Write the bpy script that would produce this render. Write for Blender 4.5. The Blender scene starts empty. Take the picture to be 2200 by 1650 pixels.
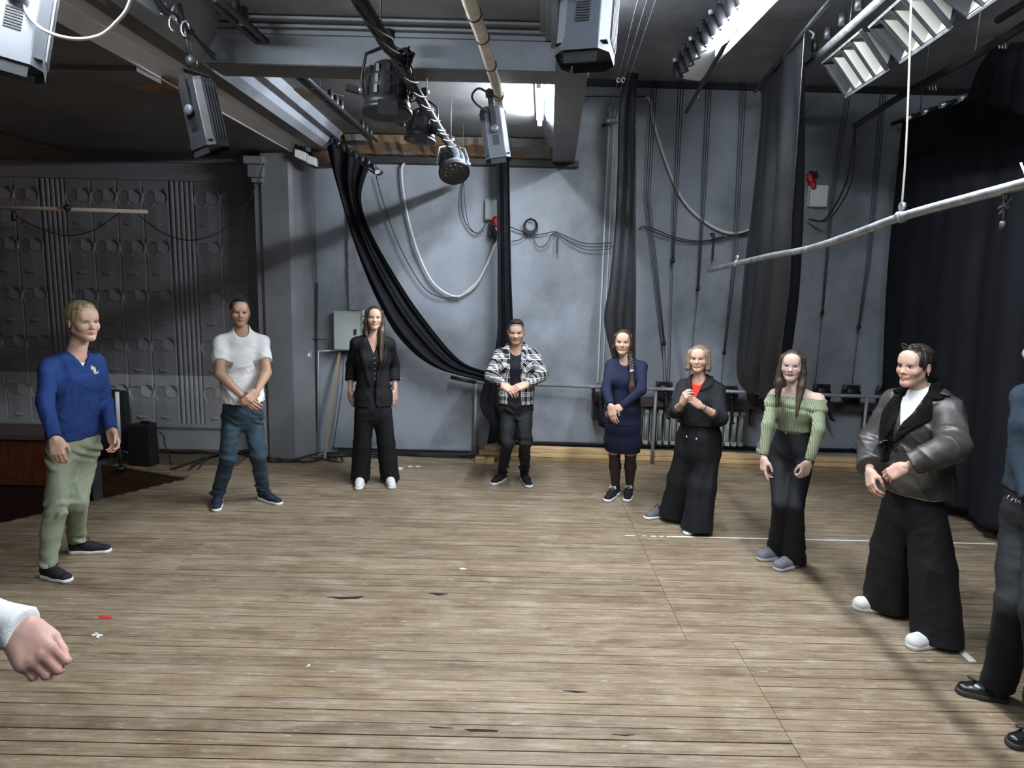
import bpy, bmesh, math, random
import numpy as np
from mathutils import Vector, Matrix
random.seed(7); rng = np.random.default_rng(7)
S = bpy.context.scene
COL = S.collection
PI = math.pi

# ------------------------------------------------------------------ camera
F_PX, CAM_H = 1525.0, 2.2
PITCH, ROLL, YAW = math.radians(9.5), 0.0245, math.radians(0.3)
c_f = Vector((math.sin(YAW)*math.cos(PITCH), math.cos(YAW)*math.cos(PITCH), -math.sin(PITCH)))
c_r0 = Vector((math.cos(YAW), -math.sin(YAW), 0)); c_u0 = c_r0.cross(c_f)
c_r = math.cos(ROLL)*c_r0 + math.sin(ROLL)*c_u0
c_u = -math.sin(ROLL)*c_r0 + math.cos(ROLL)*c_u0
C0 = Vector((0, 0, CAM_H))
cam = bpy.data.objects.new('camera', bpy.data.cameras.new('camera')); COL.objects.link(cam)
m = Matrix((c_r, c_u, -c_f)).transposed().to_4x4(); m.translation = C0
cam.matrix_world = m
cam.data.sensor_width = 36; cam.data.sensor_fit = 'HORIZONTAL'; cam.data.lens = F_PX/2200*36
cam.data.clip_start = 0.05
S.camera = cam
# ------------------------------------------------------------------ world, exposure
w = bpy.data.worlds.new('world'); S.world = w; w.use_nodes = True
w.node_tree.nodes['Background'].inputs[0].default_value = (.62, .68, .8, 1)
w.node_tree.nodes['Background'].inputs[1].default_value = 0.035
S.view_settings.view_transform = 'Standard'; S.view_settings.look = 'None'
S.view_settings.gamma = 1; S.view_settings.use_curve_mapping = False
S.view_settings.exposure = 1.3
TUBE_W = 190.0          # emission of the fluorescent tubes
HALL_W = 8.0           # watts of the warm lamp in the auditorium

# ------------------------------------------------------------------ where things stand
def _ray(x, y): return c_f + c_r*((x-1100)/F_PX) + c_u*((825-y)/F_PX)
def at(x, y, Y):            # measured point at distance Y from the camera's wall
    d = _ray(x, y); return C0 + d*(Y/d.y)
def on(x, y, z=0.0):        # measured point on the level z
    d = _ray(x, y); return C0 + d*((z-CAM_H)/d.z)
def side(x, y, X):          # measured point on the upright plane at X
    d = _ray(x, y); return C0 + d*(X/d.x)

# ------------------------------------------------------------------ object helpers
def tag(o, label=None, cat=None, group=None, kind=None):
    if label: o['label'] = label
    if cat: o['category'] = cat
    if group: o['group'] = group
    if kind: o['kind'] = kind
    return o
def empty(name, loc=(0, 0, 0), label=None, cat=None, group=None, rz=0.0):
    o = bpy.data.objects.new(name, None); COL.objects.link(o)
    o.empty_display_size = .1; o.location = loc; o.rotation_euler[2] = rz
    return tag(o, label, cat, group)
def link(name, me, mat=None, parent=None, smooth=False):
    o = bpy.data.objects.new(name, me); COL.objects.link(o)
    if mat and not me.materials: me.materials.append(mat)
    if parent is not None:
        o.parent = parent
        if parent.parent is None and parent.type == 'EMPTY':
            o.matrix_parent_inverse = Matrix.Identity(4)
    if smooth:
        me.polygons.foreach_set('use_smooth', [True]*len(me.polygons))
    return o
class MB:
    """collects simple solids into one mesh; origin is subtracted so that parts sit in their thing's space"""
    def __init__(s, org=(0, 0, 0)): s.v = []; s.f = []; s.o = Vector(org); s.sm = []
    def add(s, vs, fs, smooth=False):
        b = len(s.v); s.v += [tuple(Vector(p)-s.o) for p in vs]; s.f += [tuple(i+b for i in f) for f in fs]
        s.sm += [smooth]*len(fs); return s
    def box(s, a, b):
        (x0, y0, z0), (x1, y1, z1) = a, b
        return s.hexa([(x0,y0,z0),(x1,y0,z0),(x1,y1,z0),(x0,y1,z0),(x0,y0,z1),(x1,y0,z1),(x1,y1,z1),(x0,y1,z1)])
    def hexa(s, v): return s.add(v, [(3,2,1,0),(4,5,6,7),(0,1,5,4),(1,2,6,5),(2,3,7,6),(3,0,4,7)])
    def obox(s, c, ax, ay, az):
        c = Vector(c); ax = Vector(ax); ay = Vector(ay); az = Vector(az)
        return s.hexa([c-ax-ay-az, c+ax-ay-az, c+ax+ay-az, c-ax+ay-az, c-ax-ay+az, c+ax-ay+az, c+ax+ay+az, c-ax+ay+az])
    def tube(s, pts, r, n=8, cap=True, smooth=True):
        pts = [Vector(p) for p in pts]; k = len(pts)
        rs = r if isinstance(r, (list, tuple)) else [r]*k
        vs = []; prev = None
        for i, p in enumerate(pts):
            t = (pts[min(i+1, k-1)] - pts[max(i-1, 0)])
            t = t.normalized() if t.length > 1e-9 else Vector((0, 0, 1))
            if prev is None:
                a = Vector((0, 0, 1)) if abs(t.z) < .9 else Vector((1, 0, 0))
                u = t.cross(a).normalized()
            else:
                u = (prev - t*prev.dot(t)).normalized()
            prev = u; v = t.cross(u)
            for j in range(n):
                an = 2*PI*j/n; vs.append(p + (u*math.cos(an) + v*math.sin(an))*rs[i])
        fs = [(i*n+j, i*n+(j+1) % n, (i+1)*n+(j+1) % n, (i+1)*n+j) for i in range(k-1) for j in range(n)]
        s.add(vs, fs, smooth)
        if cap: s.add(vs[:n], [tuple(range(n-1, -1, -1))]); s.add(vs[-n:], [tuple(range(n))])
        return s
    def lathe(s, c, prof, axis=(0, 0, 1), n=16, smooth=True):   # prof: (radius, height along axis)
        c = Vector(c); ax = Vector(axis).normalized()
        return s.tube_axis(c, ax, prof, n, smooth)
    def tube_axis(s, c, ax, prof, n, smooth):
        a = Vector((0, 0, 1)) if abs(ax.z) < .9 else Vector((1, 0, 0))
        u = ax.cross(a).normalized(); v = ax.cross(u); vs = []
        for r, h in prof:
            for j in range(n):
                an = 2*PI*j/n; vs.append(c + ax*h + (u*math.cos(an)+v*math.sin(an))*r)
        k = len(prof)
        fs = [(i*n+j, i*n+(j+1) % n, (i+1)*n+(j+1) % n, (i+1)*n+j) for i in range(k-1) for j in range(n)]
        s.add(vs, fs, smooth)
        if prof[0][0] > 1e-4: s.add(vs[:n], [tuple(range(n-1, -1, -1))])
        if prof[-1][0] > 1e-4: s.add(vs[-n:], [tuple(range(n))])
        return s
    def build(s, name, mat=None, parent=None, bevel=0, stuff=False):
        """one mesh object; under a thing every loose piece becomes a part of its own"""
        me = bpy.data.meshes.new(name); me.from_pydata(s.v, [], s.f)
        me.polygons.foreach_set('use_smooth', s.sm); me.update()
        bm = bmesh.new(); bm.from_mesh(me); bmesh.ops.remove_doubles(bm, verts=bm.verts, dist=1e-6)
        bmesh.ops.recalc_face_normals(bm, faces=bm.faces); bm.to_mesh(me); bm.free()
        groups = [me]
        if parent is not None and not stuff:
            nv = len(me.vertices); lab = list(range(nv))
            def find(a):
                while lab[a] != a: lab[a] = lab[lab[a]]; a = lab[a]
                return a
            for e_ in me.edges:
                a, b = find(e_.vertices[0]), find(e_.vertices[1])
                if a != b: lab[b] = a
            roots = {}
            for i in range(nv): roots.setdefault(find(i), []).append(i)
            if len(roots) > 1:
                groups = []; fr = {}
                for p in me.polygons: fr.setdefault(find(p.vertices[0]), []).append(p)
                for rt, vs in roots.items():
                    ix = {v_: k for k, v_ in enumerate(vs)}; ps = fr.get(rt, [])
                    if not ps: continue
                    m2 = bpy.data.meshes.new(name); m2.from_pydata([me.vertices[v_].co[:] for v_ in vs], [], [[ix[q] for q in p.vertices] for p in ps])
                    m2.polygons.foreach_set('use_smooth', [p.use_smooth for p in ps]); m2.update(); groups.append(m2)
        first = None
        for g in groups:
            o = link(name, g, mat, parent)
            if bevel:
                b = o.modifiers.new('bevel', 'BEVEL'); b.width = bevel; b.segments = 2; b.limit_method = 'ANGLE'
            if stuff: o['kind'] = 'stuff'
            first = first or o
        return first
def catenary(a, b, sag, n=16):
    a = Vector(a); b = Vector(b)
    return [a.lerp(b, t) - Vector((0, 0, sag*4*t*(1-t))) for t in [i/n for i in range(n+1)]]
def spline(pts, n=8):       # Catmull-Rom through the points
    P = [Vector(p) for p in pts]; P = [P[0]*2-P[1]] + P + [P[-1]*2-P[-2]]; out = []
    for i in range(1, len(P)-2):
        for k in range(n):
            t = k/n; a, b, c, d = P[i-1], P[i], P[i+1], P[i+2]
            out.append(.5*((2*b) + (c-a)*t + (2*a-5*b+4*c-d)*t*t + (3*b-a-3*c+d)*t**3))
    return out + [P[-2]]

# ------------------------------------------------------------------ materials
def nodes(name):
    m = bpy.data.materials.new(name); m.use_nodes = True
    nt = m.node_tree; return m, nt, nt.nodes['Principled BSDF']
def mat(name, col, rough=.6, metal=0.0, bump=0.0, bscale=40, var=0.0, vscale=4.0, spec=.5, stretch=None, sheen=0.0, alpha=1.0, trans=0.0):
    m, nt, b = nodes(name); L = nt.links.new
    b.inputs['Roughness'].default_value = rough; b.inputs['Metallic'].default_value = metal
    b.inputs['Specular IOR Level'].default_value = spec
    if sheen: b.inputs['Sheen Weight'].default_value = sheen
    if alpha < 1: b.inputs['Alpha'].default_value = alpha
    if trans: b.inputs['Transmission Weight'].default_value = trans
    b.inputs['Base Color'].default_value = (*col, 1)
    if var or bump:
        g = nt.nodes.new('ShaderNodeTexCoord'); src = g.outputs['Object']
        if stretch:
            mp = nt.nodes.new('ShaderNodeMapping'); mp.inputs['Scale'].default_value = stretch; L(src, mp.inputs['Vector']); src = mp.outputs['Vector']
    if var:
        n = nt.nodes.new('ShaderNodeTexNoise'); n.inputs['Scale'].default_value = vscale; n.inputs['Detail'].default_value = 6
        L(src, n.inputs['Vector'])
        r = nt.nodes.new('ShaderNodeMix'); r.data_type = 'RGBA'
        r.inputs['A'].default_value = (*[max(0, c*(1-var)) for c in col], 1); r.inputs['B'].default_value = (*[min(1, c*(1+var)) for c in col], 1)
        cr = nt.nodes.new('ShaderNodeMapRange'); cr.inputs['From Min'].default_value = .3; cr.inputs['From Max'].default_value = .7
        L(n.outputs['Fac'], cr.inputs['Value']); L(cr.outputs['Result'], r.inputs['Factor']); L(r.outputs['Result'], b.inputs['Base Color'])
    if bump:
        n2 = nt.nodes.new('ShaderNodeTexNoise'); n2.inputs['Scale'].default_value = bscale; n2.inputs['Detail'].default_value = 4
        L(src, n2.inputs['Vector']); bp = nt.nodes.new('ShaderNodeBump'); bp.inputs['Strength'].default_value = bump; bp.inputs['Distance'].default_value = .01
        L(n2.outputs['Fac'], bp.inputs['Height']); L(bp.outputs['Normal'], b.inputs['Normal'])
    return m
def emit(name, col, s):
    m, nt, b = nodes(name); b.inputs['Base Color'].default_value = (*col, 1)
    b.inputs['Emission Color'].default_value = (*col, 1); b.inputs['Emission Strength'].default_value = s; return m
def N(nt, t, **kw):
    n = nt.nodes.new('ShaderNode'+t)
    for k, v in kw.items():
        if k in n.inputs: n.inputs[k].default_value = v
        else: setattr(n, k, v)
    return n
def noise(nt, vec, scale, detail=5, rough=.55, sc=None):
    L = nt.links.new
    if sc:
        mp = N(nt, 'Mapping'); mp.inputs['Scale'].default_value = sc; L(vec, mp.inputs['Vector']); vec = mp.outputs['Vector']
    n = N(nt, 'TexNoise', Scale=scale, Detail=detail, Roughness=rough); L(vec, n.inputs['Vector']); return n.outputs['Fac']
def ramp(nt, fac, stops):
    r = nt.nodes.new('ShaderNodeValToRGB'); e = r.color_ramp.elements
    while len(e) < len(stops): e.new(.5)
    for el, (p, c) in zip(e, stops): el.position = p; el.color = (*c, 1) if len(c) == 3 else c
    nt.links.new(fac, r.inputs['Fac']); return r.outputs['Color']
def mixc(nt, fac, a, b, mode='MIX'):
    r = nt.nodes.new('ShaderNodeMix'); r.data_type = 'RGBA'; r.blend_type = mode
    for k, v in (('Factor', fac), ('A', a), ('B', b)):
        if hasattr(v, 'links') or isinstance(v, bpy.types.NodeSocket): nt.links.new(v, r.inputs[k])
        else: r.inputs[k].default_value = v if k == 'Factor' else (*v, 1)
    return r.outputs['Result']

def wall_mat(name, col, stain=.35, warm=0.0, lightcol=None, zline=None, peel=None):
    """old oil paint on plaster: cloudy patches, drips and scratches"""
    m, nt, b = nodes(name); L = nt.links.new
    pos = N(nt, 'NewGeometry').outputs['Position']
    n1 = noise(nt, pos, .9, 6, .6); n2 = noise(nt, pos, 2.6, 8, .65, (1, 1, .45)); n3 = noise(nt, pos, 22, 4, .6)
    base = col
    if zline is not None:
        sx = N(nt, 'SeparateXYZ'); L(pos, sx.inputs[0])
        st = N(nt, 'Math', operation='GREATER_THAN'); L(sx.outputs['Z'], st.inputs[0]); st.inputs[1].default_value = zline
        base = mixc(nt, st.outputs[0], lightcol, col)
    d1 = ramp(nt, n1, [(.30, (1-stain,)*3), (.55, (1, 1, 1)), (.75, (1+.0, 1, 1))])
    c = mixc(nt, 1.0, base, d1, 'MULTIPLY')
    d2 = ramp(nt, n2, [(.35, (.80, .80, .82)), (.5, (1, 1, 1)), (.68, (1, 1, 1))])
    c = mixc(nt, stain, c, mixc(nt, 1.0, c, d2, 'MULTIPLY'))
    sp = ramp(nt, n3, [(.74, (0, 0, 0)), (.78, (1, 1, 1))])
    c = mixc(nt, N_mul(nt, sp, .35), c, (.62, .63, .63))
    if peel:
        sx2 = N(nt, 'SeparateXYZ'); L(pos, sx2.inputs[0])
        n4 = noise(nt, pos, 1.6, 6, .6); c = mixc(nt, ramp(nt, n4, [(peel, (0, 0, 0)), (peel+.02, (1, 1, 1))]), c, (.14, .088, .048))
    L(c, b.inputs['Base Color']); b.inputs['Roughness'].default_value = .5; b.inputs['Specular IOR Level'].default_value = .35
    bp = N(nt, 'Bump', Strength=.25, Distance=.01); L(noise(nt, pos, 9, 8, .65), bp.inputs['Height']); L(bp.outputs[0], b.inputs['Normal'])
    return m
def N_mul(nt, s, k):
    n = nt.nodes.new('ShaderNodeMath'); n.operation = 'MULTIPLY'; nt.links.new(s, n.inputs[0]); n.inputs[1].default_value = k; return n.outputs[0]
def plank_mat(name, dark=1.0):
    m, nt, b = nodes(name); L = nt.links.new
    pos = N(nt, 'NewGeometry').outputs['Position']; rnd = N(nt, 'ObjectInfo').outputs['Random']
    off = N(nt, 'CombineXYZ'); mu = N(nt, 'Math', operation='MULTIPLY'); L(rnd, mu.inputs[0]); mu.inputs[1].default_value = 37; L(mu.outputs[0], off.inputs[0])
    ad = N(nt, 'VectorMath', operation='ADD'); L(pos, ad.inputs[0]); L(off.outputs[0], ad.inputs[1]); p = ad.outputs[0]
    g1 = noise(nt, p, 6, 8, .65, (.45, 9, 1)); g2 = noise(nt, p, 3, 6, .6, (.8, 2.2, 1)); g3 = noise(nt, p, 14, 6, .7, (.5, 16, 1))
    c = ramp(nt, g1, [(.25, (.105, .074, .048)), (.42, (.245, .188, .130)), (.60, (.365, .298, .218)), (.8, (.52, .45, .35))])
    c = mixc(nt, .55, c, mixc(nt, 1, c, ramp(nt, g2, [(.3, (.62, .56, .50)), (.55, (1, 1, 1)), (.75, (1.0, .98, .92))]), 'MULTIPLY'))
    c = mixc(nt, ramp(nt, g3, [(.64, (0, 0, 0)), (.74, (.75,)*3)]), c, (.055, .042, .032))
    pr = ramp(nt, rnd, [(0, (.76, .73, .70)), (.3, (.92, .90, .87)), (.7, (1, .98, .95)), (1, (1.0, .97, .90))])
    c = mixc(nt, 1, c, pr, 'MULTIPLY')
    wear = noise(nt, pos, .55, 5, .6); c = mixc(nt, 1, c, ramp(nt, wear, [(.35, (.78, .74, .70)), (.6, (1, 1, 1))]), 'MULTIPLY')
    sf = noise(nt, pos, 7, 9, .72, (.55, 1.5, 1)); c = mixc(nt, ramp(nt, sf, [(.51, (0, 0, 0)), (.68, (.40,)*3)]), c, (.50, .44, .36))
    s2 = noise(nt, pos, 4.2, 8, .7, (.6, 1.3, 1)); c = mixc(nt, 1, c, ramp(nt, s2, [(.34, (.68, .63, .58)), (.52, (1, 1, 1))]), 'MULTIPLY')
    s3 = noise(nt, pos, 26, 6, .75, (.35, 1.6, 1)); c = mixc(nt, ramp(nt, s3, [(.60, (0, 0, 0)), (.68, (.5,)*3)]), c, (.60, .54, .46))
    sc = noise(nt, p, 30, 3, .5, (.3, 1, 1)); c = mixc(nt, ramp(nt, sc, [(.70, (0, 0, 0)), (.76, (.5,)*3)]), c, (.60, .54, .45))
    if dark != 1: c = mixc(nt, 1, c, (dark, dark*.96, dark*.92), 'MULTIPLY')
    L(c, b.inputs['Base Color']); b.inputs['Roughness'].default_value = .55; b.inputs['Specular IOR Level'].default_value = .3
    bp = N(nt, 'Bump', Strength=.35, Distance=.004); L(g1, bp.inputs['Height']); L(bp.outputs[0], b.inputs['Normal'])
    return m

M = {}
M['paint'] = wall_mat('grey_paint', (.285, .308, .348), .6)
M['relief'] = wall_mat('relief_paint', (.155, .155, .165), .25, lightcol=(.33, .335, .345), zline=.865)
M['pillar'] = wall_mat('pillar_paint', (.165, .17, .182), .35)
M['ceil'] = wall_mat('ceiling_paint', (.29, .295, .31), .6)
M['ceil_peel'] = wall_mat('peeling_ceiling', (.19, .19, .195), .6, peel=.60)
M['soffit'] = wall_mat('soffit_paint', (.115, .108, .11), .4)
M['fascia'] = wall_mat('fascia_paint', (.68, .69, .71), .2)
M['brown_plaster'] = mat('bare_plaster', (.13, .085, .048), .9, bump=.5, bscale=18, var=.5, vscale=6)
M['black_trim'] = mat('black_trim', (.012, .012, .014), .6)
M['plank'] = plank_mat('stage_plank')
M['plank_dark'] = plank_mat('platform_plank', .45)
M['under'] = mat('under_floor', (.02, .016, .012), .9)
M['riser'] = mat('riser_wood', (.115, .062, .03), .5, var=.35, vscale=3, stretch=(1, 1, 6))
M['mahog'] = mat('mahogany', (.105, .028, .014), .32, var=.4, vscale=4, stretch=(8, 1, 1))
M['mahog_top'] = mat('parapet_cap', (.085, .055, .048), .5)
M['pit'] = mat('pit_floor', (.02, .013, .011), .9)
M['warm_wall'] = mat('hall_paint', (.36, .24, .17), .8)
M['steel'] = mat('painted_steel', (.30, .31, .33), .45, metal=.3, var=.2, vscale=12)
M['pipe'] = mat('worn_pipe', (.42, .43, .44), .38, metal=.7, var=.35, vscale=18)
M['blackmetal'] = mat('black_metal', (.022, .022, .025), .42, metal=.2, var=.3, vscale=14)
M['greybody'] = mat('lamp_body', (.085, .095, .115), .45, metal=.25)
M['chrome'] = mat('bright_metal', (.75, .76, .78), .25, metal=.9)
M['cable'] = mat('black_cable', (.015, .015, .017), .55)
M['wcable'] = mat('pale_cable', (.62, .62, .60), .5)
M['rope'] = mat('wire_rope', (.06, .06, .065), .6)
M['drape'] = mat('black_drape', (.0045, .005, .0085), .8, spec=.25, bump=.25, bscale=300)
M['drape_satin'] = mat('satin_drape', (.014, .0145, .017), .36, spec=.75, bump=.12, bscale=200)
M['white'] = mat('white_plastic', (.75, .76, .76), .5)
M['tape'] = mat('white_tape', (.78, .78, .75), .7)
M['redtape'] = mat('red_tape', (.6, .03, .03), .6)
M['timber'] = mat('pine_timber', (.62, .43, .22), .6, var=.3, vscale=3, stretch=(1, 8, 8))
M['radiator'] = mat('radiator_paint', (.30, .32, .30), .5, var=.25, vscale=8)
M['shelf'] = mat('brown_beam', (.055, .04, .036), .6, var=.3)
M['grease'] = mat('greasy_iron', (.018, .018, .019), .4, metal=.4)
M['cab'] = mat('cabinet_paint', (.34, .37, .36), .42)
M['red'] = mat('red_plastic', (.48, .015, .02), .4)
M['lid'] = mat('blue_plastic', (.03, .09, .4), .4)
M['bottle'] = mat('bottle_plastic', (.7, .76, .8), .2, trans=.6)
M['strapw'] = mat('white_wrap', (.72, .68, .58), .75, var=.15, vscale=20, bump=.4, bscale=60)
M['tube'] = emit('fluorescent_tube', (.86, .93, 1.0), TUBE_W*.68)
M['tube_b'] = emit('fluorescent_tube_upstage', (.86, .93, 1.0), TUBE_W*1.55)
M['tube_a'] = emit('fluorescent_tube_far', (.86, .93, 1.0), TUBE_W*1.5); M['tube_n'] = emit('fluorescent_tube_old', (.86, .93, 1.0), TUBE_W*.3)
M['aisle'] = mat('reflector', (.27, .265, .235), .4, metal=.2)
M['cornice'] = wall_mat('broken_cornice', (.15, .148, .15), .6, peel=.50)
M['wstick'] = mat('stick_wood', (.30, .22, .13), .7, var=.3)
# ================================================================== THE SETTING
YW = 8.0
def struct(mb, name, m, bevel=0): return tag(mb.build(name, m, None, bevel), kind='structure')
def apron(Y):               # left end of the boards: curved stage edge, then the side platform
    pts = [(1.0, -6.2), (3.0, -5.75), (4.5, -4.95), (5.61, -4.18), (5.93, -3.92), (6.29, -3.68), (6.92, -3.23)]
    if Y <= 6.92: return float(np.interp(Y, [p[0] for p in pts], [p[1] for p in pts]))
    if Y <= 7.32: return float(np.interp(Y, [6.92, 7.32], [-3.23, -4.29]))
    return -4.29
# floor slab under the boards
ys = list(np.linspace(-2.2, 8.0, 52)); v = []; fs = []
for y in ys:
    x0 = apron(y)+.02
    v += [(x0, y, -.03), (7.6, y, -.03), (x0, y, -.06), (7.6, y, -.06)]
for i in range(len(ys)-1):
    a = 4*i; b = a+4; fs += [(a, a+1, b+1, b), (a+2, b+2, b+3, a+3), (a, b, b+2, a+2), (a+1, a+3, b+3, b+1)]
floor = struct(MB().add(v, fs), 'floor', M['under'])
# boards, one by one
PW, GAP = .0925, .0028
unit = bpy.data.meshes.new('plank'); bmx = bmesh.new(); bmesh.ops.create_cube(bmx, size=1.0); bmx.to_mesh(unit); bmx.free(); unit.materials.append(M['plank'])
unit_d = unit.copy(); unit_d.materials.clear(); unit_d.materials.append(M['plank_dark'])
Y = 1.55; row = 0
def plank(x0, x1, y, me=unit):
    o = bpy.data.objects.new('plank', me); COL.objects.link(o); o.parent = floor
    gx = .0015; o.scale = (x1-x0-2*gx, PW-GAP*(random.uniform(.7, 1.6) if random.random() < .8 else 3.0), .03)
    o.location = ((x0+x1)/2, y+PW/2, -.015+random.uniform(-.0012, 0)); o.rotation_euler[0] = random.uniform(-.004, .004)
while Y < 7.98:
    xl = max(apron(Y), apron(Y+PW)); s = 1.11 if Y > 3.92 else 1.385
    j = row//5
    cuts = [s]
    if j % 3 == 1: cuts = [-2.35] + cuts
    if j % 4 == 2: cuts = cuts + [4.3]
    if Y > 7.34:
        plank(xl, -2.9, Y, unit_d); xl = -2.9
    xs = [xl]+cuts+[7.5]
    for a, b in zip(xs, xs[1:]): plank(a, b, Y)
    Y += PW; row += 1
# wood slivers broken out of the boards are separate small scraps further down
# stage edge, platform riser, pit
mb = MB(); ee = [p for p in np.linspace(1.0, 6.92, 26)]
for a, b in zip(ee, ee[1:]):
    xa, xb = apron(a), apron(b)
    mb.add([(xa, a, -.9), (xb, b, -.9), (xb, b, -.005), (xa, a, -.005), (xa+.03, a, -.9), (xb+.03, b, -.9), (xb+.03, b, -.005), (xa+.03, a, -.005)],
           [(0, 1, 2, 3), (7, 6, 5, 4), (3, 2, 6, 7), (0, 4, 5, 1)])
struct(mb, 'wall_apron', M['riser'])
d = Vector((-3.23+4.29, 6.92-7.32, 0)).normalized(); nrm = Vector((d.y, -d.x, 0))
mb = MB(); mb.obox(((-3.23-4.29)/2, 7.12, -.455)+0*nrm if False else Vector((-3.76, 7.12, -.455))-nrm*-.012, d*.57, nrm*.01, (0, 0, .445))
struct(mb, 'wall_riser', M['riser'])
mb = MB(); mb.obox(Vector((-3.76, 7.12, -.006))+nrm*.012, d*.57, nrm*.012, (0, 0, .012)); struct(mb, 'trim_1', M['mahog_top'])
struct(MB().box((-4.42, 7.31, -.95), (-4.29, 8.0, -.002)), 'wall_platform', M['pillar'])
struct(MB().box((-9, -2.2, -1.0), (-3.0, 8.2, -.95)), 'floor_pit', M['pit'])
# orchestra parapet with its panels
par = empty('parapet', (-5.9, 7.55, -.95), 'dark mahogany parapet with grey-brown cap below the relief wall', 'parapet')
o = Vector(par.location)
MB(o).box((-7.6, 7.50, -.92), (-4.47, 7.78, -.30)).build('lower_panel', mat('dark_panel', (.03, .012, .009), .5), par)
MB(o).box((-7.6, 7.46, -.295), (-4.47, 7.80, -.245)).build('ledge', M['mahog'], par)
for k in range(4):
    x1 = -4.49-k*.72; MB(o).box((x1-.715, 7.49, -.243), (x1, 7.79, .215)).build('panel', M['mahog'], par, .004)
MB(o).box((-7.6, 7.44, .217), (-4.50, 7.84, .275)).build('cap', M['mahog_top'], par, .005)

# ---- far walls
wb = struct(MB().box((-2.2, YW, -.1), (7.6, YW+.15, 4.3)), 'wall_back', M['paint'])
wl = struct(MB().box((-9, YW+.035, -1.0), (-2.3, YW+.18, 4.4)), 'wall_left', M['relief'])
struct(MB().box((7.5, -2.2, -.1), (7.65, 8.1, 4.3)), 'wall_right', M['paint'])
struct(MB().box((-9, -2.35, -1), (7.65, -2.2, 4.4)), 'wall_near', M['paint'])
struct(MB().box((-9.15, -2.2, -1), (-9, 8.2, 4.6)), 'wall_hall', M['warm_wall'])
# relief panels: an S of two dished discs, one tile mesh shared by all
TW, TH = .282, .543
def tile_mesh():
    nx, nz = 48, 88; xs = np.linspace(-TW/2, TW/2, nx); zs = np.linspace(-TH/2, TH/2, nz); X, Z = np.meshgrid(xs, zs, indexing='ij')
    H = .004*np.ones_like(X)
    H += .006*np.clip((np.abs(X)-.128)/.013, 0, 1)*-1
    ax, az, ra = -.062, .075, .078; bx_, bz_, rb = .055, .098, .070
    dA = np.hypot(X-ax, Z-az); dB = np.hypot(X-bx_, Z-bz_)
    inA = dA < ra; inB = dB < rb
    H = np.where(inA, .012 - .030*(.5-.5*((X-ax)*.85-(Z-az)*.5)/ra) , H)
    H = np.where(inB, .014 - .034*(.5+.5*((X-bx_)*.75+(Z-bz_)*.65)/rb), H)
    tail = (Z > .135) & (Z < .19) & (X > .05) & (Z-.135 < (X-.02)*.55)
    H = np.where(tail & ~inB, H+.012*np.clip((X-.05)/.08, 0, 1), H)
    sm = (np.hypot((X+.01)/.055, (Z+.185)/.03) < 1) & (Z < -.185)
    H = np.where(sm, H+.016*np.clip((.0-(Z+.185))/.03, 0, 1)+.004, H)
    fold = np.abs(X-.005) ; H = H + np.where((Z < 0.0) & ~inA, .006*np.clip(1-fold/.1, 0, 1), 0)
    v = np.stack([X.ravel(), -H.ravel(), Z.ravel()], 1).tolist(); f = []
    for i in range(nx-1):
        for k in range(nz-1):
            a = i*nz+k; f.append((a, a+nz, a+nz+1, a+1))
    bd = [i*nz for i in range(nx)]
    me = bpy.data.meshes.new('relief_tile'); me.from_pydata(v, [], f); me.materials.append(M['relief'])
    me.polygons.foreach_set('use_smooth', [True]*len(f)); me.update(); return me
tile = tile_mesh()
ribm = bpy.data.meshes.new('rib'); vv = []; ff = []
for k in range(7):
    a = PI*k/6; vv += [(-.024*math.cos(a), -.018*math.sin(a), -TH/2), (-.024*math.cos(a), -.018*math.sin(a), TH/2)]
for k in range(6): ff.append((2*k, 2*k+2, 2*k+3, 2*k+1))
ribm.from_pydata(vv, [], ff); ribm.materials.append(M['relief']); ribm.polygons.foreach_set('use_smooth', [True]*6); ribm.update()
zrow = [.575, 1.118, 1.661, 2.204, 2.747, 3.29-.03]
x_end = -2.68; col = 0; x = x_end - .10
for c in range(21):
    xc = x_end + .03 - (c+.5)*TW
    ph = (c+2) % 5       # 0 -> fluted column
    for zc in zrow[:-1]:
        if ph == 0:
            for k in range(5):
                o = bpy.data.objects.new('rib', ribm); COL.objects.link(o); o.parent = wl; o.location = (xc-.108+k*.054, YW+.036, zc)
        else:
            o = bpy.data.objects.new('relief_tile', tile); COL.objects.link(o); o.parent = wl; o.location = (xc, YW+.020, zc)
struct(MB().box((-9, YW-.005, .265), (-2.66, YW+.04, .303)).box((-9, YW+.01, .245), (-2.66, YW+.04, .265)), 'trim_2', M['relief'])
struct(MB().box((-9, YW-.04, 3.205), (-2.66, YW+.04, 3.23)).box((-9, YW-.06, 3.23), (-2.66, YW+.04, 3.30)), 'trim_3', M['soffit'])
struct(MB().box((-9, YW-.0, 3.02), (-2.66, YW+.036, 3.205)), 'trim_4', M['relief'])

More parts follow.
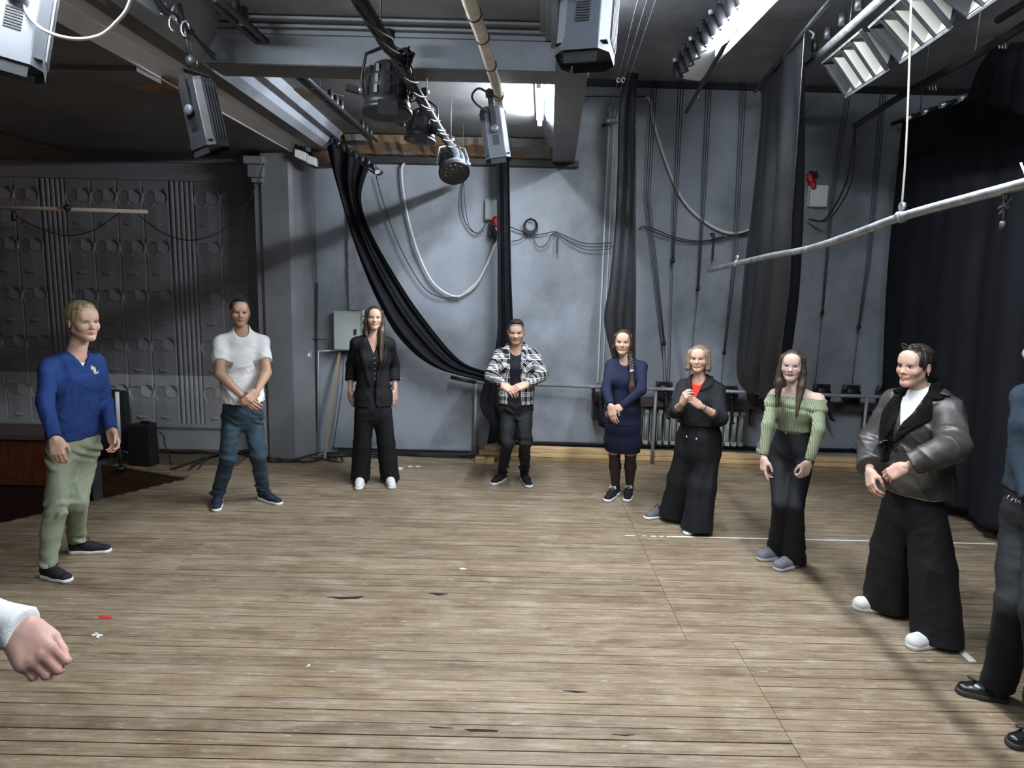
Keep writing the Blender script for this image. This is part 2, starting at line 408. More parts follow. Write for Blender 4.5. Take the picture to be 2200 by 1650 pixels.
# pillar at the proscenium with its splayed stage side and plain capital
mb = MB(); prof = [(-2.66, 8.05), (-2.66, 7.66), (-2.62, 7.63), (-2.34, 7.63), (-2.30, 7.66), (-2.24, 7.74), (-2.18, 7.86), (-2.15, 8.05)]
k = len(prof)
mb.add([(x, y, -.02) for x, y in prof]+[(x, y, 3.34) for x, y in prof], [tuple(range(k))]+[tuple(range(2*k-1, k-1, -1))]+[(i, (i+1) % k, k+(i+1) % k, k+i) for i in range(k)])
struct(mb, 'pillar', M['pillar'])
struct(MB().box((-2.70, 7.655, .05), (-2.60, 7.70, .80)).box((-2.705, 7.66, .80), (-2.60, 7.70, 3.0)), 'trim_5', M['relief'])
cp = empty('pillar_capital', (-2.66, 7.7, 3.0), 'small moulded plaster capital on the grey pillar under the dark ceiling', 'capital')
for nm, z0, z1, e in (('necking', 2.98, 3.03, .02), ('bell', 3.03, 3.16, .045), ('abacus', 3.16, 3.24, .075)):
    MB(cp.location).box((-2.70-e, 7.62-e, z0), (-2.60+e*.5, 7.8, z1)).build(nm, M['pillar'], cp, .012)

# ---- ceilings.  left: low coffered ceiling behind the proscenium; right: higher plain ceiling
ZB = 3.3
struct(MB().box((-9, -2.2, 4.5), (-4.7, 8.2, 4.6)), 'ceiling_hall', M['warm_wall'])
DX = (.15, -.12)           # the proscenium drifts a little to the hall towards the far wall
fx = lambda y: -2.17+DX[0]+(y+2.2)/9.82*(DX[1]-DX[0])
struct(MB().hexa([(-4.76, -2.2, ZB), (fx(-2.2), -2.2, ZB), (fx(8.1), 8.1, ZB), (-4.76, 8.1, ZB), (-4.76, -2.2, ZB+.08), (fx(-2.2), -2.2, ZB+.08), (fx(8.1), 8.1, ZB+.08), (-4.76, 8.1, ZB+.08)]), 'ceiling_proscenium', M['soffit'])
struct(MB().box((-4.80, -2.2, ZB-.03), (-4.72, YW+.1, 4.5)), 'trim_6', M['soffit'])
struct(MB().box((-4.72, 4.42, ZB-.03), (fx(4.6)-.02, 4.72, ZB)), 'trim_7', M['soffit'])
def prism(name, prof, y0, y1, m, xs=(0.0, 0.0)):     # profile in X,Z carried along Y; xs: sideways drift at both ends
    n = len(prof)
    v = [(x+xs[0], y0, z) for x, z in prof]+[(x+xs[1], y1, z) for x, z in prof]
    return struct(MB().add(v, [tuple(range(n)), tuple(range(2*n-1, n-1, -1))]+[(i, (i+1) % n, n+(i+1) % n, n+i) for i in range(n)]), name, m)
prism('trim_8', [(-2.185, ZB-.006), (-2.165, ZB-.006), (-2.135, ZB+.075), (-2.07, ZB+.078), (-2.07, ZB+.2), (-2.185, ZB+.2)], -2.2, 7.62, M['fascia'], DX)
for i, (xa, zb) in enumerate(((-2.085, 3.372), (-2.045, 3.366), (-2.000, 3.358))):
    prism('trim_%d' % (9+i), [(xa-.016, zb), (xa+.004, zb-.020), (xa+.014, zb+.012), (xa+.014, zb+.1), (xa-.016, zb+.1)], -2.2, 7.62, M['fascia'], DX)
prism('trim_12', [(-1.955, 3.335), (-1.80, 3.315), (-1.80, 3.5), (-1.955, 3.5)], -2.2, 7.62, M['soffit'], DX)
prism('trim_13', [(-1.80, 3.315), (-1.73, 3.35), (-1.64, 3.50), (-1.60, 3.62), (-1.80, 3.62)], -2.2, 7.62, M['paint'], DX)
# upper slab of both coffers
struct(MB().box((-2.1, -2.2, 3.535), (.35, 4.55, 3.62)), 'ceiling', M['ceil'])
struct(MB().box((-2.1, 4.5, 3.50), (.5, YW+.1, 3.62)), 'ceiling_far', M['ceil_peel'])
# cross beam with stepped moulding
struct(MB().box((-1.78, 4.30, ZB), (.25, 4.58, 3.53)), 'beam', M['paint'])
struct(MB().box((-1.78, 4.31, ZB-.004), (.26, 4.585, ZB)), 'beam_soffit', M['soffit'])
for i, (y, z) in enumerate(((4.275, 3.455), (4.25, 3.485), (4.20, 3.512))):
    struct(MB().box((-1.75, y, z), (.2, 4.31, z+.014)), 'trim_%d' % (14+i), M['ceil'])
# beam along the stage (skewed a little) and its inner mouldings
xl = lambda y: .205+(y-3.9)*.052; xr = lambda y: .375+(y-3.7)*.066
def skew(name, fa, fb, z0, z1, m, y0=-2.2, y1=YW):
    return struct(MB().hexa([(fa(y0), y0, z0), (fb(y0), y0, z0), (fb(y1), y1, z0), (fa(y1), y1, z0), (fa(y0), y0, z1), (fb(y0), y0, z1), (fb(y1), y1, z1), (fa(y1), y1, z1)]), name, m)
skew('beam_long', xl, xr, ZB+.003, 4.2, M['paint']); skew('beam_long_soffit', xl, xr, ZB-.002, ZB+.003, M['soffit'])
for i, (dx, z) in enumerate(((.03, 3.42), (.06, 3.455), (.09, 3.49))):
    skew('trim_%d' % (18+i), lambda y: xl(y)-dx, lambda y: xl(y)+.01, z, z+.02, M['paint'], -2.2, 4.3)
    skew('trim_%d' % (21+i), lambda y: xl(y)-dx, lambda y: xl(y)+.01, z, z+.02, M['paint'], 4.6, YW)
# peeled plaster cornice over the far wall, black rail under it
mb = MB(); pts = np.linspace(-1.75, .5, 40); v = []; fs = []
for x in pts:
    j = random.uniform(-.012, .012); k2 = random.uniform(-.02, .02)
    v += [(x, 7.62+k2, 3.49), (x, 7.66+k2, 3.42+j), (x, 7.80+k2*.5, 3.36+j), (x, 7.84, 3.33+j*.5), (x, 8.0, 3.315), (x, 8.0, 3.52)]
for i in range(39):
    a = 6*i; fs += [(a+q, a+q+1, a+q+7, a+q+6) for q in range(5)]
struct(MB().add(v, fs), 'trim_24', M['cornice'])
for i_, (P_, z_) in enumerate((([(253, 166), (300, 163), (352, 166), (385, 178), (398, 192), (360, 199), (318, 196), (286, 188)], ZB), ([(590, 196), (640, 190), (700, 196), (738, 206), (700, 214), (640, 215), (604, 206)], 3.5))):
    q_ = [on(x, y, z_) for x, y in P_]; n_ = len(q_)
    struct(MB().add([p-Vector((0, 0, .004)) for p in q_]+[p+Vector((0, 0, .004)) for p in q_], [tuple(range(n_)), tuple(range(2*n_-1, n_-1, -1))]+[(i, (i+1) % n_, n_+(i+1) % n_, n_+i) for i in range(n_)]), 'trim_%d' % (30+i_), M['brown_plaster'])
struct(MB().box((-1.75, 7.90, 3.255), (.70, 8.0, 3.32)), 'trim_25', M['black_trim'])
struct(MB().box((-2.1, 7.7, 3.22), (-1.7, 8.0, 3.5)), 'trim_26', M['brown_plaster'])
struct(MB().box((.55, -2.2, 4.16), (7.65, YW+.1, 4.26)), 'ceiling_right', M['ceil'])
struct(MB().box((.65, 7.93, 4.10), (7.5, 8.0, 4.16)), 'trim_27', M['black_trim'])
struct(MB().box((-1.95, 7.94, -.01), (-.45, 8.0, .05)), 'baseboard_back', M['black_trim'])
for i_, (px_, w_) in enumerate(((1298, .008), (1309, .004))):
    x_ = at(px_, 500, 8.0).x; struct(MB().box((x_-w_, 7.982, .9), (x_+w_, 8.0, 3.9)), 'trim_%d' % (32+i_), M['fascia'])
struct(MB().box((-2.0, 7.965, .075), (-.35, 8.0, .10)), 'trim_28', M['paint'])
# ================================================================== LAMPS OF THE ROOM
def tube_lamp(name, a, b, label, group, housing=True, glow='tube'):
    a = Vector(a); b = Vector(b); t = (b-a).normalized(); up = Vector((0, 0, 1)); s = t.cross(up).normalized()
    e = empty(name, (a+b)/2, label, 'lamp', group); o = e.location
    if housing: MB(o).obox((a+b)/2+up*.05, (b-a)/2*1.04, s*.028, up*.022).build('housing', M['white'], e, .004)
    MB(o).tube([a, b], .016, 8).build('fluorescent_tube', M[glow], e)
    for p, d in ((a, -1), (b, 1)):
        MB(o).obox(p+t*d*.012+up*.01, t*.012, s*.017, up*.03).build('end_cap', M['white'], e)
    return e
G = 'fluorescent ceiling tubes'
tube_lamp('tube_lamp', (.16, 5.15, 3.42), (.22, 6.45, 3.42), 'glowing fluorescent tube beside the long beam above the far wall', G, True, 'tube_a')
tube_lamp('tube_lamp', (1.36, 4.35, 3.76), (1.47, 5.50, 3.76), 'glowing fluorescent tube on the flat white reflector near black sockets', G, False, 'tube_b')
tube_lamp('tube_lamp', (-1.58, 2.1, 3.42), (-1.61, 3.3, 3.42), 'fluorescent tube beside the moulded proscenium edge, over the hanging white cable', G)
tube_lamp('tube_lamp', (1.45, .9, 3.76), (1.45, 2.1, 3.76), 'fluorescent tube over the open boards of the stage', G, True, 'tube_b')
tube_lamp('tube_lamp', (1.44, 2.6, 3.76), (1.44, 3.8, 3.76), 'fluorescent tube in line between the reflector strip and the open boards', G, True, 'tube_b')
tube_lamp('tube_lamp', (-.5, -.9, 3.46), (-.5, .3, 3.46), 'fluorescent tube over the near end of the stage', G, True, 'tube_n')
# warm lamp in the hall
hl = empty('hall_lamp', (-7.2, 5.5, 4.3), 'warm round ceiling lamp in the auditorium', 'lamp')
MB(hl.location).lathe((-7.2, 5.5, 4.42), [(.16, .07), (.16, .0), (.12, -.06), (.0, -.09)], n=16).build('glass_shade', emit('warm_glass', (1, .62, .38), 6), hl)
# ================================================================== DRAPES
def drape(name, left, right, folds, amp, label, m, nv=60, nu=40, parent=None, seed=0, grow=None, lift=None):
    """cloth between two edge curves; folds run down it, deepening by grow(t)"""
    Lp = spline(left, 10); Rp = spline(right, 10); r2 = random.Random(seed)
    ph = [r2.uniform(0, 6.28) for _ in range(4)]
    def samp(P, t):
        f = t*(len(P)-1); i = min(int(f), len(P)-2); return P[i].lerp(P[i+1], f-i)
    v = []; f = []
    for j in range(nv+1):
        t = j/nv; a = samp(Lp, t); b = samp(Rp, t); dv = b-a
        tn = samp(Lp, min(1, t+.02))-samp(Lp, max(0, t-.02)) + samp(Rp, min(1, t+.02))-samp(Rp, max(0, t-.02))
        n = dv.cross(tn); n = n.normalized() if n.length > 1e-9 else Vector((0, -1, 0))
        g = amp*(grow(t) if grow else 1)
        for i in range(nu+1):
            u = i/nu
            w = math.sin(2*PI*folds*u+ph[0]+.6*math.sin(3*t+ph[1])) + .45*math.sin(2*PI*folds*2.3*u+ph[2]+1.1*t) + .25*math.sin(2*PI*folds*.5*u+ph[3])
            p = a+dv*u + n*(g*w)
            if lift: p = p + lift(u, t)
            v.append(p)
    for j in range(nv):
        for i in range(nu):
            q = j*(nu+1)+i; f.append((q, q+1, q+nu+2, q+nu+1))
    if parent is None:
        e = empty(name, sum((Vector(p) for p in v[-nu:]), Vector())/nu, label, 'curtain'); nm = 'cloth'
    else: e = parent; nm = name
    o = MB(e.location).add(v, f, True).build(nm, m, e)
    s = o.modifiers.new('thickness', 'SOLIDIFY'); s.thickness = .007; s.offset = 0
    return e
A = at
# long drape pulled aside from the proscenium batten to the railing
dr1 = drape('tied_back_drape', [A(693, 285, 7.45), A(716, 380, 7.5), A(762, 530, 7.55), A(812, 650, 7.6), A(862, 732, 7.65), A(935, 790, 7.7), A(1048, 822, 7.74)],
      [A(800, 345, 7.35), A(778, 420, 7.4), A(795, 490, 7.45), A(846, 585, 7.52), A(905, 675, 7.58), A(985, 770, 7.66), A(1050, 800, 7.72)],
      2.6, .028, 'long black drape swagged from the proscenium corner and tied to the railing', M['drape'], 70, 50, seed=3, grow=lambda t: 1-.45*t)
mb = MB(dr1.location); mb.tube([A(690, 286, 7.4), A(820, 372, 7.0)], .022, 8); mb.build('batten', M['blackmetal'], dr1)
mb = MB(dr1.location)
for k in range(9):
    p = A(700+k*13, 292+k*8, 7.35-k*.04); mb.lathe(p+Vector((0, 0, -.02)), [(.012, -.03), (.022, -.01), (.022, .03), (.01, .05)], (random.uniform(-.3, .3), random.uniform(-.3, .3), 1), 8)
mb.build('tie_hook', M['blackmetal'], dr1)
mb = MB(dr1.location)
for k in range(3): mb.tube(catenary(A(745+k*16, 312+k*12, 7.2), A(805+k*6, 368+k*4, 7.0), .05, 8), .006, 5)
mb.build('tie_cord', M['rope'], dr1)
mb = MB(dr1.location); mb.obox(A(812, 370, 7.0), (.022, 0, .004), (0, .03, 0), (0, 0, .018)); mb.build('end_bracket', M['chrome'], dr1)
# narrow gathered drape behind the flood light, its tail bunched on the railing
dr2 = drape('narrow_drape', [A(1066, 335, 7.5), A(1068, 480, 7.5), A(1069, 620, 7.5), A(1066, 740, 7.52), A(1034, 842, 7.6), A(1034, 880, 7.6), A(1052, 910, 7.6), A(1047, 952, 7.6)],
      [A(1094, 335, 7.5), A(1096, 480, 7.5), A(1099, 620, 7.5), A(1106, 740, 7.52), A(1120, 842, 7.6), A(1132, 890, 7.6), A(1144, 942, 7.6), A(1140, 945, 7.6)],
      2.2, .028, 'narrow black drape hanging straight down behind the man in plaid', M['drape'], 70, 36, seed=5)
MB(dr2.location).tube([A(1080, 336, 7.5), A(1080, 336, 7.5)+Vector((0, 0, .3))], .012, 6).build('hanger_rod', M['blackmetal'], dr2)
# drape gathered to a point
dr3 = drape('gathered_drape', [A(1362, 158, 7.3), A(1334, 225, 7.35), A(1329, 350, 7.4), A(1322, 480, 7.4), A(1308, 600, 7.4), A(1295, 690, 7.4), A(1316, 768, 7.4)],
      [A(1366, 158, 7.1), A(1368, 240, 7.0), A(1369, 350, 7.0), A(1368, 480, 7.0), A(1368, 600, 7.0), A(1366, 690, 7.05), A(1364, 778, 7.1)],
      1.6, .03, 'black drape gathered to a point at its top and hanging behind the braided woman', M['drape_satin'], 70, 36, seed=11)
MB(dr3.location).tube([(A(1362, 150, 7.2).x, 7.2, 4.157), A(1364, 160, 7.2)], .004, 6).build('hanging_wire', M['chrome'], dr3)
# wide satin drape on the upstage batten
dr4 = drape('wide_drape', [A(1632, 186, 7.0), A(1629, 300, 7.0), A(1620, 450, 7.0), A(1604, 620, 7.0), A(1590, 760, 7.0), A(1588, 815, 7.0), A(1606, 838, 7.0)],
      [A(1733, 58, 5.35), A(1734, 200, 5.4), A(1735, 350, 5.5), A(1733, 500, 5.6), A(1726, 620, 5.75), A(1708, 735, 5.9), A(1688, 862, 6.1)],
      2.4, .075, 'wide black satin drape with shiny upper folds behind the woman in green', M['drape_satin'], 80, 70, seed=8, grow=lambda t: .15+.85*min(1, t*2.2))
ob = MB(dr4.location); ob.tube([A(1622, 196, 7.15), A(1790, -8, 4.7)], .02, 8); ob.build('batten', M['blackmetal'], dr4)
MB(dr4.location).tube([A(1735, 60, 5.3), A(1750, 72, 5.3), A(1746, 84, 5.3)], .012, 6).build('tie_knot', M['blackmetal'], dr4)
# backdrop closing the stage
XB = 3.93
bt0 = side(1940, 258, XB); zt = bt0.z
def bl(u, t): return Vector((0, 0, .10*max(0, (t-.9)/.1)*abs(math.sin(5*u))))
dr5 = drape('backdrop', [Vector((XB, bt0.y, zt-.02)), Vector((XB, bt0.y, 2.2)), Vector((XB+.05, bt0.y-.02, 1.0)), Vector((XB+.08, bt0.y-.05, .03))],
      [Vector((XB+.1, .6, zt-.02)), Vector((XB+.2, .6, 2.2)), Vector((XB+.3, .6, 1.0)), Vector((XB+.35, .6, .03))],
      11, .05, 'huge black backdrop curtain reaching from its batten to the boards', M['drape'], 40, 160, seed=2, grow=lambda t: .35+.65*t, lift=bl)
mb = MB(dr5.location); mb.tube([Vector((XB, bt0.y+.2, zt+.0)), Vector((XB+.1, .4, zt+.02))], .022, 8); mb.build('batten', M['blackmetal'], dr5)
mb = MB(dr5.location)
for k in range(14):
    y = bt0.y-.15-k*.28; mb.lathe((XB, y, zt), [(.03, -.05), (.03, .03), (.012, .06)], (1, 0, .3), 8)
mb.build('clamp', M['chrome'], dr5)
mb = MB(dr5.location)
for k in range(5): y = bt0.y-.3-k*1.0; mb.tube([(XB, y, zt), (XB, y, 4.157)], .004, 5)
mb.build('suspension_wire', M['rope'], dr5)
# dark border hung in front of the backdrop top
dr6 = drape('black_border', [side(2088, 215, 3.55), side(2110, 150, 3.5), side(2140, 105, 3.5)], [side(2260, 260, 3.55), side(2260, 120, 3.5), side(2260, 70, 3.5)], 3, .03,
      'short black border curtain bunched high beside the backdrop', M['drape'], 20, 30, seed=4)

# ================================================================== BATTENS
def pipe_thing(name, a, b, r, label, m, cat='pipe', ext=0.0, pts=None):
    a = Vector(a); b = Vector(b); d = (b-a); b = b + d*ext
    e = empty(name, (a+b)/2, label, cat)
    MB(e.location).tube(pts or [a, b], r, 10).build('pipe', m, e); return e, a, b
def wires(e, pts, zc, m=None):
    mb = MB(e.location)
    for p in pts: mb.tube([p, (p[0], p[1], zc)], .0035, 5)
    mb.build('suspension_wire', m or M['rope'], e)
# rail with small sockets
a, b = A(803, 303, 7.55), on(430, -28, 3.42)
e = empty('socket_rail', (a+b)/2, 'black twin lighting rail carrying small upright sockets below the coffered ceiling', 'lighting rail')
t = (b-a).normalized(); sd = t.cross(Vector((0, 0, 1))).normalized()
for k in (-1, 1): MB(e.location).tube([a+sd*.028*k, b+sd*.028*k], .017, 8).build('rail', M['blackmetal'], e)
mb = MB(e.location)
for k in range(12): p = a.lerp(b, (k+.5)/12); mb.obox(p, sd*.03, t*.012, (0, 0, .006))
mb.build('cross_tie', M['pipe'], e)
for (x, y) in ((510, 22), (528, 38), (607, 118), (622, 132), (637, 146), (702, 206), (714, 217), (726, 227), (770, 268), (780, 276), (790, 284)):
    p = on(x-8, y+6, 3.42); p.z = 3.46 if False else p.z
    tt = max(0, min(1, (p-a).dot(t)/(b-a).length)); q = a.lerp(b, tt) - sd*.03
    if q.y > 6.2: q = q
    o = MB(e.location).lathe(q, [(.020, -.005), (.022, 0), (.022, .065), (.018, .068), (.018, .03)], (0, 0, 1), 10).build('socket', M['blackmetal'], e)
wires(e, [a.lerp(b, k) for k in (.15, .5, .85)], 3.5)
# batten with the PAR lamps
a, b = A(1003, 372, 7.5), on(757, -30, 3.12)
e, a, b = pipe_thing('lamp_batten', a, b, .024, 'black pipe batten wound with cable, carrying three round stage lamps', M['blackmetal'], 'pipe')
BA, BB = a, b
mb = MB(e.location); t = (b-a).normalized(); s1 = t.cross(Vector((0, 0, 1))).normalized(); u1 = s1.cross(t)
for k in range(3):
    pts = []
    for i in range(61):
        q = i/60; an = 2*PI*(6*q)+k*2.1+math.sin(9*q+k); pts.append(a.lerp(b, q)+(s1*math.cos(an)+u1*math.sin(an))*.028)
    mb.tube(pts, .007, 5)
mb.build('wound_cable', M['cable'], e)
mb = MB(e.location)
for i in range(14):
    c = on(868, 130, 3.12); r2 = [c+Vector((random.gauss(0, .022), random.gauss(0, .03), random.gauss(0, .022)+.01)) for _ in range(5)]; mb.tube(spline(r2, 4), .006, 5)
mb.build('cable_bundle', M['cable'], e, stuff=True)
wires(e, [a.lerp(b, k) for k in (.1, .33, .62, .9)], 3.5)
# white wrapped pipe
pts = [on(1084, 318, 3.2), on(1070, 205, 3.21), on(1053, 140, 3.22), on(1036, 80, 3.22), on(1018, 30, 3.22), on(1003, -15, 3.22), on(985, -80, 3.22)]
e, a, b = pipe_thing('wrapped_pipe', pts[0], pts[-1], .03, 'pipe batten wrapped in off-white cloth and tied with cord', M['strapw'], 'pipe', pts=spline(pts, 6))
mb = MB(e.location)
for q in (1, 2, 3, 4):
    p = pts[q]; mb.lathe(p, [(.034, -.004), (.036, 0), (.034, .004)], pts[q+1]-pts[q-1], 12)
mb.build('cord_tie', M['rope'], e)
# low worn pipe hanging over the right side, bent
LP = [side(1523, 581, 1.74), side(1640, 553, 1.74), side(1736, 535, 1.74), side(1830, 505, 1.74), side(1940, 465, 1.74), side(2090, 424, 1.74), side(2215, 391, 1.74), side(2400, 340, 1.74)]
e, a, b = pipe_thing('bent_pipe', LP[0], LP[-1], .02, 'long worn metal pipe hanging low on ropes across the right of the stage', M['pipe'], 'pipe', pts=spline(LP, 6))
mb = MB(e.location)
for p in (side(1583, 566, 1.74), side(1936, 466, 1.74)):
    mb.lathe(p, [(.025, -.02), (.027, 0), (.025, .02)], (0, 1, .1), 12); mb.lathe(p+Vector((0, 0, .045)), [(.02, -.008), (.02, .008)], (1, 0, 0), 12)
mb.build('shackle', M['pipe'], e)
mb = MB(e.location); mb.tube(spline([side(1958, -10, 1.74), side(1953, 160, 1.74), side(1946, 330, 1.74), side(1937, 450, 1.74)], 5), .0045, 6); mb.build('hemp_rope', mat('hemp', (.26, .24, .20), .8), e)
mb = MB(e.location); mb.tube(spline([side(2193, 350, 1.74), side(2205, 385, 1.74), side(2190, 400, 1.74), side(2175, 412, 1.74)], 5), .004, 5)
mb.build('white_tie', M['wcable'], e)
mb = MB(e.location); c = side(2160, 432, 1.74)
for i in range(9): mb.tube(spline([c+Vector((random.gauss(0, .005), random.gauss(0, .015), random.gauss(0, .02))) for _ in range(5)], 4), .003, 5)
mb.tube([c, c-Vector((0, .0, .07))], .003, 5); mb.lathe(c-Vector((0, 0, .07)), [(.008, 0), (.01, -.01), (.006, -.03)], (0, 0, 1), 8)
mb.build('cable_hank', M['rope'], e, stuff=True)
# cable batten (right) with its drooping lead
pts = [A(1838, 270, 6.5), A(1935, 207, 5.75), A(2020, 160, 5.2), A(2110, 110, 4.6), A(2205, 52, 4.1), A(2330, -25, 3.5)]
e, a, b = pipe_thing('cable_batten', pts[0], pts[-1], .026, 'thick black cable-wrapped batten ending in a drooping lead', M['cable'], 'pipe', pts=spline(pts, 6))
mb = MB(e.location)
dl = [A(1838, 270, 6.5), A(1829, 330, 6.6), A(1818, 390, 6.8), A(1795, 440, 7.2), A(1768, 474, 7.6), A(1738, 471, 7.85)]
mb.tube(spline(dl, 6), .009, 6); mb.tube(spline([p+Vector((.05*math.sin(i*.6), 0, 0)) for i, p in enumerate(dl)], 6), .007, 6)
mb.build('drooping_lead', M['cable'], e)
wires(e, [A(1987, 178, 5.4), A(2095, 118, 4.7)], 4.157, M['pipe'])
mb = MB(e.location)
for (x, y, Yd) in ((1995, 182, 5.35), (2145, 92, 4.4)):
    for k in range(3): mb.tube([A(x+k*6, y, Yd), A(x+k*7+4, y+12, Yd)], .007, 5)
mb.build('clamp', M['chrome'], e)
# short dark pipe top right
pipe_thing('short_pipe', A(2145, 42, 4.3), A(2290, -50, 3.5), .022, 'short dark pipe high above the black border curtain', M['blackmetal'])
# pole on the hall wall with sagging cables
pa, pb = A(-160, 440, 7.5), A(316, 455, 7.5)
e, a, b = pipe_thing('wooden_pole', pa, pb, .02, 'pale wooden pole in front of the relief wall with cables slung from it', mat('pale_pole', (.50, .40, .30), .6), 'pole')
mb = MB(e.location)
for P_ in ([(20, 450), (45, 470), (85, 490), (140, 506), (200, 495), (265, 452)], [(282, 446), (320, 480), (360, 505), (410, 516), (470, 500), (520, 455), (550, 400), (567, 350)]):
    mb.tube(spline([A(x, y, 7.5) for x, y in P_], 6), .006, 5)
mb.build('slung_cable', M['cable'], e)
mb = MB(e.location); mb.lathe(A(30, 462, 7.5), [(.02, -.06), (.028, -.03), (.022, .02), (.01, .05)], (.1, 0, 1), 8); mb.lathe(A(146, 446, 7.48), [(.03, -.03), (.04, 0), (.02, .03)], (1, 0, .2), 8)
mb.build('plug', M['cable'], e)

# ================================================================== STAGE LAMPS
def frame(loc, x, z):       # object matrix from local x and z directions
    z = Vector(z).normalized(); x = Vector(x); x = (x-z*x.dot(z)).normalized(); y = z.cross(x)
    m = Matrix((x, y, z)).transposed().to_4x4(); m.translation = Vector(loc); return m
def flood(loc, xdir, zdir, s, label, body, yoke_to=None, cable=None):
    """tall box projector: chamfered body, end frame with gel holder, yoke and tilt knobs"""
    e = empty('flood_lamp', loc, label, 'stage lamp', None); e.matrix_world = frame(loc, xdir, zdir)
    w, d, h = .085*s, .075*s, .165*s; c = .03*s
    oct_ = [(-w, -d+c), (-w+c, -d), (w-c, -d), (w, -d+c), (w, d-c), (w-c, d), (-w+c, d), (-w, d-c)]
    def ring(z, k=1.0): return [(x*k, y*k, z) for x, y in oct_]
    rings = [ring(-h), ring(h*.86), ring(h, .88)]; v = sum(rings, [])
    f = [tuple(range(7, -1, -1)), tuple(range(16, 24))]+[(8*r+i, 8*r+(i+1) % 8, 8*r+8+(i+1) % 8, 8*r+8+i) for r in range(2) for i in range(8)]
    bo = MB().add(v, f).build('body', body, e, .004*s)
    mb = MB()
    for sy in (-1, 1):
        for k in range(8):
            for z0 in (-.62, .35): mb.box((-.022*s, sy*(d+.001)-.002, h*z0+k*.0085*s), (.022*s, sy*(d+.001)+.002, h*z0+k*.0085*s+.0035*s))
    mb.build('vent_slots', M['black_trim'], bo, stuff=True)
    mb = MB()
    for k in range(5):
        for sx in (-1, 1):
            x0 = sx*(w-.002); mb.box((min(x0, x0+sx*.008*s), -d*.5+k*d*.25-.002, -h*.95), (max(x0, x0+sx*.008*s), -d*.5+k*d*.25+.002, h*.8))
    mb.build('cooling_fins', body, bo, stuff=True)
    MB().add(ring(-h-.028*s, 1.03)+ring(-h+.012*s, 1.03), [(i, (i+1) % 8, 8+(i+1) % 8, 8+i) for i in range(8)]).build('front_frame', body, e)
    MB().box((-w*.98, -d*.98, -h-.004), (w*.98, d*.98, -h-.001)).build('lens', M['black_trim'], e)
    MB().obox((0, -d*.9, -h-.035*s), (w*.62, 0, 0), (0, .002, 0), (0, 0, .03*s)).build('gel_clip', M['blackmetal'], e)
    mb = MB()
    for sy in (-1, 1): mb.box((-.018*s, sy*(d+.014*s)-.003, -.02*s), (.018*s, sy*(d+.014*s)+.003, h*1.28))
    mb.box((-.018*s, -d-.017*s, h*1.26), (.018*s, d+.017*s, h*1.30)); mb.build('yoke', M['blackmetal'], e)
    for sy in (-1, 1): MB().lathe((0, sy*(d+.012*s), 0), [(.028*s, 0), (.028*s, .010*s), (.020*s, .016*s), (.0, .018*s)], (0, sy, 0), 14).build('tilt_knob', M['greybody'], e)
    MB().lathe((0, 0, h*1.30), [(.012*s, 0), (.012*s, .03*s), (.03*s, .035*s), (.03*s, .075*s), (.01*s, .09*s)], (0, 0, 1), 10).build('hook_clamp', M['blackmetal'], e)
    if cable:
        mi = e.matrix_world.inverted(); MB().tube([mi @ Vector(p) for p in spline(cable, 6)], .006, 6).build('power_lead', M['cable'], e)
    return e
Z = Vector((0, 0, 1))
flood(A(1063, 285, 4.15), (1, 0, .02), (-.16, .12, 1), .80, 'grey box flood lamp hung on a yoke from the wrapped white pipe', M['greybody'], cable=[A(1046, 240, 4.1), A(1022, 222, 4.0), A(1014, 205, 4.0), A(1028, 190, 4.0), A(1050, 200, 4.0), A(1072, 212, 4.05)])
flood(A(1266, 5, 2.75), (.94, -.3, 0), (.06, .2, 1), 1.12, 'large grey box flood lamp below the long ceiling beam', M['greybody'])
f3 = flood(A(436, 244, 3.6), (.9, -.4, 0), (-.22, .1, 1), .92, 'small black box flood lamp clamped to the moulded proscenium edge', M['blackmetal'])
flood(A(42, 15, 2.75), (.85, .5, 0), (.08, .25, 1), 1.2, 'box flood lamp with brightly lit ribbed side by the proscenium edge', mat('ribbed_body', (.16, .17, .19), .45), cable=[A(38, -10, 2.7), A(70, 45, 2.65), A(110, 72, 2.6), A(165, 84, 2.6), A(215, 76, 2.6), A(250, 48, 2.6), A(275, 15, 2.6), A(290, -40, 2.6)])
MB().tube([(0, 0, .26), (0, 0, .52)], .012, 8).build('hanger_rod', M['blackmetal'], f3)
bpy.context.view_layer.update()
for o in bpy.data.objects:
    if o.name.startswith('power_lead') and o.parent and 'ribbed side' in o.parent['label']: o.data.materials[0] = M['wcable']
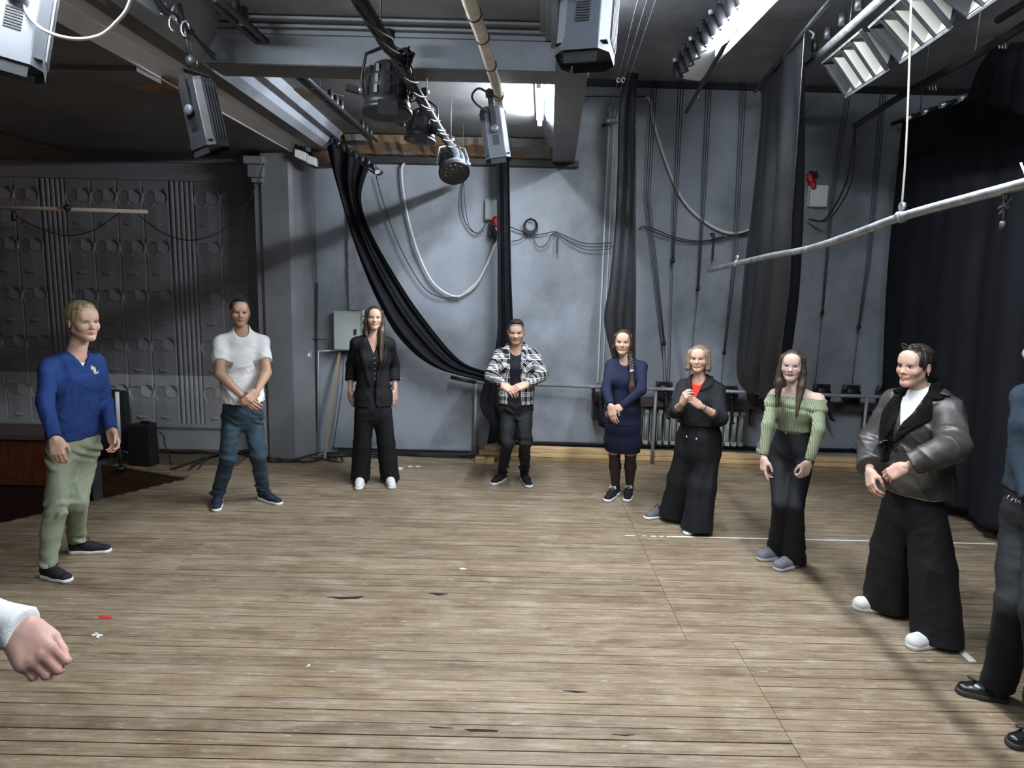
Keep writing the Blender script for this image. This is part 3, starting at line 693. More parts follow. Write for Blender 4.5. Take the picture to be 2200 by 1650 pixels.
def par(loc, zdir, s, label, led=False):
    """PAR can: bell-shaped ribbed housing, rim, yoke, clamp"""
    e = empty('par_lamp', loc, label, 'stage lamp'); e.matrix_world = frame(loc, (1, .2, 0), zdir)
    prof = [(.0, .145), (.035, .143), (.06, .128), (.082, .095), (.094, .055), (.10, .01), (.103, -.04), (.108, -.045), (.108, -.085)]
    bo = MB().lathe((0, 0, 0), [(r*s, h*s) for r, h in prof], (0, 0, 1), 24).build('housing', M['blackmetal'] if not led else M['greybody'], e)
    mb = MB()
    for k in range(12):
        an = 2*PI*k/12; c_, s_ = math.cos(an), math.sin(an)
        for q in range(3):
            z0 = (.085-q*.05)*s; rr = (.088+q*.008)*s; mb.obox((c_*rr, s_*rr, z0), Vector((c_, s_, 0))*.006*s, Vector((-s_, c_, 0))*.008*s, (0, 0, .018*s))
    mb.build('cooling_ribs', M['blackmetal'], bo, stuff=True)
    MB().lathe((0, 0, 0), [(.112*s, -.075*s), (.118*s, -.08*s), (.118*s, -.10*s), (.104*s, -.10*s)], (0, 0, 1), 24).build('rim', M['blackmetal'], e)
    MB().lathe((0, 0, 0), [(.0, -.082*s), (.104*s, -.082*s), (.104*s, -.092*s), (.0, -.092*s)], (0, 0, 1), 24).build('lens', M['black_trim'], e)
    if led:
        for ring, n in ((0.0, 1), (.036, 6), (.074, 12)):
            for k in range(n):
                an = 2*PI*k/n; MB().lathe((ring*s*math.cos(an), ring*s*math.sin(an), -.091*s), [(.013*s, 0), (.013*s, -.008*s), (.008*s, -.014*s), (0, -.015*s)], (0, 0, 1), 8).build('led_lens', M['blackmetal'], e)
    else:
        MB().box((-.045*s, -.118*s, -.135*s), (.045*s, -.108*s, -.07*s)).build('gel_clip', M['blackmetal'], e)
        MB().obox((-.14*s, 0, 0), (.05*s, 0, -.01*s), (0, .012*s, 0), (0, 0, .014*s)).build('tilt_handle', M['blackmetal'], e)
    mb = MB()
    for sx in (-1, 1): mb.tube([(sx*.112*s, 0, -.0), (sx*.118*s, 0, .06*s), (sx*.10*s, 0, .17*s), (sx*.03*s, 0, .205*s)], .008*s, 6)
    mb.tube([(-.03*s, 0, .205*s), (.03*s, 0, .205*s)], .009*s, 6); mb.build('yoke', M['blackmetal'] if not led else M['chrome'], e)
    MB().box((-.022*s, -.008*s, .185*s), (.022*s, .008*s, .225*s)).build('hanger_plate', M['chrome'], e)
    MB().lathe((0, 0, .20*s), [(.012*s, 0), (.012*s, .04*s), (.032*s, .045*s), (.032*s, .085*s), (.01*s, .095*s)], (0, 0, 1), 10).build('hook_clamp', M['blackmetal'], e)
    for sx in (-1, 1): MB().lathe((sx*.112*s, 0, 0), [(.018*s, 0), (.02*s, .012*s), (.012*s, .022*s)], (sx, 0, 0), 8).build('tilt_knob', M['chrome'], e)
    return e
par(A(832, 200, 4.0), (.0, .12, 1), 1.14, 'black bell-shaped stage lamp with side handle, hung on the cable-wound batten')
par(A(905, 275, 5.1), (.10, .10, 1), .92, 'smaller black bell-shaped stage lamp next to the cluster lamp on the batten')
par(A(974, 352, 6.3), (-.12, .62, .75), 1.12, 'round black stage lamp with a cluster of small lenses in its face', True)
# four-cell floods on the upstage batten
def cell_flood(p00, p10, dz, label, n=4):
    """open box with n white reflector cells; long side along the batten, face tilted towards the stage"""
    p00 = Vector(p00); p10 = Vector(p10); lx = p10-p00; L = lx.length; x = lx/L; s = Vector(dz); W = s.length; s = s/W; nrm = x.cross(s)
    if nrm.z > 0: nrm = -nrm
    c = p00+lx/2+s*W/2; e = empty('cell_flood', c, label, 'stage lamp', 'four-cell flood lamps on the upstage batten'); D = .16
    back = -nrm*D
    q = [p00, p10, p10+s*W, p00+s*W]
    bo = MB(c)
    qi = [p+back for p in q]; sh = [c+(p-c)*.72+back for p in q]
    bo.add(q+sh, [(0, 1, 5, 4), (1, 2, 6, 5), (2, 3, 7, 6), (3, 0, 4, 7), (4, 5, 6, 7)]); bo.build('housing', M['blackmetal'], e).modifiers.new('t', 'SOLIDIFY').thickness = .006
    for k in range(n):
        a0 = p00+lx*(k/n+.012); a1 = p00+lx*((k+1)/n-.012); cc = (a0+a1)/2+s*W/2; r = [a0+s*.012, a1+s*.012, a1+s*(W-.012), a0+s*(W-.012)]
        mid = [cc+(p-cc)*.55-nrm*.10 for p in r]
        MB(c).add([p-nrm*.004 for p in r]+mid, [(0, 1, 5, 4), (1, 2, 6, 5), (2, 3, 7, 6), (3, 0, 4, 7), (4, 5, 6, 7)]).build('reflector_cell', M['aisle'], e)
    for k in range(n+1):
        a0 = p00+lx*(k/n); MB(c).obox(a0+s*W/2, x*.007, s*W/2, nrm*.012).build('divider', M['blackmetal'], e)
    for k, ss in enumerate((0, W)): MB(c).obox(p00+lx/2+s*ss, x*L/2, s*.007, nrm*.014).build('rim', M['pipe'], e)
    for k in range(n):
        MB(c).lathe(p00+lx*((k+.5)/n)+s*W*.15+back*1.0, [(.028, 0), (.028, .05), (.02, .055)], -nrm, 10).build('lamp_holder', M['blackmetal'], e)
    return e
zc = 3.72; v0 = on(1768, 134, zc); v1 = on(1849, 66, zc); sdir = A(1818, 207, v0.y)-v0
cell_flood(v0, v1, sdir, 'four-cell flood lamp with open white reflectors, next to the wide satin drape')
w0 = on(1869, 56, zc); w1 = on(1965, -30, zc); cell_flood(w0, w1, A(1936, 132, w0.y)-w0, 'four-cell flood lamp with open white reflectors, middle one on its batten')
u0 = on(1980, -44, zc); u1 = u0+(w1-w0); cell_flood(u0, u1, A(2082, 35, u0.y)-u0, 'four-cell flood lamp with open white reflectors, above the cable-wrapped batten')
fa = v0+(v0-v1)*1.4+Vector((-.02, 0, .06)); fb = u1+Vector((-.02, 0, .06))
e, _, _ = pipe_thing('upstage_batten', fa, fb, .024, 'metal batten carrying the four-cell floods above the woman in the leather coat', M['pipe'])
wires(e, [fa.lerp(fb, k) for k in (.25, .5, .75)], 4.157)
mb = MB(e.location)
for k in range(7): p = fa.lerp(fb, .3+k*.09); mb.lathe(p+Vector((-.03, 0, .03)), [(.025, 0), (.025, .07), (.018, .075)], (0, 0, 1), 10)
mb.build('lamp_holder', M['blackmetal'], e)
# reflector strip with black barrels along the lit tube
r0 = on(1462, 168, 3.80); r1 = on(1640, -40, 3.80); sd = Vector((.16, 0, -.02))
e = empty('border_light', (r0+r1)/2, 'white reflector strip with a row of black barrel sockets under the right ceiling', 'stage lamp')
c = e.location
MB(c).add([r0, r1, r1+sd, r0+sd, r0+Vector((0, 0, .012)), r1+Vector((0, 0, .012)), r1+sd+Vector((0, 0, .012)), r0+sd+Vector((0, 0, .012))], [(0, 1, 2, 3), (7, 6, 5, 4), (0, 4, 5, 1), (1, 5, 6, 2), (2, 6, 7, 3), (3, 7, 4, 0)]).build('reflector', M['white'], e)
for k in range(11):
    p = r0.lerp(r1, (k+.3)/11)+Vector((-.035, 0, .03)); b_ = MB(c).lathe(p, [(.035, -.05), (.037, -.045), (.037, .035), (.022, .05), (.022, .085)], (-.35, 0, 1), 10).build('barrel_socket', M['blackmetal'], e)
    MB(c).lathe(p+Vector((-.03, 0, .085)), [(.014, 0), (.014, .03)], (-.35, 0, 1), 8).build('socket_cap', M['blackmetal'] if k % 3 else M['white'], b_)
ba, bb = A(1475, 240, 6.75), on(1548, 112, 3.74)
MB(c).tube([ba, bb, bb+(bb-ba)*1.2], .018, 8).build('batten', M['blackmetal'], e)
mb = MB(c); mb.lathe(A(1495, 206, 6.5), [(.026, -.012), (.026, .012)], bb-ba, 10); mb.lathe(A(1541, 128, 5.75), [(.03, -.01), (.03, .01)], (1, 0, 0), 12); mb.build('shackle', M['chrome'], e)
wires(e, [r0.lerp(r1, k)+Vector((.08, 0, 0)) for k in (.25, .55, .85)], 4.157, M['pipe'])
# pulley block and wires by the gathered drape
pb_ = A(1314, 262, 7.75)
e = empty('pulley_bracket', pb_, 'small steel pulley bracket on the grey wall beside the gathered drape', 'bracket')
MB(pb_).obox(pb_, (.055, 0, .004), (0, .09, 0), (0, 0, .014)).build('arm', M['pipe'], e)
for k in (-1, 0, 1): MB(pb_).lathe(pb_+Vector((k*.03, -.03, .03)), [(.018, -.006), (.018, .006)], (1, 0, 0), 12).build('sheave', M['chrome'], e)
MB(pb_).tube([pb_+Vector((-.08, .1, -.02)), pb_+Vector((-.02, .03, -.01))], .018, 6).build('strut', M['blackmetal'], e)
for k in range(3):
    p0 = pb_+Vector(((k-1)*.035, -.02, .04)); p1 = on(1372+k*20, -10, 4.15); MB(pb_).tube([p0, p1], .0035, 5).build('wire', M['pipe'], e)
hp = A(1334, 172, 6.9); e = empty('wire_shackles', hp, 'pair of bright shackles on the thin wires above the gathered drape', 'shackle')
for k in (-1, 1): MB(hp).tube([hp+Vector((k*.022+.016*math.cos(q*.63), 0, .022*math.sin(q*.63))) for q in range(11)], .006, 5).build('ring', M['chrome'], e)
# hooks by the proscenium
hk = A(375, 40, 3.7); e = empty('cable_hanger', hk, 'bunch of bright cable hooks hanging near the moulded proscenium edge', 'hook')
for k, (x, y) in enumerate(((348, 15), (378, 28), (372, 50), (398, 62))):
    p = A(x, y, 3.7-k*.03); MB(hk).tube([p+Vector((.02*math.cos(q*.7), 0, .035*math.sin(q*.7))) for q in range(8)], .0055, 5).build('hook', M['chrome'], e)
MB(hk).tube(spline([A(330, -10, 3.6), A(352, 20, 3.65), A(385, 42, 3.7), A(412, 70, 3.8)], 5), .016, 7).build('bar', M['blackmetal'], e)
for k in range(2): MB(hk).tube(spline([A(412, 70, 3.8), A(470, 135-k*10, 4.4), A(545, 180-k*8, 5.3), A(610, 225, 6.2), A(690, 290, 7.3)], 6), .006, 5).build('cable', M['cable'], e)
e = empty('ceiling_conduits', A(400, 90, 4.2), 'pair of painted conduits clipped along the inner face of the proscenium', 'conduit')
for k in range(2):
    MB(e.location).tube(spline([A(200+k*14, -14, 3.35), A(290+k*10, 40, 3.8), A(345+k*9, 80, 4.1), A(385+k*8, 110, 4.4), A(410+k*6, 150, 4.75), A(470+k*8, 178, 5.1), A(535+k*8, 225, 5.9), A(600+k*8, 262, 6.7), A(668+k*6, 310, 7.5)], 6), .018, 8).build('conduit', M['steel'], e)
e = empty('white_ducts', A(650, 330, 7.55), 'two torn white boxes at the proscenium corner over the pillar', 'box')
MB(e.location).obox(A(648, 334, 7.55), (.06, 0, -.025), (0, .05, 0), (0, 0, .045)).build('box', M['white'], e, .01)
MB(e.location).obox(A(671, 346, 7.55), (.05, 0, -.015), (0, .05, 0), (0, 0, .042)).build('box', M['white'], e, .01)
# ================================================================== ON THE FAR WALL
def seg(*p): return [Vector(q) for q in p]
# railing
rl = empty('railing', (1.8, 7.8, 0), 'grey steel pipe railing along the far wall', 'railing'); c = rl.location
R0, R1, R2 = on(1020, 985), on(1400, 1000), on(1845, 1020)
tops = [A(1021, 822, R0.y), A(1400, 828, R1.y), A(1846, 836, R2.y)]
zr = .885
for p in (R0, R1, R2):
    MB(c).tube([(p.x, p.y, .0), (p.x, p.y, zr)], .019, 10).build('post', M['steel'], rl); MB(c).lathe((p.x, p.y, 0), [(.035, 0), (.035, .008), (.02, .012)], (0, 0, 1), 12).build('base_flange', M['steel'], rl)
dR = (R2-R0).normalized()
MB(c).tube([(R0.x, R0.y, zr), (R2.x, R2.y, zr), (R2.x+dR.x*.35, R2.y+dR.y*.35, zr)], .02, 10).build('top_rail', M['steel'], rl)
MB(c).tube([(R0.x, R0.y, zr), A(968, 810, 7.9)], .022, 8).build('rail_stub', M['blackmetal'], rl)
# timber lying under the railing
for i, (x0, y0, x1, y1, zb, h, Yd, lb) in enumerate(((1024, 985, 1842, 1010, .0, .042, 7.925, 'darker bottom pine plank of the stack under the railing'),
        (1030, 978, 1842, 1003, .046, .05, 7.935, 'second pine plank of the stack under the railing'), (1042, 965, 1842, 989, .10, .055, 7.94, 'topmost pale pine plank of the stack under the railing'),
        (1022, 975, 1062, 977, .046, .07, 7.70, 'short pine offcut beside the cable heap at the railing post'))):
    a = A(x0, y0, Yd); b = A(x1, y1, Yd-.18 if i < 3 else Yd); d = Vector((b.x-a.x, b.y-a.y, 0)); L = d.length; d.normalize(); n_ = Vector((-d.y, d.x, 0))
    if i == 3: zb = .0
    ctr = Vector(((a.x+b.x)/2, (a.y+b.y)/2, zb+h/2))
    o = MB(ctr).obox(ctr, d*L/2, n_*(.045 if i < 3 else .03), (0, 0, h/2)).build('timber_plank', M['timber'] if i else mat('dark_pine', (.34, .22, .11), .7, var=.3), None, .003)
    o.location = ctr; tag(o, lb, 'plank', 'pine planks stacked under the railing')
# heating pipe along the wall foot
e = empty('heating_pipe', (2.6, 7.93, .17), 'black heating pipe running low along the far wall', 'pipe')
MB(e.location).tube([(-.1, 7.972, .182), (4.9, 7.972, .182)], .02, 8).build('pipe', M['black_trim'], e)
for x in (.2, 1.4, 2.75, 4.0): MB(e.location).obox((x, 7.99, .182), (.012, 0, 0), (0, .009, 0), (0, 0, .024)).build('bracket', M['black_trim'], e)
# cast iron radiator
rd = empty('radiator', (2.1, 7.93, .24), 'grey cast-iron section radiator behind the railing', 'radiator'); c = rd.location
x = 1.50; k = 0
while x < 2.74:
    me = MB(c)
    for dy in (-.03, .03): me.tube([(x, 7.925+dy, .25), (x, 7.925+dy, .60)], .019, 8)
    me.obox((x, 7.925, .60), (.024, 0, 0), (0, .055, 0), (0, 0, .022)); me.obox((x, 7.925, .245), (.024, 0, 0), (0, .055, 0), (0, 0, .022))
    me.obox((x, 7.925, .42), (.028, 0, 0), (0, .006, 0), (0, 0, .17))
    me.v = [tuple(v) for v in me.v]
    o = me.build('section', M['radiator'], rd, stuff=True); del o['kind']
    x += .078
# brown winch beam and winches
wbm = empty('winch_beam', (3.1, 7.86, .66), 'dark brown timber beam carrying the hand winches', 'beam'); c = wbm.location
MB(c).box((1.50, 7.84, .665), (4.9, 7.95, .755)).build('timber', M['shelf'], wbm, .004)
for x in (2.80, 3.4, 4.1): MB(c).box((x-.02, 7.93, .45), (x+.02, 8.0, .665)).build('wall_bracket', M['shelf'], wbm)
WX = [(1288, 850, 'beside the braided woman, a black bag below it'), (1428, 843, 'over the radiator next to the braided woman'), (1568, 852, 'next to the bob-haired woman'), (1625, 853, 'below the wide satin drape'), (1768, 848, 'behind the shoulder of the woman in green'),
      (1832, 850, 'beside the last railing post'), (1905, 852, 'half behind the leather coat')]
for i, (px, py, where) in enumerate(WX):
    p = A(px, py, 7.80); e = empty('hand_winch', p, 'greasy black hand winch '+where, 'winch', 'hand winches on the far wall'); p = Vector(p)
    MB(p).lathe(p+Vector((0, -.0, .0)), [(.085, -.02), (.09, -.015), (.09, .012), (.06, .02), (.03, .035), (.0, .036)], (0, -1, 0), 20).build('drum_wheel', M['grease'], e)
    MB(p).lathe(p+Vector((0, -.03, 0)), [(.022, 0), (.022, .05), (.012, .055)], (0, -1, 0), 10).build('hub', M['grease'], e)
    MB(p).lathe(p+Vector((0, .055, .025)), [(.02, -.075), (.075, -.07), (.088, -.05), (.088, .05), (.075, .07), (.02, .075)], (1, 0, 0), 18).build('gear_case', M['grease'], e)
    MB(p).obox(p+Vector((.05, -.01, -.03)), (.012, 0, 0), (0, .05, 0), (0, 0, .055)).build('pawl', M['grease'], e, .004)
    an = [.1, .12, .05, .5, .3, -1.25, .4][i]; dr = Vector((math.sin(an), -.12, -math.cos(an)))
    h0 = p+Vector((0, -.07, -.02)); MB(p).obox(h0+dr*.13, dr*.13, dr.cross(Vector((0, 1, 0))).normalized()*.016, (0, .008, 0)).build('crank_arm', M['grease'], e)
    MB(p).tube([h0+dr*.25, h0+dr*.25+Vector((0, -.07, 0))], .012, 8).build('crank_handle', M['grease'], e)
    MB(p).lathe(p+Vector((.0, .05, .085)), [(.03, -.09), (.03, .09)], (1, 0, 0), 10).build('rope_drum', M['rope'], e)
    if i == 0: MB(p).box((p.x-.06, 7.83, .5), (p.x+.06, 8.0, p.z-.05)).build('wall_plate', M['grease'], e)
# black bag below the first winch
p = A(1302, 896, 7.68); e = empty('black_bag', p, 'slack black bag hanging under the winch beside the braided woman', 'bag')
MB(p).lathe(p+Vector((0, 0, -.10)), [(.03, -.02), (.075, .0), (.09, .06), (.075, .14), (.04, .19), (.02, .21)], (0, .05, 1), 14).build('sack', M['drape'], e)
MB(p).tube([p+Vector((0, 0, .10)), p+Vector((-.03, .04, .22))], .008, 6).build('strap', M['cable'], e)
# hoist ropes: three wires, a block, one line down to a winch
RP = [((1405, 186), (1392, 420), (1427, 738), (1432, 826), 'with its plug hanging near the bob-haired woman'), ((1462, 186), (1452, 420), (1446, 560), (1438, 826), 'next to the gathered drape'),
      ((1523, 176), (1512, 414), (1500, 620), (1480, 826), 'whose small block hangs halfway up the wall'), ((1598, 168), (1578, 560), (1556, 757), (1548, 838), 'left of the wide satin drape, ending in a black plug'),
      ((1822, 200), (1786, 443), (1767, 672), (1750, 838), 'behind the woman in green with a block at its lower end'), ((1900, 170), (1866, 559), (1845, 702), (1829, 838), 'beside the drooping lead with a black plug'),
      ((1952, 330), (1938, 548), (1925, 680), (1906, 838), 'at the edge of the backdrop')]
for i, (a, b, d, f, w_) in enumerate(RP):
    Yr = 7.86; pa, pb, pd, pf = (A(*a, Yr), A(*b, Yr), A(*d, Yr), A(*f, Yr)); pf.y = 7.86; 
    if i < 6: pa.z = 4.157
    e = empty('hoist_rope', pf, 'thin wire hoist rope '+w_, 'rope', 'hoist ropes on the far wall')
    for k in (-1, 0, 1): MB(pf).tube([pa+Vector((k*.028, 0, 0)), pb+Vector((k*.02, 0, 0)), pd+Vector((k*.008, 0, 0))], .0045, 5).build('wire', M['rope'], e)
    MB(pf).lathe(pd, [(.008, .03), (.022, .012), (.022, -.018), (.01, -.03)], (.1, 0, 1), 8).build('block', M['grease'], e)
    MB(pf).tube([pd, pf], .0045, 5).build('fall_line', M['rope'], e)
# electrical cabinet and conduits
cb = empty('electrical_cabinet', (-1.80, 7.92, 1.2), 'pale grey-green electrical cabinet on the dark wall beside the woman in the blazer', 'cabinet'); c = cb.location
MB(c).box((-1.955, 7.86, 1.215), (-1.66, 7.994, 1.655)).build('body', M['cab'], cb, .006)
dd = MB(c).box((-1.943, 7.845, 1.228), (-1.675, 7.861, 1.643)).build('door', M['cab'], cb, .004)
MB(c).obox((-1.705, 7.838, 1.43), (.012, 0, 0), (0, .008, 0), (0, 0, .03)).build('lock', M['blackmetal'], dd)
for k in range(4): MB(c).box((-1.655, 7.99, 1.60-k*.075), (-1.60, 7.998, 1.66-k*.075)).build('paper_note', M['white'], cb)
mb = MB(c)
for k in range(4): mb.lathe((-1.87+k*.035, 7.93, 1.215), [(.016, 0), (.016, -.03-.01*(k % 2)), (.008, -.05)], (0, 0, 1), 8)
mb.build('cable_gland', M['cable'], cb)
MB(c).tube(spline([A(738, 765, 7.93), A(735, 830, 7.93), A(725, 900, 7.93), A(716, 962, 7.9)], 5), .005, 5).build('cable', M['cable'], cb)
e = empty('cable_trunking', (-1.75, 7.97, 1.7), 'grey metal trunking rising from the cabinet to the ceiling', 'conduit')
MB(e.location).box((-1.80, 7.955, 1.66), (-1.71, 8.0, 3.2)).build('trunking', M['steel'], e)
for z in (2.1, 2.8): MB(e.location).box((-1.81, 7.95, z), (-1.70, 8.0, z+.02)).build('strap', M['steel'], e)
e = empty('wall_conduit', (-2.12, 7.93, .3), 'pale conduit bent at the cabinet level next to a black riser pipe', 'conduit')
MB(e.location).tube([A(684, 925, 7.93), A(684, 754, 7.93), A(722, 753, 7.93)], .012, 8).build('conduit', M['fascia'], e)
MB(e.location).tube([A(678, 985, 7.9), A(680, 800, 7.9), A(681, 608, 7.9)], .013, 8).build('riser_pipe', M['black_trim'], e)
MB(e.location).tube(spline([A(660, 733, 7.86), A(672, 728, 7.86), A(690, 729, 7.88), A(704, 730, 7.9)], 4), .008, 6).build('hook_bar', M['black_trim'], e)
e = empty('light_switch', A(661, 762, 7.86), 'small white light switch on the splayed pillar side', 'switch')
q = A(661, 762, 7.80); MB(e.location).obox(q, Vector((.022, .035, 0)), Vector((.01, -.006, 0)), (0, 0, .04)).build('plate', M['white'], e, .003)
MB(e.location).obox(q+Vector((.012, -.008, 0)), Vector((.008, .013, 0)), Vector((.006, -.004, 0)), (0, 0, .018)).build('rocker', M['white'], e)
st = [A(730, 756, 7.93), A(697, 958, 7.72)]; st[1].z = .0; ctr = (st[0]+st[1])/2; t = (st[1]-st[0])
e = empty('wooden_stick', st[1], 'worn wooden stick leaning on the wall under the cabinet', 'stick'); MB(st[1]).obox(ctr, t/2, (.014, 0, 0), (0, .010, 0)).build('stick', M['wstick'], e)
MB(st[1]).obox(ctr+t*.40, t*.02, (.0155, 0, 0), (0, .0115, 0)).build('tape_band', M['steel'], e)
# wall sockets with red plugs
for i, (x0, y0, x1, y1, lb) in enumerate(((1043, 428, 1070, 474, 'grey socket box with a red plug and tangled leads beside the narrow drape'), (1736, 399, 1768, 446, 'white socket box with two red plugs beside the wide satin drape'))):
    a = A(x0, y0, 8.0); b = A(x1, y1, 8.0); e = empty('socket_box', ((a.x+b.x)/2, 7.95, b.z), lb, 'socket box'); c = e.location
    MB(c).box((a.x, 7.90, b.z), (b.x, 8.0, a.z)).build('box', M['cab'] if i == 0 else M['white'], e, .006)
    MB(c).box((a.x+.012, 7.892, b.z+.012), (b.x-.012, 7.902, a.z-.012)).build('cover', M['cab'] if i == 0 else M['white'], e, .003)
    for (px, py) in (((1064, 476),) if i == 0 else ((1741, 383), (1747, 396))):
        p = A(px, py, 7.90); MB(c).lathe(p, [(.032, -.05), (.036, -.04), (.036, .0), (.026, .012), (.026, .05), (.015, .06)], (.15, -.5, -1), 12).build('red_plug', M['red'], e)
    mb = MB(c); p = A(1062, 505, 7.9) if i == 0 else A(1750, 372, 7.9)
    for k in range(10 if i == 0 else 4):
        mb.tube(spline([p+Vector((random.gauss(0, .035), random.gauss(0, .02), random.gauss(0, .06 if i == 0 else .03))) for _ in range(6)], 5), .0055, 5)
    mb.build('tangled_leads', M['cable'], e, stuff=True)
# cable coil and the runs along the wall
def cable_thing(name, pts, r, label, m, Yd=7.93, cat='cable', extra=()):
    P_ = [A(x, y, Yd) for x, y in pts]; e = empty(name, P_[len(P_)//2], label, cat)
    MB(e.location).tube(spline(P_, 6), r, 6).build('cable', m, e)
    for q in extra: MB(e.location).tube(spline([A(x, y, Yd-.015) for x, y in q], 6), r*.85, 6).build('cable', m, e)
    return e
cc = A(1140, 484, 7.93); e = empty('cable_coil', cc, 'small black cable coil hanging on a wall hook', 'cable')
for k in range(5):
    MB(cc).tube([cc+Vector(((.058+.005*k)*math.cos(q*.45), -.008*k, (.062+.006*k)*math.sin(q*.45)-.004*k)) for q in range(15)], .006, 6).build('loop', M['cable'], e)
MB(cc).tube([cc+Vector((0, .06, .075)), cc+Vector((0, -.04, .075)), cc+Vector((0, -.05, .095))], .006, 6).build('hook', M['pipe'], e)
cable_thing('wall_cable', [(1095, 487), (1120, 497), (1145, 504), (1170, 502), (1193, 498), (1225, 512), (1260, 523), (1312, 522)], .006, 'thin black cables slung across the bright part of the wall beside the coil', M['cable'], extra=([(1098, 519), (1118, 514), (1134, 500)], [(1144, 500), (1150, 522), (1160, 531), (1175, 524), (1192, 500), (1230, 525), (1265, 537), (1312, 535)]))
cable_thing('wall_cable', [(1372, 492), (1384, 486), (1410, 494), (1450, 510), (1500, 518), (1545, 512), (1590, 505), (1616, 500)], .007, 'thin black cables slung between the gathered drape and the wide satin drape', M['cable'], extra=([(1384, 489), (1430, 508), (1475, 519), (1530, 517), (1580, 506), (1616, 494)],))
cable_thing('pale_cable', [(870, 348), (863, 365), (868, 420), (882, 490), (905, 560), (935, 612), (980, 637), (1020, 615), (1045, 570), (1066, 518)], .013, 'thick pale cable hanging in a deep loop beside the tied-back drape', M['wcable'], extra=([(985, 640), (1025, 605), (1050, 562)],))
cable_thing('pale_cable', [(1388, 208), (1398, 218), (1405, 262), (1430, 345), (1462, 420), (1500, 465), (1550, 496), (1590, 500), (1617, 490)], .016, 'thick pale cable curving down behind the wide satin drape', M['wcable'])
cable_thing('black_lead', [(808, 378), (822, 430), (850, 510), (885, 580), (915, 622), (945, 638), (985, 640)], .006, 'thin black lead hanging behind the tied-back drape', M['cable'])
cable_thing('hanging_lead', [(996, 386), (990, 430), (996, 468), (1012, 495), (1030, 498), (1044, 480)], .005, 'thin lead hanging in a loop from the cluster lamp', M['cable'], extra=([(996, 388), (999, 440), (1008, 485), (1025, 502), (1040, 495)],))
cable_thing('wall_lead', [(1258, 207), (1300, 207), (1388, 208)], .006, 'thin dark lead fixed level across the upper wall', M['cable'], 7.985)
for (x, y0, y1, lb) in ((1196, 498, 545, 'small iron bracket on the bright wall under the slung cables'), (1532, 502, 560, 'dark iron bracket with side arm left of the wide satin drape')):
    a = A(x, y0, 7.9); b = A(x+1, y1, 7.9); e = empty('wall_bracket', b, lb, 'bracket')
    MB(b).obox((a+b)/2, (.009, 0, 0), (0, .008, 0), (0, 0, (a.z-b.z)/2)).build('bar', M['blackmetal'], e); MB(b).tube([a, (a.x, 8.0, a.z)], .01, 6).build('pin', M['blackmetal'], e)
    if x > 1500: MB(b).tube([(a.x, 7.88, a.z-.06), (a.x+.09, 7.8, a.z-.03)], .01, 6).build('side_arm', M['blackmetal'], e)
# bottles
for i, (px, lb) in enumerate(((1634, 'clear plastic bottle with blue cap on the timber behind the woman in green'), (1655, 'clear plastic bottle without cap half hidden by the woman in green'))):
    p = A(px, 962, 7.82); zb = .157; p.z = zb; e = empty('plastic_bottle', (p.x, p.y, zb), lb, 'bottle', 'plastic bottles by the wall')
    c = Vector((p.x, p.y, zb)); MB(c).lathe(c, [(.040, 0), (.046, .01), (.046, .075), (.042, .08), (.046, .085), (.045, .12), (.02, .15), (.018, .165)], (0, 0, 1), 14).build('body', M['bottle'], e)
    MB(c).lathe(c, [(.0465, .025), (.0465, .065)], (0, 0, 1), 14).build('paper_label', M['white'], e)
    if i == 0: MB(c).lathe(c, [(.021, .158), (.021, .185), (.0, .187)], (0, 0, 1), 12).build('cap', M['lid'], e)

# ================================================================== ON THE FLOOR
def snake(name, px, label, seed, n=5, spread=.18, r=.008):
    r3 = random.Random(seed); e = empty(name, on(*px[len(px)//2]), label, 'cable')
    for k in range(n):
        P_ = []
        for x, y in px:
            q = on(x, y); P_.append(Vector((min(7.0, q.x+r3.gauss(0, spread)), min(7.9, q.y+r3.gauss(0, spread*.35)), r*(1.2+1.6*k*.5))))
        MB(e.location).tube(spline(P_, 8), r, 6).build('cable', M['cable'], e)
    return e
snake('floor_cable', [(395, 1012), (450, 985), (520, 975), (600, 990), (650, 993), (720, 980), (770, 978)], 'tangle of black cables on the boards round the grey pillar', 1, 5, .10)
snake('floor_cable', [(690, 980), (720, 988), (745, 976), (770, 985), (800, 978)], 'black cables coiled at the wall foot behind the woman in the blazer', 5, 5, .13)
snake('floor_cable', [(905, 975), (940, 978), (975, 975), (1000, 982), (1012, 985)], 'small heap of black cable at the foot of the railing post', 2, 7, .07)
snake('floor_cable', [(345, 972), (380, 975), (420, 972), (470, 976)], 'black cables lying behind the low loudspeaker on the platform', 3, 4, .10)
cable_thing('speaker_lead', [(342, 928), (352, 938), (354, 955), (362, 972), (368, 1000)], .007, 'thin lead running down from the low loudspeaker', M['cable'], 7.35)
def tape(name, pts, label, m, cat='tape', group=None):
    P_ = [on(x, y, .0015) for x, y in pts]; c = sum(P_, Vector())/len(P_); c.z = 0
    o = MB(c).add([Vector((p.x, p.y, .0005)) for p in P_]+[Vector((p.x, p.y, .0022)) for p in P_], [tuple(range(len(P_)-1, -1, -1)), tuple(range(len(P_), 2*len(P_)))]+[(i, (i+1) % len(P_), len(P_)+(i+1) % len(P_), len(P_)+i) for i in range(len(P_))]).build(name, m)
    o.location = c; return tag(o, label, cat, group)
tl = on(1440, 1151.5); tr = on(2135, 1170)
o = MB(tl).box((tl.x, 5.615, .0005), (4.1, 5.637, .002)).build('tape_line', M['tape']); o.location = tl; tag(o, 'long thin white tape line on the boards behind the woman in green', 'tape')
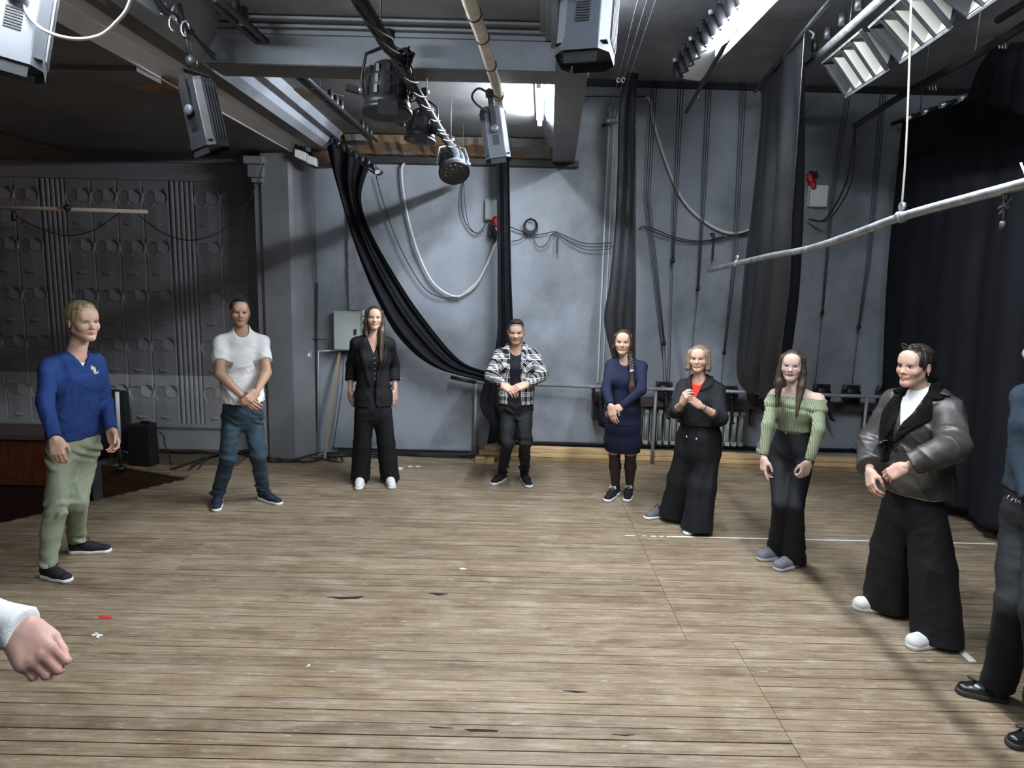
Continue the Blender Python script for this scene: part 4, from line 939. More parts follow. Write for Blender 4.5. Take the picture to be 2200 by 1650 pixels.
for k, (a, b) in enumerate(((1342, 1362), (1378, 1388), (1395, 1408), (1414, 1424), (1430, 1437))):
    xa, xb = on(a, 1149).x, on(b, 1149).x; o = MB((xa, 5.62, 0)).box((xa, 5.615+.004*(k % 2), .0005), (xb, 5.632, .002)).build('tape_scrap', M['tape']); o.location = (xa, 5.62, 0)
    tag(o, ['longest worn scrap of white tape, crossing the board seam', 'worn tape scrap next to the one crossing the seam', 'worn tape scrap in the middle of the broken tape run', 'worn tape scrap second from the end of the long tape line', 'worn tape scrap touching the end of the long tape line'][k], 'tape', 'worn scraps of the white tape line')
tape('tape_strip', [(2047, 1388), (2059, 1386), (2098, 1421), (2083, 1422)], 'white tape strip on the boards beside the chunky white trainer', M['tape'])
e = empty('tape_cross', on(208, 1365), 'white tape cross stuck on the boards near the outstretched hand', 'tape')
for P_ in ([(197, 1366), (198, 1362), (221, 1363), (220, 1367)], [(203, 1359), (210, 1359), (215, 1371), (208, 1371)]):
    MB(e.location).add([on(x, y, .002) for x, y in P_], [(0, 1, 2, 3)]).build('strip', M['tape'], e).modifiers.new('t', 'SOLIDIFY').thickness = .001
tape('tape_strip', [(211, 1322), (239, 1323), (240, 1329), (213, 1328)], 'short red tape strip on the boards', M['redtape'])
tape('tape_strip', [(853, 1004), (867, 1004), (863, 1009), (851, 1009)], 'largest of three white tape scraps beside the woman in the blazer', M['tape'])
tape('tape_strip', [(877, 1001), (887, 1001), (886, 1003), (876, 1003)], 'small white tape scrap, middle one of three beside the woman in the blazer', M['tape'])
tape('tape_strip', [(894, 1001), (904, 1001), (903, 1003), (893, 1003)], 'small white tape scrap nearest the railing, one of three', M['tape'])
tape('paper_scrap', [(986, 1221), (994, 1220), (1003, 1222), (994, 1224)], 'small oval white paper scrap in the middle of the boards', M['tape'], 'scrap')
tape('paper_scrap', [(658, 1433), (663, 1427), (668, 1429), (661, 1432)], 'thin curled white scrap on the open boards', M['tape'], 'scrap')
hole = mat('split_wood', (.01, .007, .005), .9)
for i, pts in enumerate((((997, 1566), (1030, 1566), (1071, 1569), (1068, 1572), (1010, 1571)), ((921, 1561), (950, 1562), (974, 1564), (935, 1564)), ((1208, 1483), (1235, 1484), (1263, 1486), (1240, 1488)), ((919, 1274), (940, 1274), (963, 1276), (942, 1279)), ((700, 1282), (745, 1282), (782, 1281), (770, 1286), (730, 1287)), ((1312, 1577), (1340, 1578), (1365, 1578), (1345, 1581)))):
    q = tape('board_split', pts, ['long dark split in the boards, the widest one', 'thin dark split next to the widest split in the boards', 'dark split in the boards in two pieces, nearer the seam', 'grey sliver split on the open boards beyond the widest split', 'ragged brown split beside the yellowish boards', 'short dark split beside the board seam'][i], hole, 'split', 'splits in the boards')
# loudspeakers
def speaker_body(e, c, w, d, h, rz):
    m = Matrix.Rotation(rz, 3, 'Z'); c = Vector(c)
    pl = [(-w*.5, -d*.5), (w*.5, -d*.5), (w*.5, d*.1), (w*.28, d*.5), (-w*.28, d*.5), (-w*.5, d*.1)]
    v = [c+m @ Vector((x, y, 0)) for x, y in pl]+[c+m @ Vector((x*(1.0 if y < 0 else .95), y*.96, h)) for x, y in pl]
    b = MB(e.location).add(v, [tuple(range(5, -1, -1)), tuple(range(6, 12))]+[(i, (i+1) % 6, 6+(i+1) % 6, 6+i) for i in range(6)]).build('cabinet', M['speaker'], e, .012)
    g = [c+m @ Vector((x, -d*.5-.004, z)) for x, z in ((-w*.44, .04*h), (w*.44, .04*h), (w*.44, .93*h), (-w*.44, .93*h))]
    gr = MB(e.location).add(g+[p+m @ Vector((0, .01, 0)) for p in g], [(0, 1, 2, 3), (0, 4, 5, 1), (1, 5, 6, 2), (2, 6, 7, 3), (3, 7, 4, 0)]).build('grille', M['grille'], e)
    MB(e.location).obox(c+m @ Vector((0, d*.1, h+.012)), m @ Vector((w*.2, 0, 0)), m @ Vector((0, .015, 0)), (0, 0, .012)).build('handle', M['speaker'], e, .004)
M['speaker'] = mat('speaker_cabinet', (.012, .012, .014), .55); M['grille'] = mat('speaker_grille', (.014, .016, .022), .5, metal=.3, bump=.6, bscale=400)
p = on(315, 996); e = empty('loudspeaker', p, 'low black loudspeaker standing on the side platform', 'loudspeaker'); speaker_body(e, p, .27, .22, .44, -.2)
p = A(250, 962, 7.62); p.z = .10; e = empty('loudspeaker', p, 'tall black loudspeaker on a short stand behind the man in blue', 'loudspeaker'); speaker_body(e, p, .33, .27, .63, .2)
MB(p).tube([(p.x-.02, p.y, .0), (p.x-.02, p.y, .13)], .018, 8).build('stand_pole', M['blackmetal'], e)
for k in range(3): an = k*2.09+.4; MB(p).tube([(p.x-.02, p.y, .09), (p.x-.02+.12*math.cos(an), p.y+.12*math.sin(an), .012)], .011, 6).build('stand_leg', M['blackmetal'], e)
q0, q1 = A(251, 842, 7.15), A(256, 952, 7.15)
e = empty('white_pole', q1, 'pale grey pole standing in front of the tall loudspeaker', 'pole'); MB(q1).tube([q1, q0], .021, 10).build('pole', M['fascia'], e)
MB(q1).tube([(q1.x, q1.y, -.0), q1], .014, 8).build('foot_rod', M['blackmetal'], e); MB(q1).lathe((q1.x, q1.y, 0), [(.05, 0), (.05, .03), (.02, .04)], (0, 0, 1), 12).build('foot', M['blackmetal'], e)
# ================================================================== PEOPLE: distance-field modelling
def V3(p): return np.array(p, dtype=np.float64)
def nrm(v): v = V3(v); return v/ (np.linalg.norm(v)+1e-12)
class Field:
    """signed distance grid; every shape only touches its own neighbourhood"""
    def __init__(s, lo, hi, h):
        s.lo = V3(lo); s.h = h; s.n = np.maximum(4, np.ceil((V3(hi)-s.lo)/h).astype(int)+1)
        s.ax = [s.lo[i]+h*np.arange(s.n[i]) for i in range(3)]
        s.d = np.full(s.n, .2, dtype=np.float32)
    def sub(s, lo, hi):
        a = np.clip(np.floor((V3(lo)-s.lo)/s.h).astype(int), 0, s.n); b = np.clip(np.ceil((V3(hi)-s.lo)/s.h).astype(int)+1, 0, s.n)
        if (b-a <= 0).any(): return None, None
        sl = tuple(slice(a[i], b[i]) for i in range(3))
        X = s.ax[0][sl[0]][:, None, None]; Y = s.ax[1][sl[1]][None, :, None]; Z = s.ax[2][sl[2]][None, None, :]
        return sl, (X, Y, Z)
    def put(s, fn, lo, hi, k=.0, cut=False):
        sl, G_ = s.sub(V3(lo)-k*1.5-.02, V3(hi)+k*1.5+.02)
        if sl is None: return s
        e = fn(*G_).astype(np.float32); d = s.d[sl]
        if cut:
            e = -e
            if k > 0: hh = np.clip(.5-.5*(d-e)/k, 0, 1); r = d*(1-hh)+e*hh+k*hh*(1-hh)
            else: r = np.maximum(d, e)
        else:
            if k > 0: hh = np.clip(.5+.5*(d-e)/k, 0, 1); r = d*(1-hh)+e*hh-k*hh*(1-hh)
            else: r = np.minimum(d, e)
        s.d[sl] = r; return s
    # ---- shapes
    def cone(s, a, b, ra, rb, k=.02, cut=False, flat=None, ff=1.0):
        a = V3(a); b = V3(b); ba = b-a; L2 = ba@ba+1e-12; R_ = max(ra, rb)*max(1.0, 1/ff)
        def fn(X, Y, Z):
            x, y, z = X-a[0], Y-a[1], Z-a[2]; t = np.clip((x*ba[0]+y*ba[1]+z*ba[2])/L2, 0, 1)
            wx, wy, wz = x-t*ba[0], y-t*ba[1], z-t*ba[2]
            q = wx*wx+wy*wy+wz*wz
            if flat is not None: wf = wx*flat[0]+wy*flat[1]+wz*flat[2]; q = q+wf*wf*(ff*ff-1)
            return np.sqrt(np.maximum(q, 0))-(ra+(rb-ra)*t)
        return s.put(fn, np.minimum(a, b)-R_, np.maximum(a, b)+R_, k, cut)
    def ell(s, c, r, B=None, k=.02, cut=False):
        c = V3(c); r = V3(r); R_ = r.max(); B = np.eye(3) if B is None else B      # rows of B: local axes
        def fn(X, Y, Z):
            x, y, z = X-c[0], Y-c[1], Z-c[2]; q = [B[i][0]*x+B[i][1]*y+B[i][2]*z for i in range(3)]
            k0 = np.sqrt(sum((q[i]/r[i])**2 for i in range(3)))+1e-9; k1 = np.sqrt(sum((q[i]/r[i]**2)**2 for i in range(3)))+1e-9
            return k0*(k0-1)/k1
        return s.put(fn, c-R_, c+R_, k, cut)
    def box(s, c, r, B=None, k=.0, cut=False, rnd=.0):
        c = V3(c); r = V3(r); R_ = np.linalg.norm(r); B = np.eye(3) if B is None else B
        def fn(X, Y, Z):
            x, y, z = X-c[0], Y-c[1], Z-c[2]; q = [np.abs(B[i][0]*x+B[i][1]*y+B[i][2]*z)-(r[i]-rnd) for i in range(3)]
            o = np.sqrt(sum(np.maximum(a, 0)**2 for a in q)); return o+np.minimum(np.maximum(np.maximum(q[0], q[1]), q[2]), 0)-rnd
        return s.put(fn, c-R_, c+R_, k, cut)
    def stack(s, pts, wd, lat, k=.03, cut=False):
        """body-like column: centres with half width along lat and half depth across"""
        lat = nrm(lat)
        for i in range(len(pts)-1):
            a, b = V3(pts[i]), V3(pts[i+1]); (w0, d0), (w1, d1) = wd[i], wd[i+1]; ba = b-a; L2 = ba@ba+1e-12; R_ = max(w0, w1, d0, d1)
            def fn(X, Y, Z, a=a, ba=ba, L2=L2, w0=w0, d0=d0, w1=w1, d1=d1):
                x, y, z = X-a[0], Y-a[1], Z-a[2]; t = np.clip((x*ba[0]+y*ba[1]+z*ba[2])/L2, 0, 1)
                wx, wy, wz = x-t*ba[0], y-t*ba[1], z-t*ba[2]; u = wx*lat[0]+wy*lat[1]+wz*lat[2]
                w_ = w0+(w1-w0)*t; d_ = d0+(d1-d0)*t; q = np.maximum(wx*wx+wy*wy+wz*wz-u*u, 0); k0 = np.sqrt((u/w_)**2+q/d_**2)+1e-9
                k1 = np.sqrt((u/w_**2)**2+q/d_**4)+1e-9; return np.where(k0 < .05, -np.minimum(w_, d_), k0*(k0-1)/k1)
            s.put(fn, np.minimum(a, b)-R_, np.maximum(a, b)+R_, k, cut)
        return s
    def half(s, p, n, k=.004):       # cut away everything on the side n points to
        p = V3(p); n = nrm(n); f = lambda X, Y, Z: -((X-p[0])*n[0]+(Y-p[1])*n[1]+(Z-p[2])*n[2])
        return s.put(f, s.lo, s.lo+s.h*s.n, k, True)
    def wrinkle(s, amp, seed=0, lo=14, hi=48, bias=(1, 1, 1), n=7):
        """irregular soft folds: bent plane waves of several sizes"""
        r = np.random.default_rng(seed); X, Y, Z = s.ax[0][:, None, None].astype(np.float32), s.ax[1][None, :, None].astype(np.float32), s.ax[2][None, None, :].astype(np.float32); w_ = 0
        for i in range(n):
            k = nrm(r.normal(size=3)*np.array(bias))*r.uniform(lo, hi); k2 = nrm(r.normal(size=3))*r.uniform(8, 18); p = r.uniform(0, 6, 2)
            t = np.sin(k[0]*X+k[1]*Y+k[2]*Z+p[0]+1.7*np.sin(k2[0]*X+k2[1]*Y+k2[2]*Z+p[1])); q_ = (lo/np.linalg.norm(k))**.35
            w_ = w_+(t*np.abs(t)*.6+.4*t)*q_ if i % 2 else w_-(1.9*(1-np.abs(t))**3-.45)*(.5+.5*np.sin(k2[2]*X-k2[0]*Z+k2[1]*Y+p[1]))*q_*2.0
        s.d += (amp*1.5/math.sqrt(n)*w_).astype(np.float32); return s
    def val(s, p):
        q = (V3(p)-s.lo)/s.h; i = np.floor(q).astype(int)
        if (i < 0).any() or (i >= s.n-1).any(): return .2
        f = q-i; c = s.d[i[0]:i[0]+2, i[1]:i[1]+2, i[2]:i[2]+2].astype(float)
        for ax in range(3): c = c[0]*(1-f[ax])+c[1]*f[ax]
        return float(c)
    def march(s, o, d, t0=.0, t1=9.0, step=.004):
        """first point of the surface along a ray, or the nearest miss"""
        o = V3(o); d = nrm(d); lo_, hi_ = s.lo, s.lo+s.h*(s.n-1); ta, tb = t0, t1
        for i in range(3):
            if abs(d[i]) > 1e-9: a, b = sorted(((lo_[i]-o[i])/d[i], (hi_[i]-o[i])/d[i])); ta, tb = max(ta, a), min(tb, b)
        best = (9, (ta+tb)/2); t = ta
        while t < tb:
            v = s.val(o+d*t)
            if v < best[0]: best = (v, t)
            if v < 0: return o+d*(t-step*.5)
            t += max(step*.6, min(v*.6, .03))
        return o+d*best[1]
    def mesh(s):
        d = s.d; n = s.n; ins = d < 0
        c = np.zeros(n-1, dtype=np.int8)
        for i in (0, 1):
            for j in (0, 1):
                for k in (0, 1): c += ins[i:n[0]-1+i, j:n[1]-1+j, k:n[2]-1+k]
        act = (c > 0) & (c < 8); idx = np.argwhere(act)
        if len(idx) == 0: return np.zeros((0, 3)), []
        num = np.full(n-1, -1, dtype=np.int64); num[act] = np.arange(len(idx))
        acc = np.zeros((len(idx), 3)); cnt = np.zeros(len(idx)); cor = [(i, j, k) for i in (0, 1) for j in (0, 1) for k in (0, 1)]
        val = {o: d[idx[:, 0]+o[0], idx[:, 1]+o[1], idx[:, 2]+o[2]].astype(np.float64) for o in cor}
        for o in cor:
            for ax in range(3):
                if o[ax] == 0:
                    q = list(o); q[ax] = 1; a, b = val[o], val[tuple(q)]; m_ = (a < 0) != (b < 0); t = np.where(m_, a/np.where(m_, a-b, 1), 0)
                    pt = np.array(o, float)[None, :].repeat(len(idx), 0); pt[:, ax] += t; acc[m_] += pt[m_]; cnt[m_] += 1
        v = s.lo+(idx+acc/cnt[:, None])*s.h; quads = []
        for ax in range(3):
            b1, b2 = (ax+1) % 3, (ax+2) % 3; sl0 = [slice(None)]*3; sl1 = [slice(None)]*3; sl0[ax] = slice(0, n[ax]-1); sl1[ax] = slice(1, n[ax])
            A0, A1 = ins[tuple(sl0)], ins[tuple(sl1)]; e = np.argwhere(A0 != A1)
            ok = (e[:, b1] > 0) & (e[:, b2] > 0) & (e[:, b1] < n[b1]-1) & (e[:, b2] < n[b2]-1); e = e[ok]; fl = A0[e[:, 0], e[:, 1], e[:, 2]]
            def nb(o1, o2):
                q = e.copy(); q[:, b1] -= o1; q[:, b2] -= o2; return num[q[:, 0], q[:, 1], q[:, 2]]
            Q = np.stack([nb(1, 1), nb(0, 1), nb(0, 0), nb(1, 0)], 1); Q = np.where(fl[:, None], Q, Q[:, ::-1]); quads.append(Q)
        Q = np.concatenate(quads); Q = Q[(Q >= 0).all(1)]
        return v, Q
def sdf_object(name, parts, m, parent, colour=None, keep=None):
    """parts: list of (verts, quads) in the person's space -> one mesh"""
    vs = []; qs = []; o = 0
    for v, q in parts:
        if len(v) == 0: continue
        if keep is not None and len(q):
            pass
        vs.append(v); qs.append(q+o); o += len(v)
    v = np.concatenate(vs); q = np.concatenate(qs)
    me = bpy.data.meshes.new(name); me.vertices.add(len(v)); me.vertices.foreach_set('co', v.astype(np.float32).ravel())
    me.loops.add(4*len(q)); me.loops.foreach_set('vertex_index', q.astype(np.int32).ravel()); me.polygons.add(len(q))
    me.polygons.foreach_set('loop_start', np.arange(0, 4*len(q), 4, dtype=np.int32)); me.polygons.foreach_set('loop_total', np.full(len(q), 4, dtype=np.int32))
    me.polygons.foreach_set('use_smooth', np.ones(len(q), dtype=bool)); me.update(calc_edges=True); me.validate()
    if colour is not None:
        at_ = me.color_attributes.new('Col', 'FLOAT_COLOR', 'POINT'); c = np.ones((len(v), 4), dtype=np.float32); c[:, :3] = colour; at_.data.foreach_set('color', c.ravel())
    return link(name, me, m, parent)
# ---- cloth, skin and hair materials
def skin_mat():
    m, nt, b = nodes('skin'); L = nt.links.new
    a = nt.nodes.new('ShaderNodeVertexColor'); a.layer_name = 'Col'; tc = N(nt, 'TexCoord').outputs['Object']
    c = mixc(nt, .25, a.outputs['Color'], mixc(nt, 1, a.outputs['Color'], ramp(nt, noise(nt, tc, 55, 4), [(.3, (.8, .72, .7)), (.65, (1, 1, 1))]), 'MULTIPLY'))
    L(c, b.inputs['Base Color']); b.inputs['Roughness'].default_value = .48; b.inputs['Specular IOR Level'].default_value = .4
    b.inputs['Subsurface Weight'].default_value = .08; b.inputs['Subsurface Radius'].default_value = (.012, .004, .002); b.inputs['Subsurface Scale'].default_value = .5
    return m
M['skin'] = skin_mat()
def cloth(name, col, rough=.8, var=.18, weave=500, bump=.15, spec=.25, sheen=0.0, stretch=None, vscale=9): return mat(name, col, rough, bump=bump, bscale=weave, var=var, vscale=vscale, spec=spec, sheen=sheen, stretch=stretch)
def hair_mat(name, col, hi=None):
    m, nt, b = nodes(name); L = nt.links.new; tc = N(nt, 'TexCoord').outputs['Object']
    n = noise(nt, tc, 30, 4, .6, (7, 7, .5)); hi = hi or tuple(min(1, c*2.6+.01) for c in col)
    L(ramp(nt, n, [(.3, tuple(c*.5 for c in col)), (.5, col), (.72, hi)]), b.inputs['Base Color']); b.inputs['Roughness'].default_value = .42; b.inputs['Specular IOR Level'].default_value = .45
    bp = N(nt, 'Bump', Strength=.5, Distance=.004); L(n, bp.inputs['Height']); L(bp.outputs[0], b.inputs['Normal']); return m
def plaid_mat():
    m, nt, b = nodes('plaid_flannel'); L = nt.links.new; tc = N(nt, 'TexCoord').outputs['Object']; sx = N(nt, 'SeparateXYZ'); L(tc, sx.inputs[0])
    def stripes(src, per, off):
        f = N(nt, 'Math', operation='MULTIPLY_ADD'); L(src, f.inputs[0]); f.inputs[1].default_value = 1/per; f.inputs[2].default_value = off
        g = N(nt, 'Math', operation='FRACT'); L(f.outputs[0], g.inputs[0])
        r = nt.nodes.new('ShaderNodeValToRGB'); r.color_ramp.interpolation = 'CONSTANT'; e = r.color_ramp.elements
        st = [(0, 0.0), (.30, .85), (.36, .0), (.42, .45), (.66, .0), (.72, .85), (.78, 0)]
        while len(e) < len(st): e.new(.5)
        for el, (p, c) in zip(e, st): el.position = p; el.color = (c, c, c, 1)
        L(g.outputs[0], r.inputs['Fac']); return r.outputs['Color']
    ad = N(nt, 'Math', operation='ADD'); L(sx.outputs['X'], ad.inputs[0]); L(sx.outputs['Y'], ad.inputs[1])
    a = stripes(ad.outputs[0], .082, .2); c = stripes(sx.outputs['Z'], .092, .1)
    s_ = mixc(nt, .5, a, c); col = ramp(nt, s_, [(.02, (.010, .010, .011)), (.2, (.10, .10, .105)), (.42, (.55, .55, .55)), (.7, (.80, .80, .78))])
    L(col, b.inputs['Base Color']); b.inputs['Roughness'].default_value = .85; b.inputs['Specular IOR Level'].default_value = .2; return m
def rib_mat():
    m, nt, b = nodes('ribbed_green'); L = nt.links.new; tc = N(nt, 'TexCoord').outputs['Object']
    w_ = N(nt, 'TexWave', Scale=26.0, Distortion=.6); w_.bands_direction = 'X'; L(tc, w_.inputs['Vector'])
    L(ramp(nt, w_.outputs['Fac'], [(.1, (.115, .135, .075)), (.8, (.235, .265, .165))]), b.inputs['Base Color']); b.inputs['Roughness'].default_value = .8
    bp = N(nt, 'Bump', Strength=.5, Distance=.004); L(w_.outputs['Fac'], bp.inputs['Height']); L(bp.outputs[0], b.inputs['Normal']); return m
M['eye'] = mat('eye_white', (.62, .60, .58), .25); M['pupil'] = mat('pupil', (.012, .009, .007), .2)
M['teeth'] = mat('teeth', (.75, .72, .66), .3)
M['solewhite'] = mat('white_sole', (.74, .74, .72), .6); M['soledark'] = mat('dark_sole', (.02, .02, .022), .6)

# ---- heads.  local frame: face looks along -y, x to the person's left, z up, origin between the ears
def head_field(o, neck_local, rneck, h=.0032):
    g = Field((-.115, -.135, -.25), (.115, .125, .15), h)
    jw, fw, ck = o.get('jaw', 1.0), o.get('face', 1.0), o.get('cheek', 1.0); ns = o.get('nose', 1.0); fem = o.get('fem', False)
    g.ell((0, .014, .040), (.076, .094, .082), k=.0); g.ell((0, -.022, .005), (.066*fw, .074, .085), k=.03)
    g.ell((0, -.030, -.048), (.054*fw*jw, .056, .052), k=.03)
    for sx in (-1, 1):
        g.cone((sx*.050*jw, .0, -.050), (sx*.016*jw, -.066, -.092), .020, .017, .025)
        g.ell((sx*.040*ck, -.060, -.022), (.026, .024, .022), k=.022)
    g.ell((0, -.072, -.090), (.021*jw, .019, .018), k=.018)
    g.cone((-.034, -.077, .026), (.034, -.077, .026), .0115 if fem else .0135, .0115 if fem else .0135, .016)
    g.ell((0, -.070, .055), (.052, .022, .036), k=.03)
    for sx in (-1, 1): g.ell((sx*.031, -.094, .006), (.0185, .0115, .0105), k=.010, cut=True)
    for sx in (-1, 1): g.ell((sx*.031, -.074, .005), (.0150, .0120, .0115), k=.006)
    g.cone((0, -.083, .014), (0, -.1035*1.0, -.024), .0075, .0115*ns, .010); g.ell((0, -.1065, -.026), (.0105*ns, .0095, .0085), k=.008)
    for sx in (-1, 1): g.ell((sx*.0125*ns, -.0935, -.029), (.0075*ns, .0095, .0068), k=.007); g.ell((sx*.006, -.101, -.0365), (.0035, .0045, .003), k=.003, cut=True)
    sm = o.get('smile', 0.0)
    mw = .0255+.006*sm
    for sx in (-1, 1):
        g.cone((0, -.0945, -.0530), (sx*mw, -.0815, -.0555+.006*sm), .0058, .0035, .006); g.cone((0, -.0925, -.0635), (sx*mw*.85, -.0815, -.0590+.006*sm), .0066, .0035, .006)
    if not o.get('teeth'):
        for sx in (-1, 1): g.cone((0, -.1015, -.0580), (sx*mw, -.087, -.0572+.006*sm), .0016, .0012, .0025, cut=True)
    else:
        for sx in (-1, 1): g.cone((0, -.1015, -.0585), (sx*mw*.8, -.089, -.0570+.005*sm), .0045, .0025, .002, cut=True)
    for sx in (-1, 1):
        B = np.array([[.95, .3*sx, 0], [-.3*sx, .95, 0], [0, 0, 1]]); g.ell((sx*.0775, .012, -.002), (.0085, .0185, .031), B, k=.006)
        g.ell((sx*.0865, .007, .002), (.006, .010, .018), B, k=.004, cut=True)
    nl = V3(neck_local); g.cone((0, .022, -.055), nl, rneck*.97, rneck*1.06, .02)
    return g
def head_colour(v, o):
    base = np.array(o['skin']); c = np.tile(base, (len(v), 1)); x, y, z = v[:, 0], v[:, 1], v[:, 2]; sm = o.get('smile', 0)
    def mixin(w_, col, a): 
        w_ = np.clip(w_, 0, 1)[:, None]*a; c[:] = c*(1-w_)+np.array(col)*w_
    red = base*np.array([1.02, .72, .66])
    for sx in (-1, 1): mixin(1-np.hypot(x-sx*.042, z+.026)/.028, red, .5*(y < -.03).astype(float).mean()*2 if False else .45)
    mixin(1-np.sqrt(x**2+(y+.107)**2+(z+.027)**2)/.018, red, .5)
    mw = .0275+.006*sm; yy = z+.058-.006*sm*np.abs(x)/mw
    lipw = ((np.abs(x) < mw) & (y < -.075) & (np.abs(yy+.001) < .0078*np.sqrt(np.clip(1-(x/mw)**2, 0, 1))+.0012)).astype(float)
    mixin(lipw, o.get('lips', base*np.array([.80, .45, .42])), .85)
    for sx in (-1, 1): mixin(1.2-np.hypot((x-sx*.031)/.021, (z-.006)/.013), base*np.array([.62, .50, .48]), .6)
    if o.get('stubble'):
        w_ = np.clip((-.030-z)/.02, 0, 1)*np.clip((.01-y)/.03, 0, 1)*(z > -.115)*(1-lipw); mixin(w_, base*np.array([.52, .50, .50]), o['stubble'])
    if o.get('buzz'):
        hl = o.get('hairline', .068); front = z-(hl+.0*x) - np.clip((-.02-y)*-.9, -.1, .2)
        w_ = np.clip((z-(.005+np.clip(-y, -.02, .09)*o.get('hslope', .72)))/.010, 0, 1); mixin(w_, o['buzz'], .9)
    return c
def make_head(o, body_parts, cols, person, hc, B, sc, neck_pt, rneck):
    """B rows: local x,y,z axes of the head in the person's space"""
    nl = B @ (V3(neck_pt)-V3(hc))/sc
    g = head_field(o, nl, rneck/sc, o.get('h', .0034)); v, q = g.mesh()
    # drop the open rim below the collar
    cols.append(head_colour(v, o)); body_parts.append((V3(hc)+(v*sc) @ B, q))
def head_bits(o, body, hc, B, sc):
    """eyes, brows, teeth as sub-parts of the body"""
    def W(p): return tuple(V3(hc)+(V3(p)*sc) @ B)
    for sx in (-1, 1):
        op = o.get('eye_open', .0048)*1.15; lk = o.get('look', 0.0); c = V3((sx*.031, -.0795, .0052))
        vs = []; fs = []; nx, nz = 12, 6
        for i in range(nx+1):
            u = -1+2*i/nx
            for j in range(nz+1):
                w_ = -1+2*j/nz; hh = op*(1-u*u)**.7*(1.0 if w_ > 0 else .8); x = u*.0160; z = w_*hh+.0012*u*sx; y = -.0078*math.sqrt(max(0, 1-(x/.0175)**2-(z/.0135)**2)); vs.append(W(c+V3((x, y, z))))
        for i in range(nx):
            for j in range(nz): a = i*(nz+1)+j; fs.append((a, a+nz+1, a+nz+2, a+1))
        e = MB().add(vs, fs, True).build('eye', M['eye'], body)
        ir = c+V3((lk, -.0078, .0004)); k = 14; R_ = .0062
        ring = [W(ir+V3((R_*math.cos(t), .0006*0, max(-op*.8, min(op*.92, R_*math.sin(t)))))-V3((0, .0010, 0))) for t in [2*PI*i/k for i in range(k)]]
        MB().add([W(ir-V3((0, .0016, 0)))]+ring, [(0, i+1, (i+1) % k+1) for i in range(k)], True).build('iris', o.get('iris') or M['pupil'], body)
        up = [W(c+V3((u*.0155, -.0074*math.sqrt(max(0, 1-(u*.0155/.0175)**2))-.0012, op*(1-u*u)**.7+.0008+.0012*u*sx))) for u in [-1+i/5 for i in range(11)]]
        MB().tube(up, [.0010+.0018*(1-abs(-1+i/5)**2)*o.get('lash', 1) for i in range(11)], 5).build('eyelashes', o['brow'], body)
        bt = o.get('brow_t', .0030)*1.15; lift = o.get('brow_z', .0225)
        bp = [W((sx*(.012+.034*t), -.0895+.0155*t**2-.001, lift+.004*math.sin(PI*min(1, t*1.1))-.003*t)) for t in [i/6 for i in range(7)]]
        MB().tube(bp, [bt*(.75+.5*math.sin(PI*(.2+.7*i/6)))*(1.0 if i < 5 else .6) for i in range(7)], 6).build('eyebrow', o['brow'], body)
    if o.get('teeth'):
        pts = [W((u*.019, -.0915+.007*u*u, -.0572+.0045*u*u)) for u in [-1+i/4 for i in range(9)]]
        MB().tube(pts, [.0015, .0028, .0034, .0036, .0036, .0036, .0034, .0028, .0015], 6).build('teeth', M['teeth'], body)
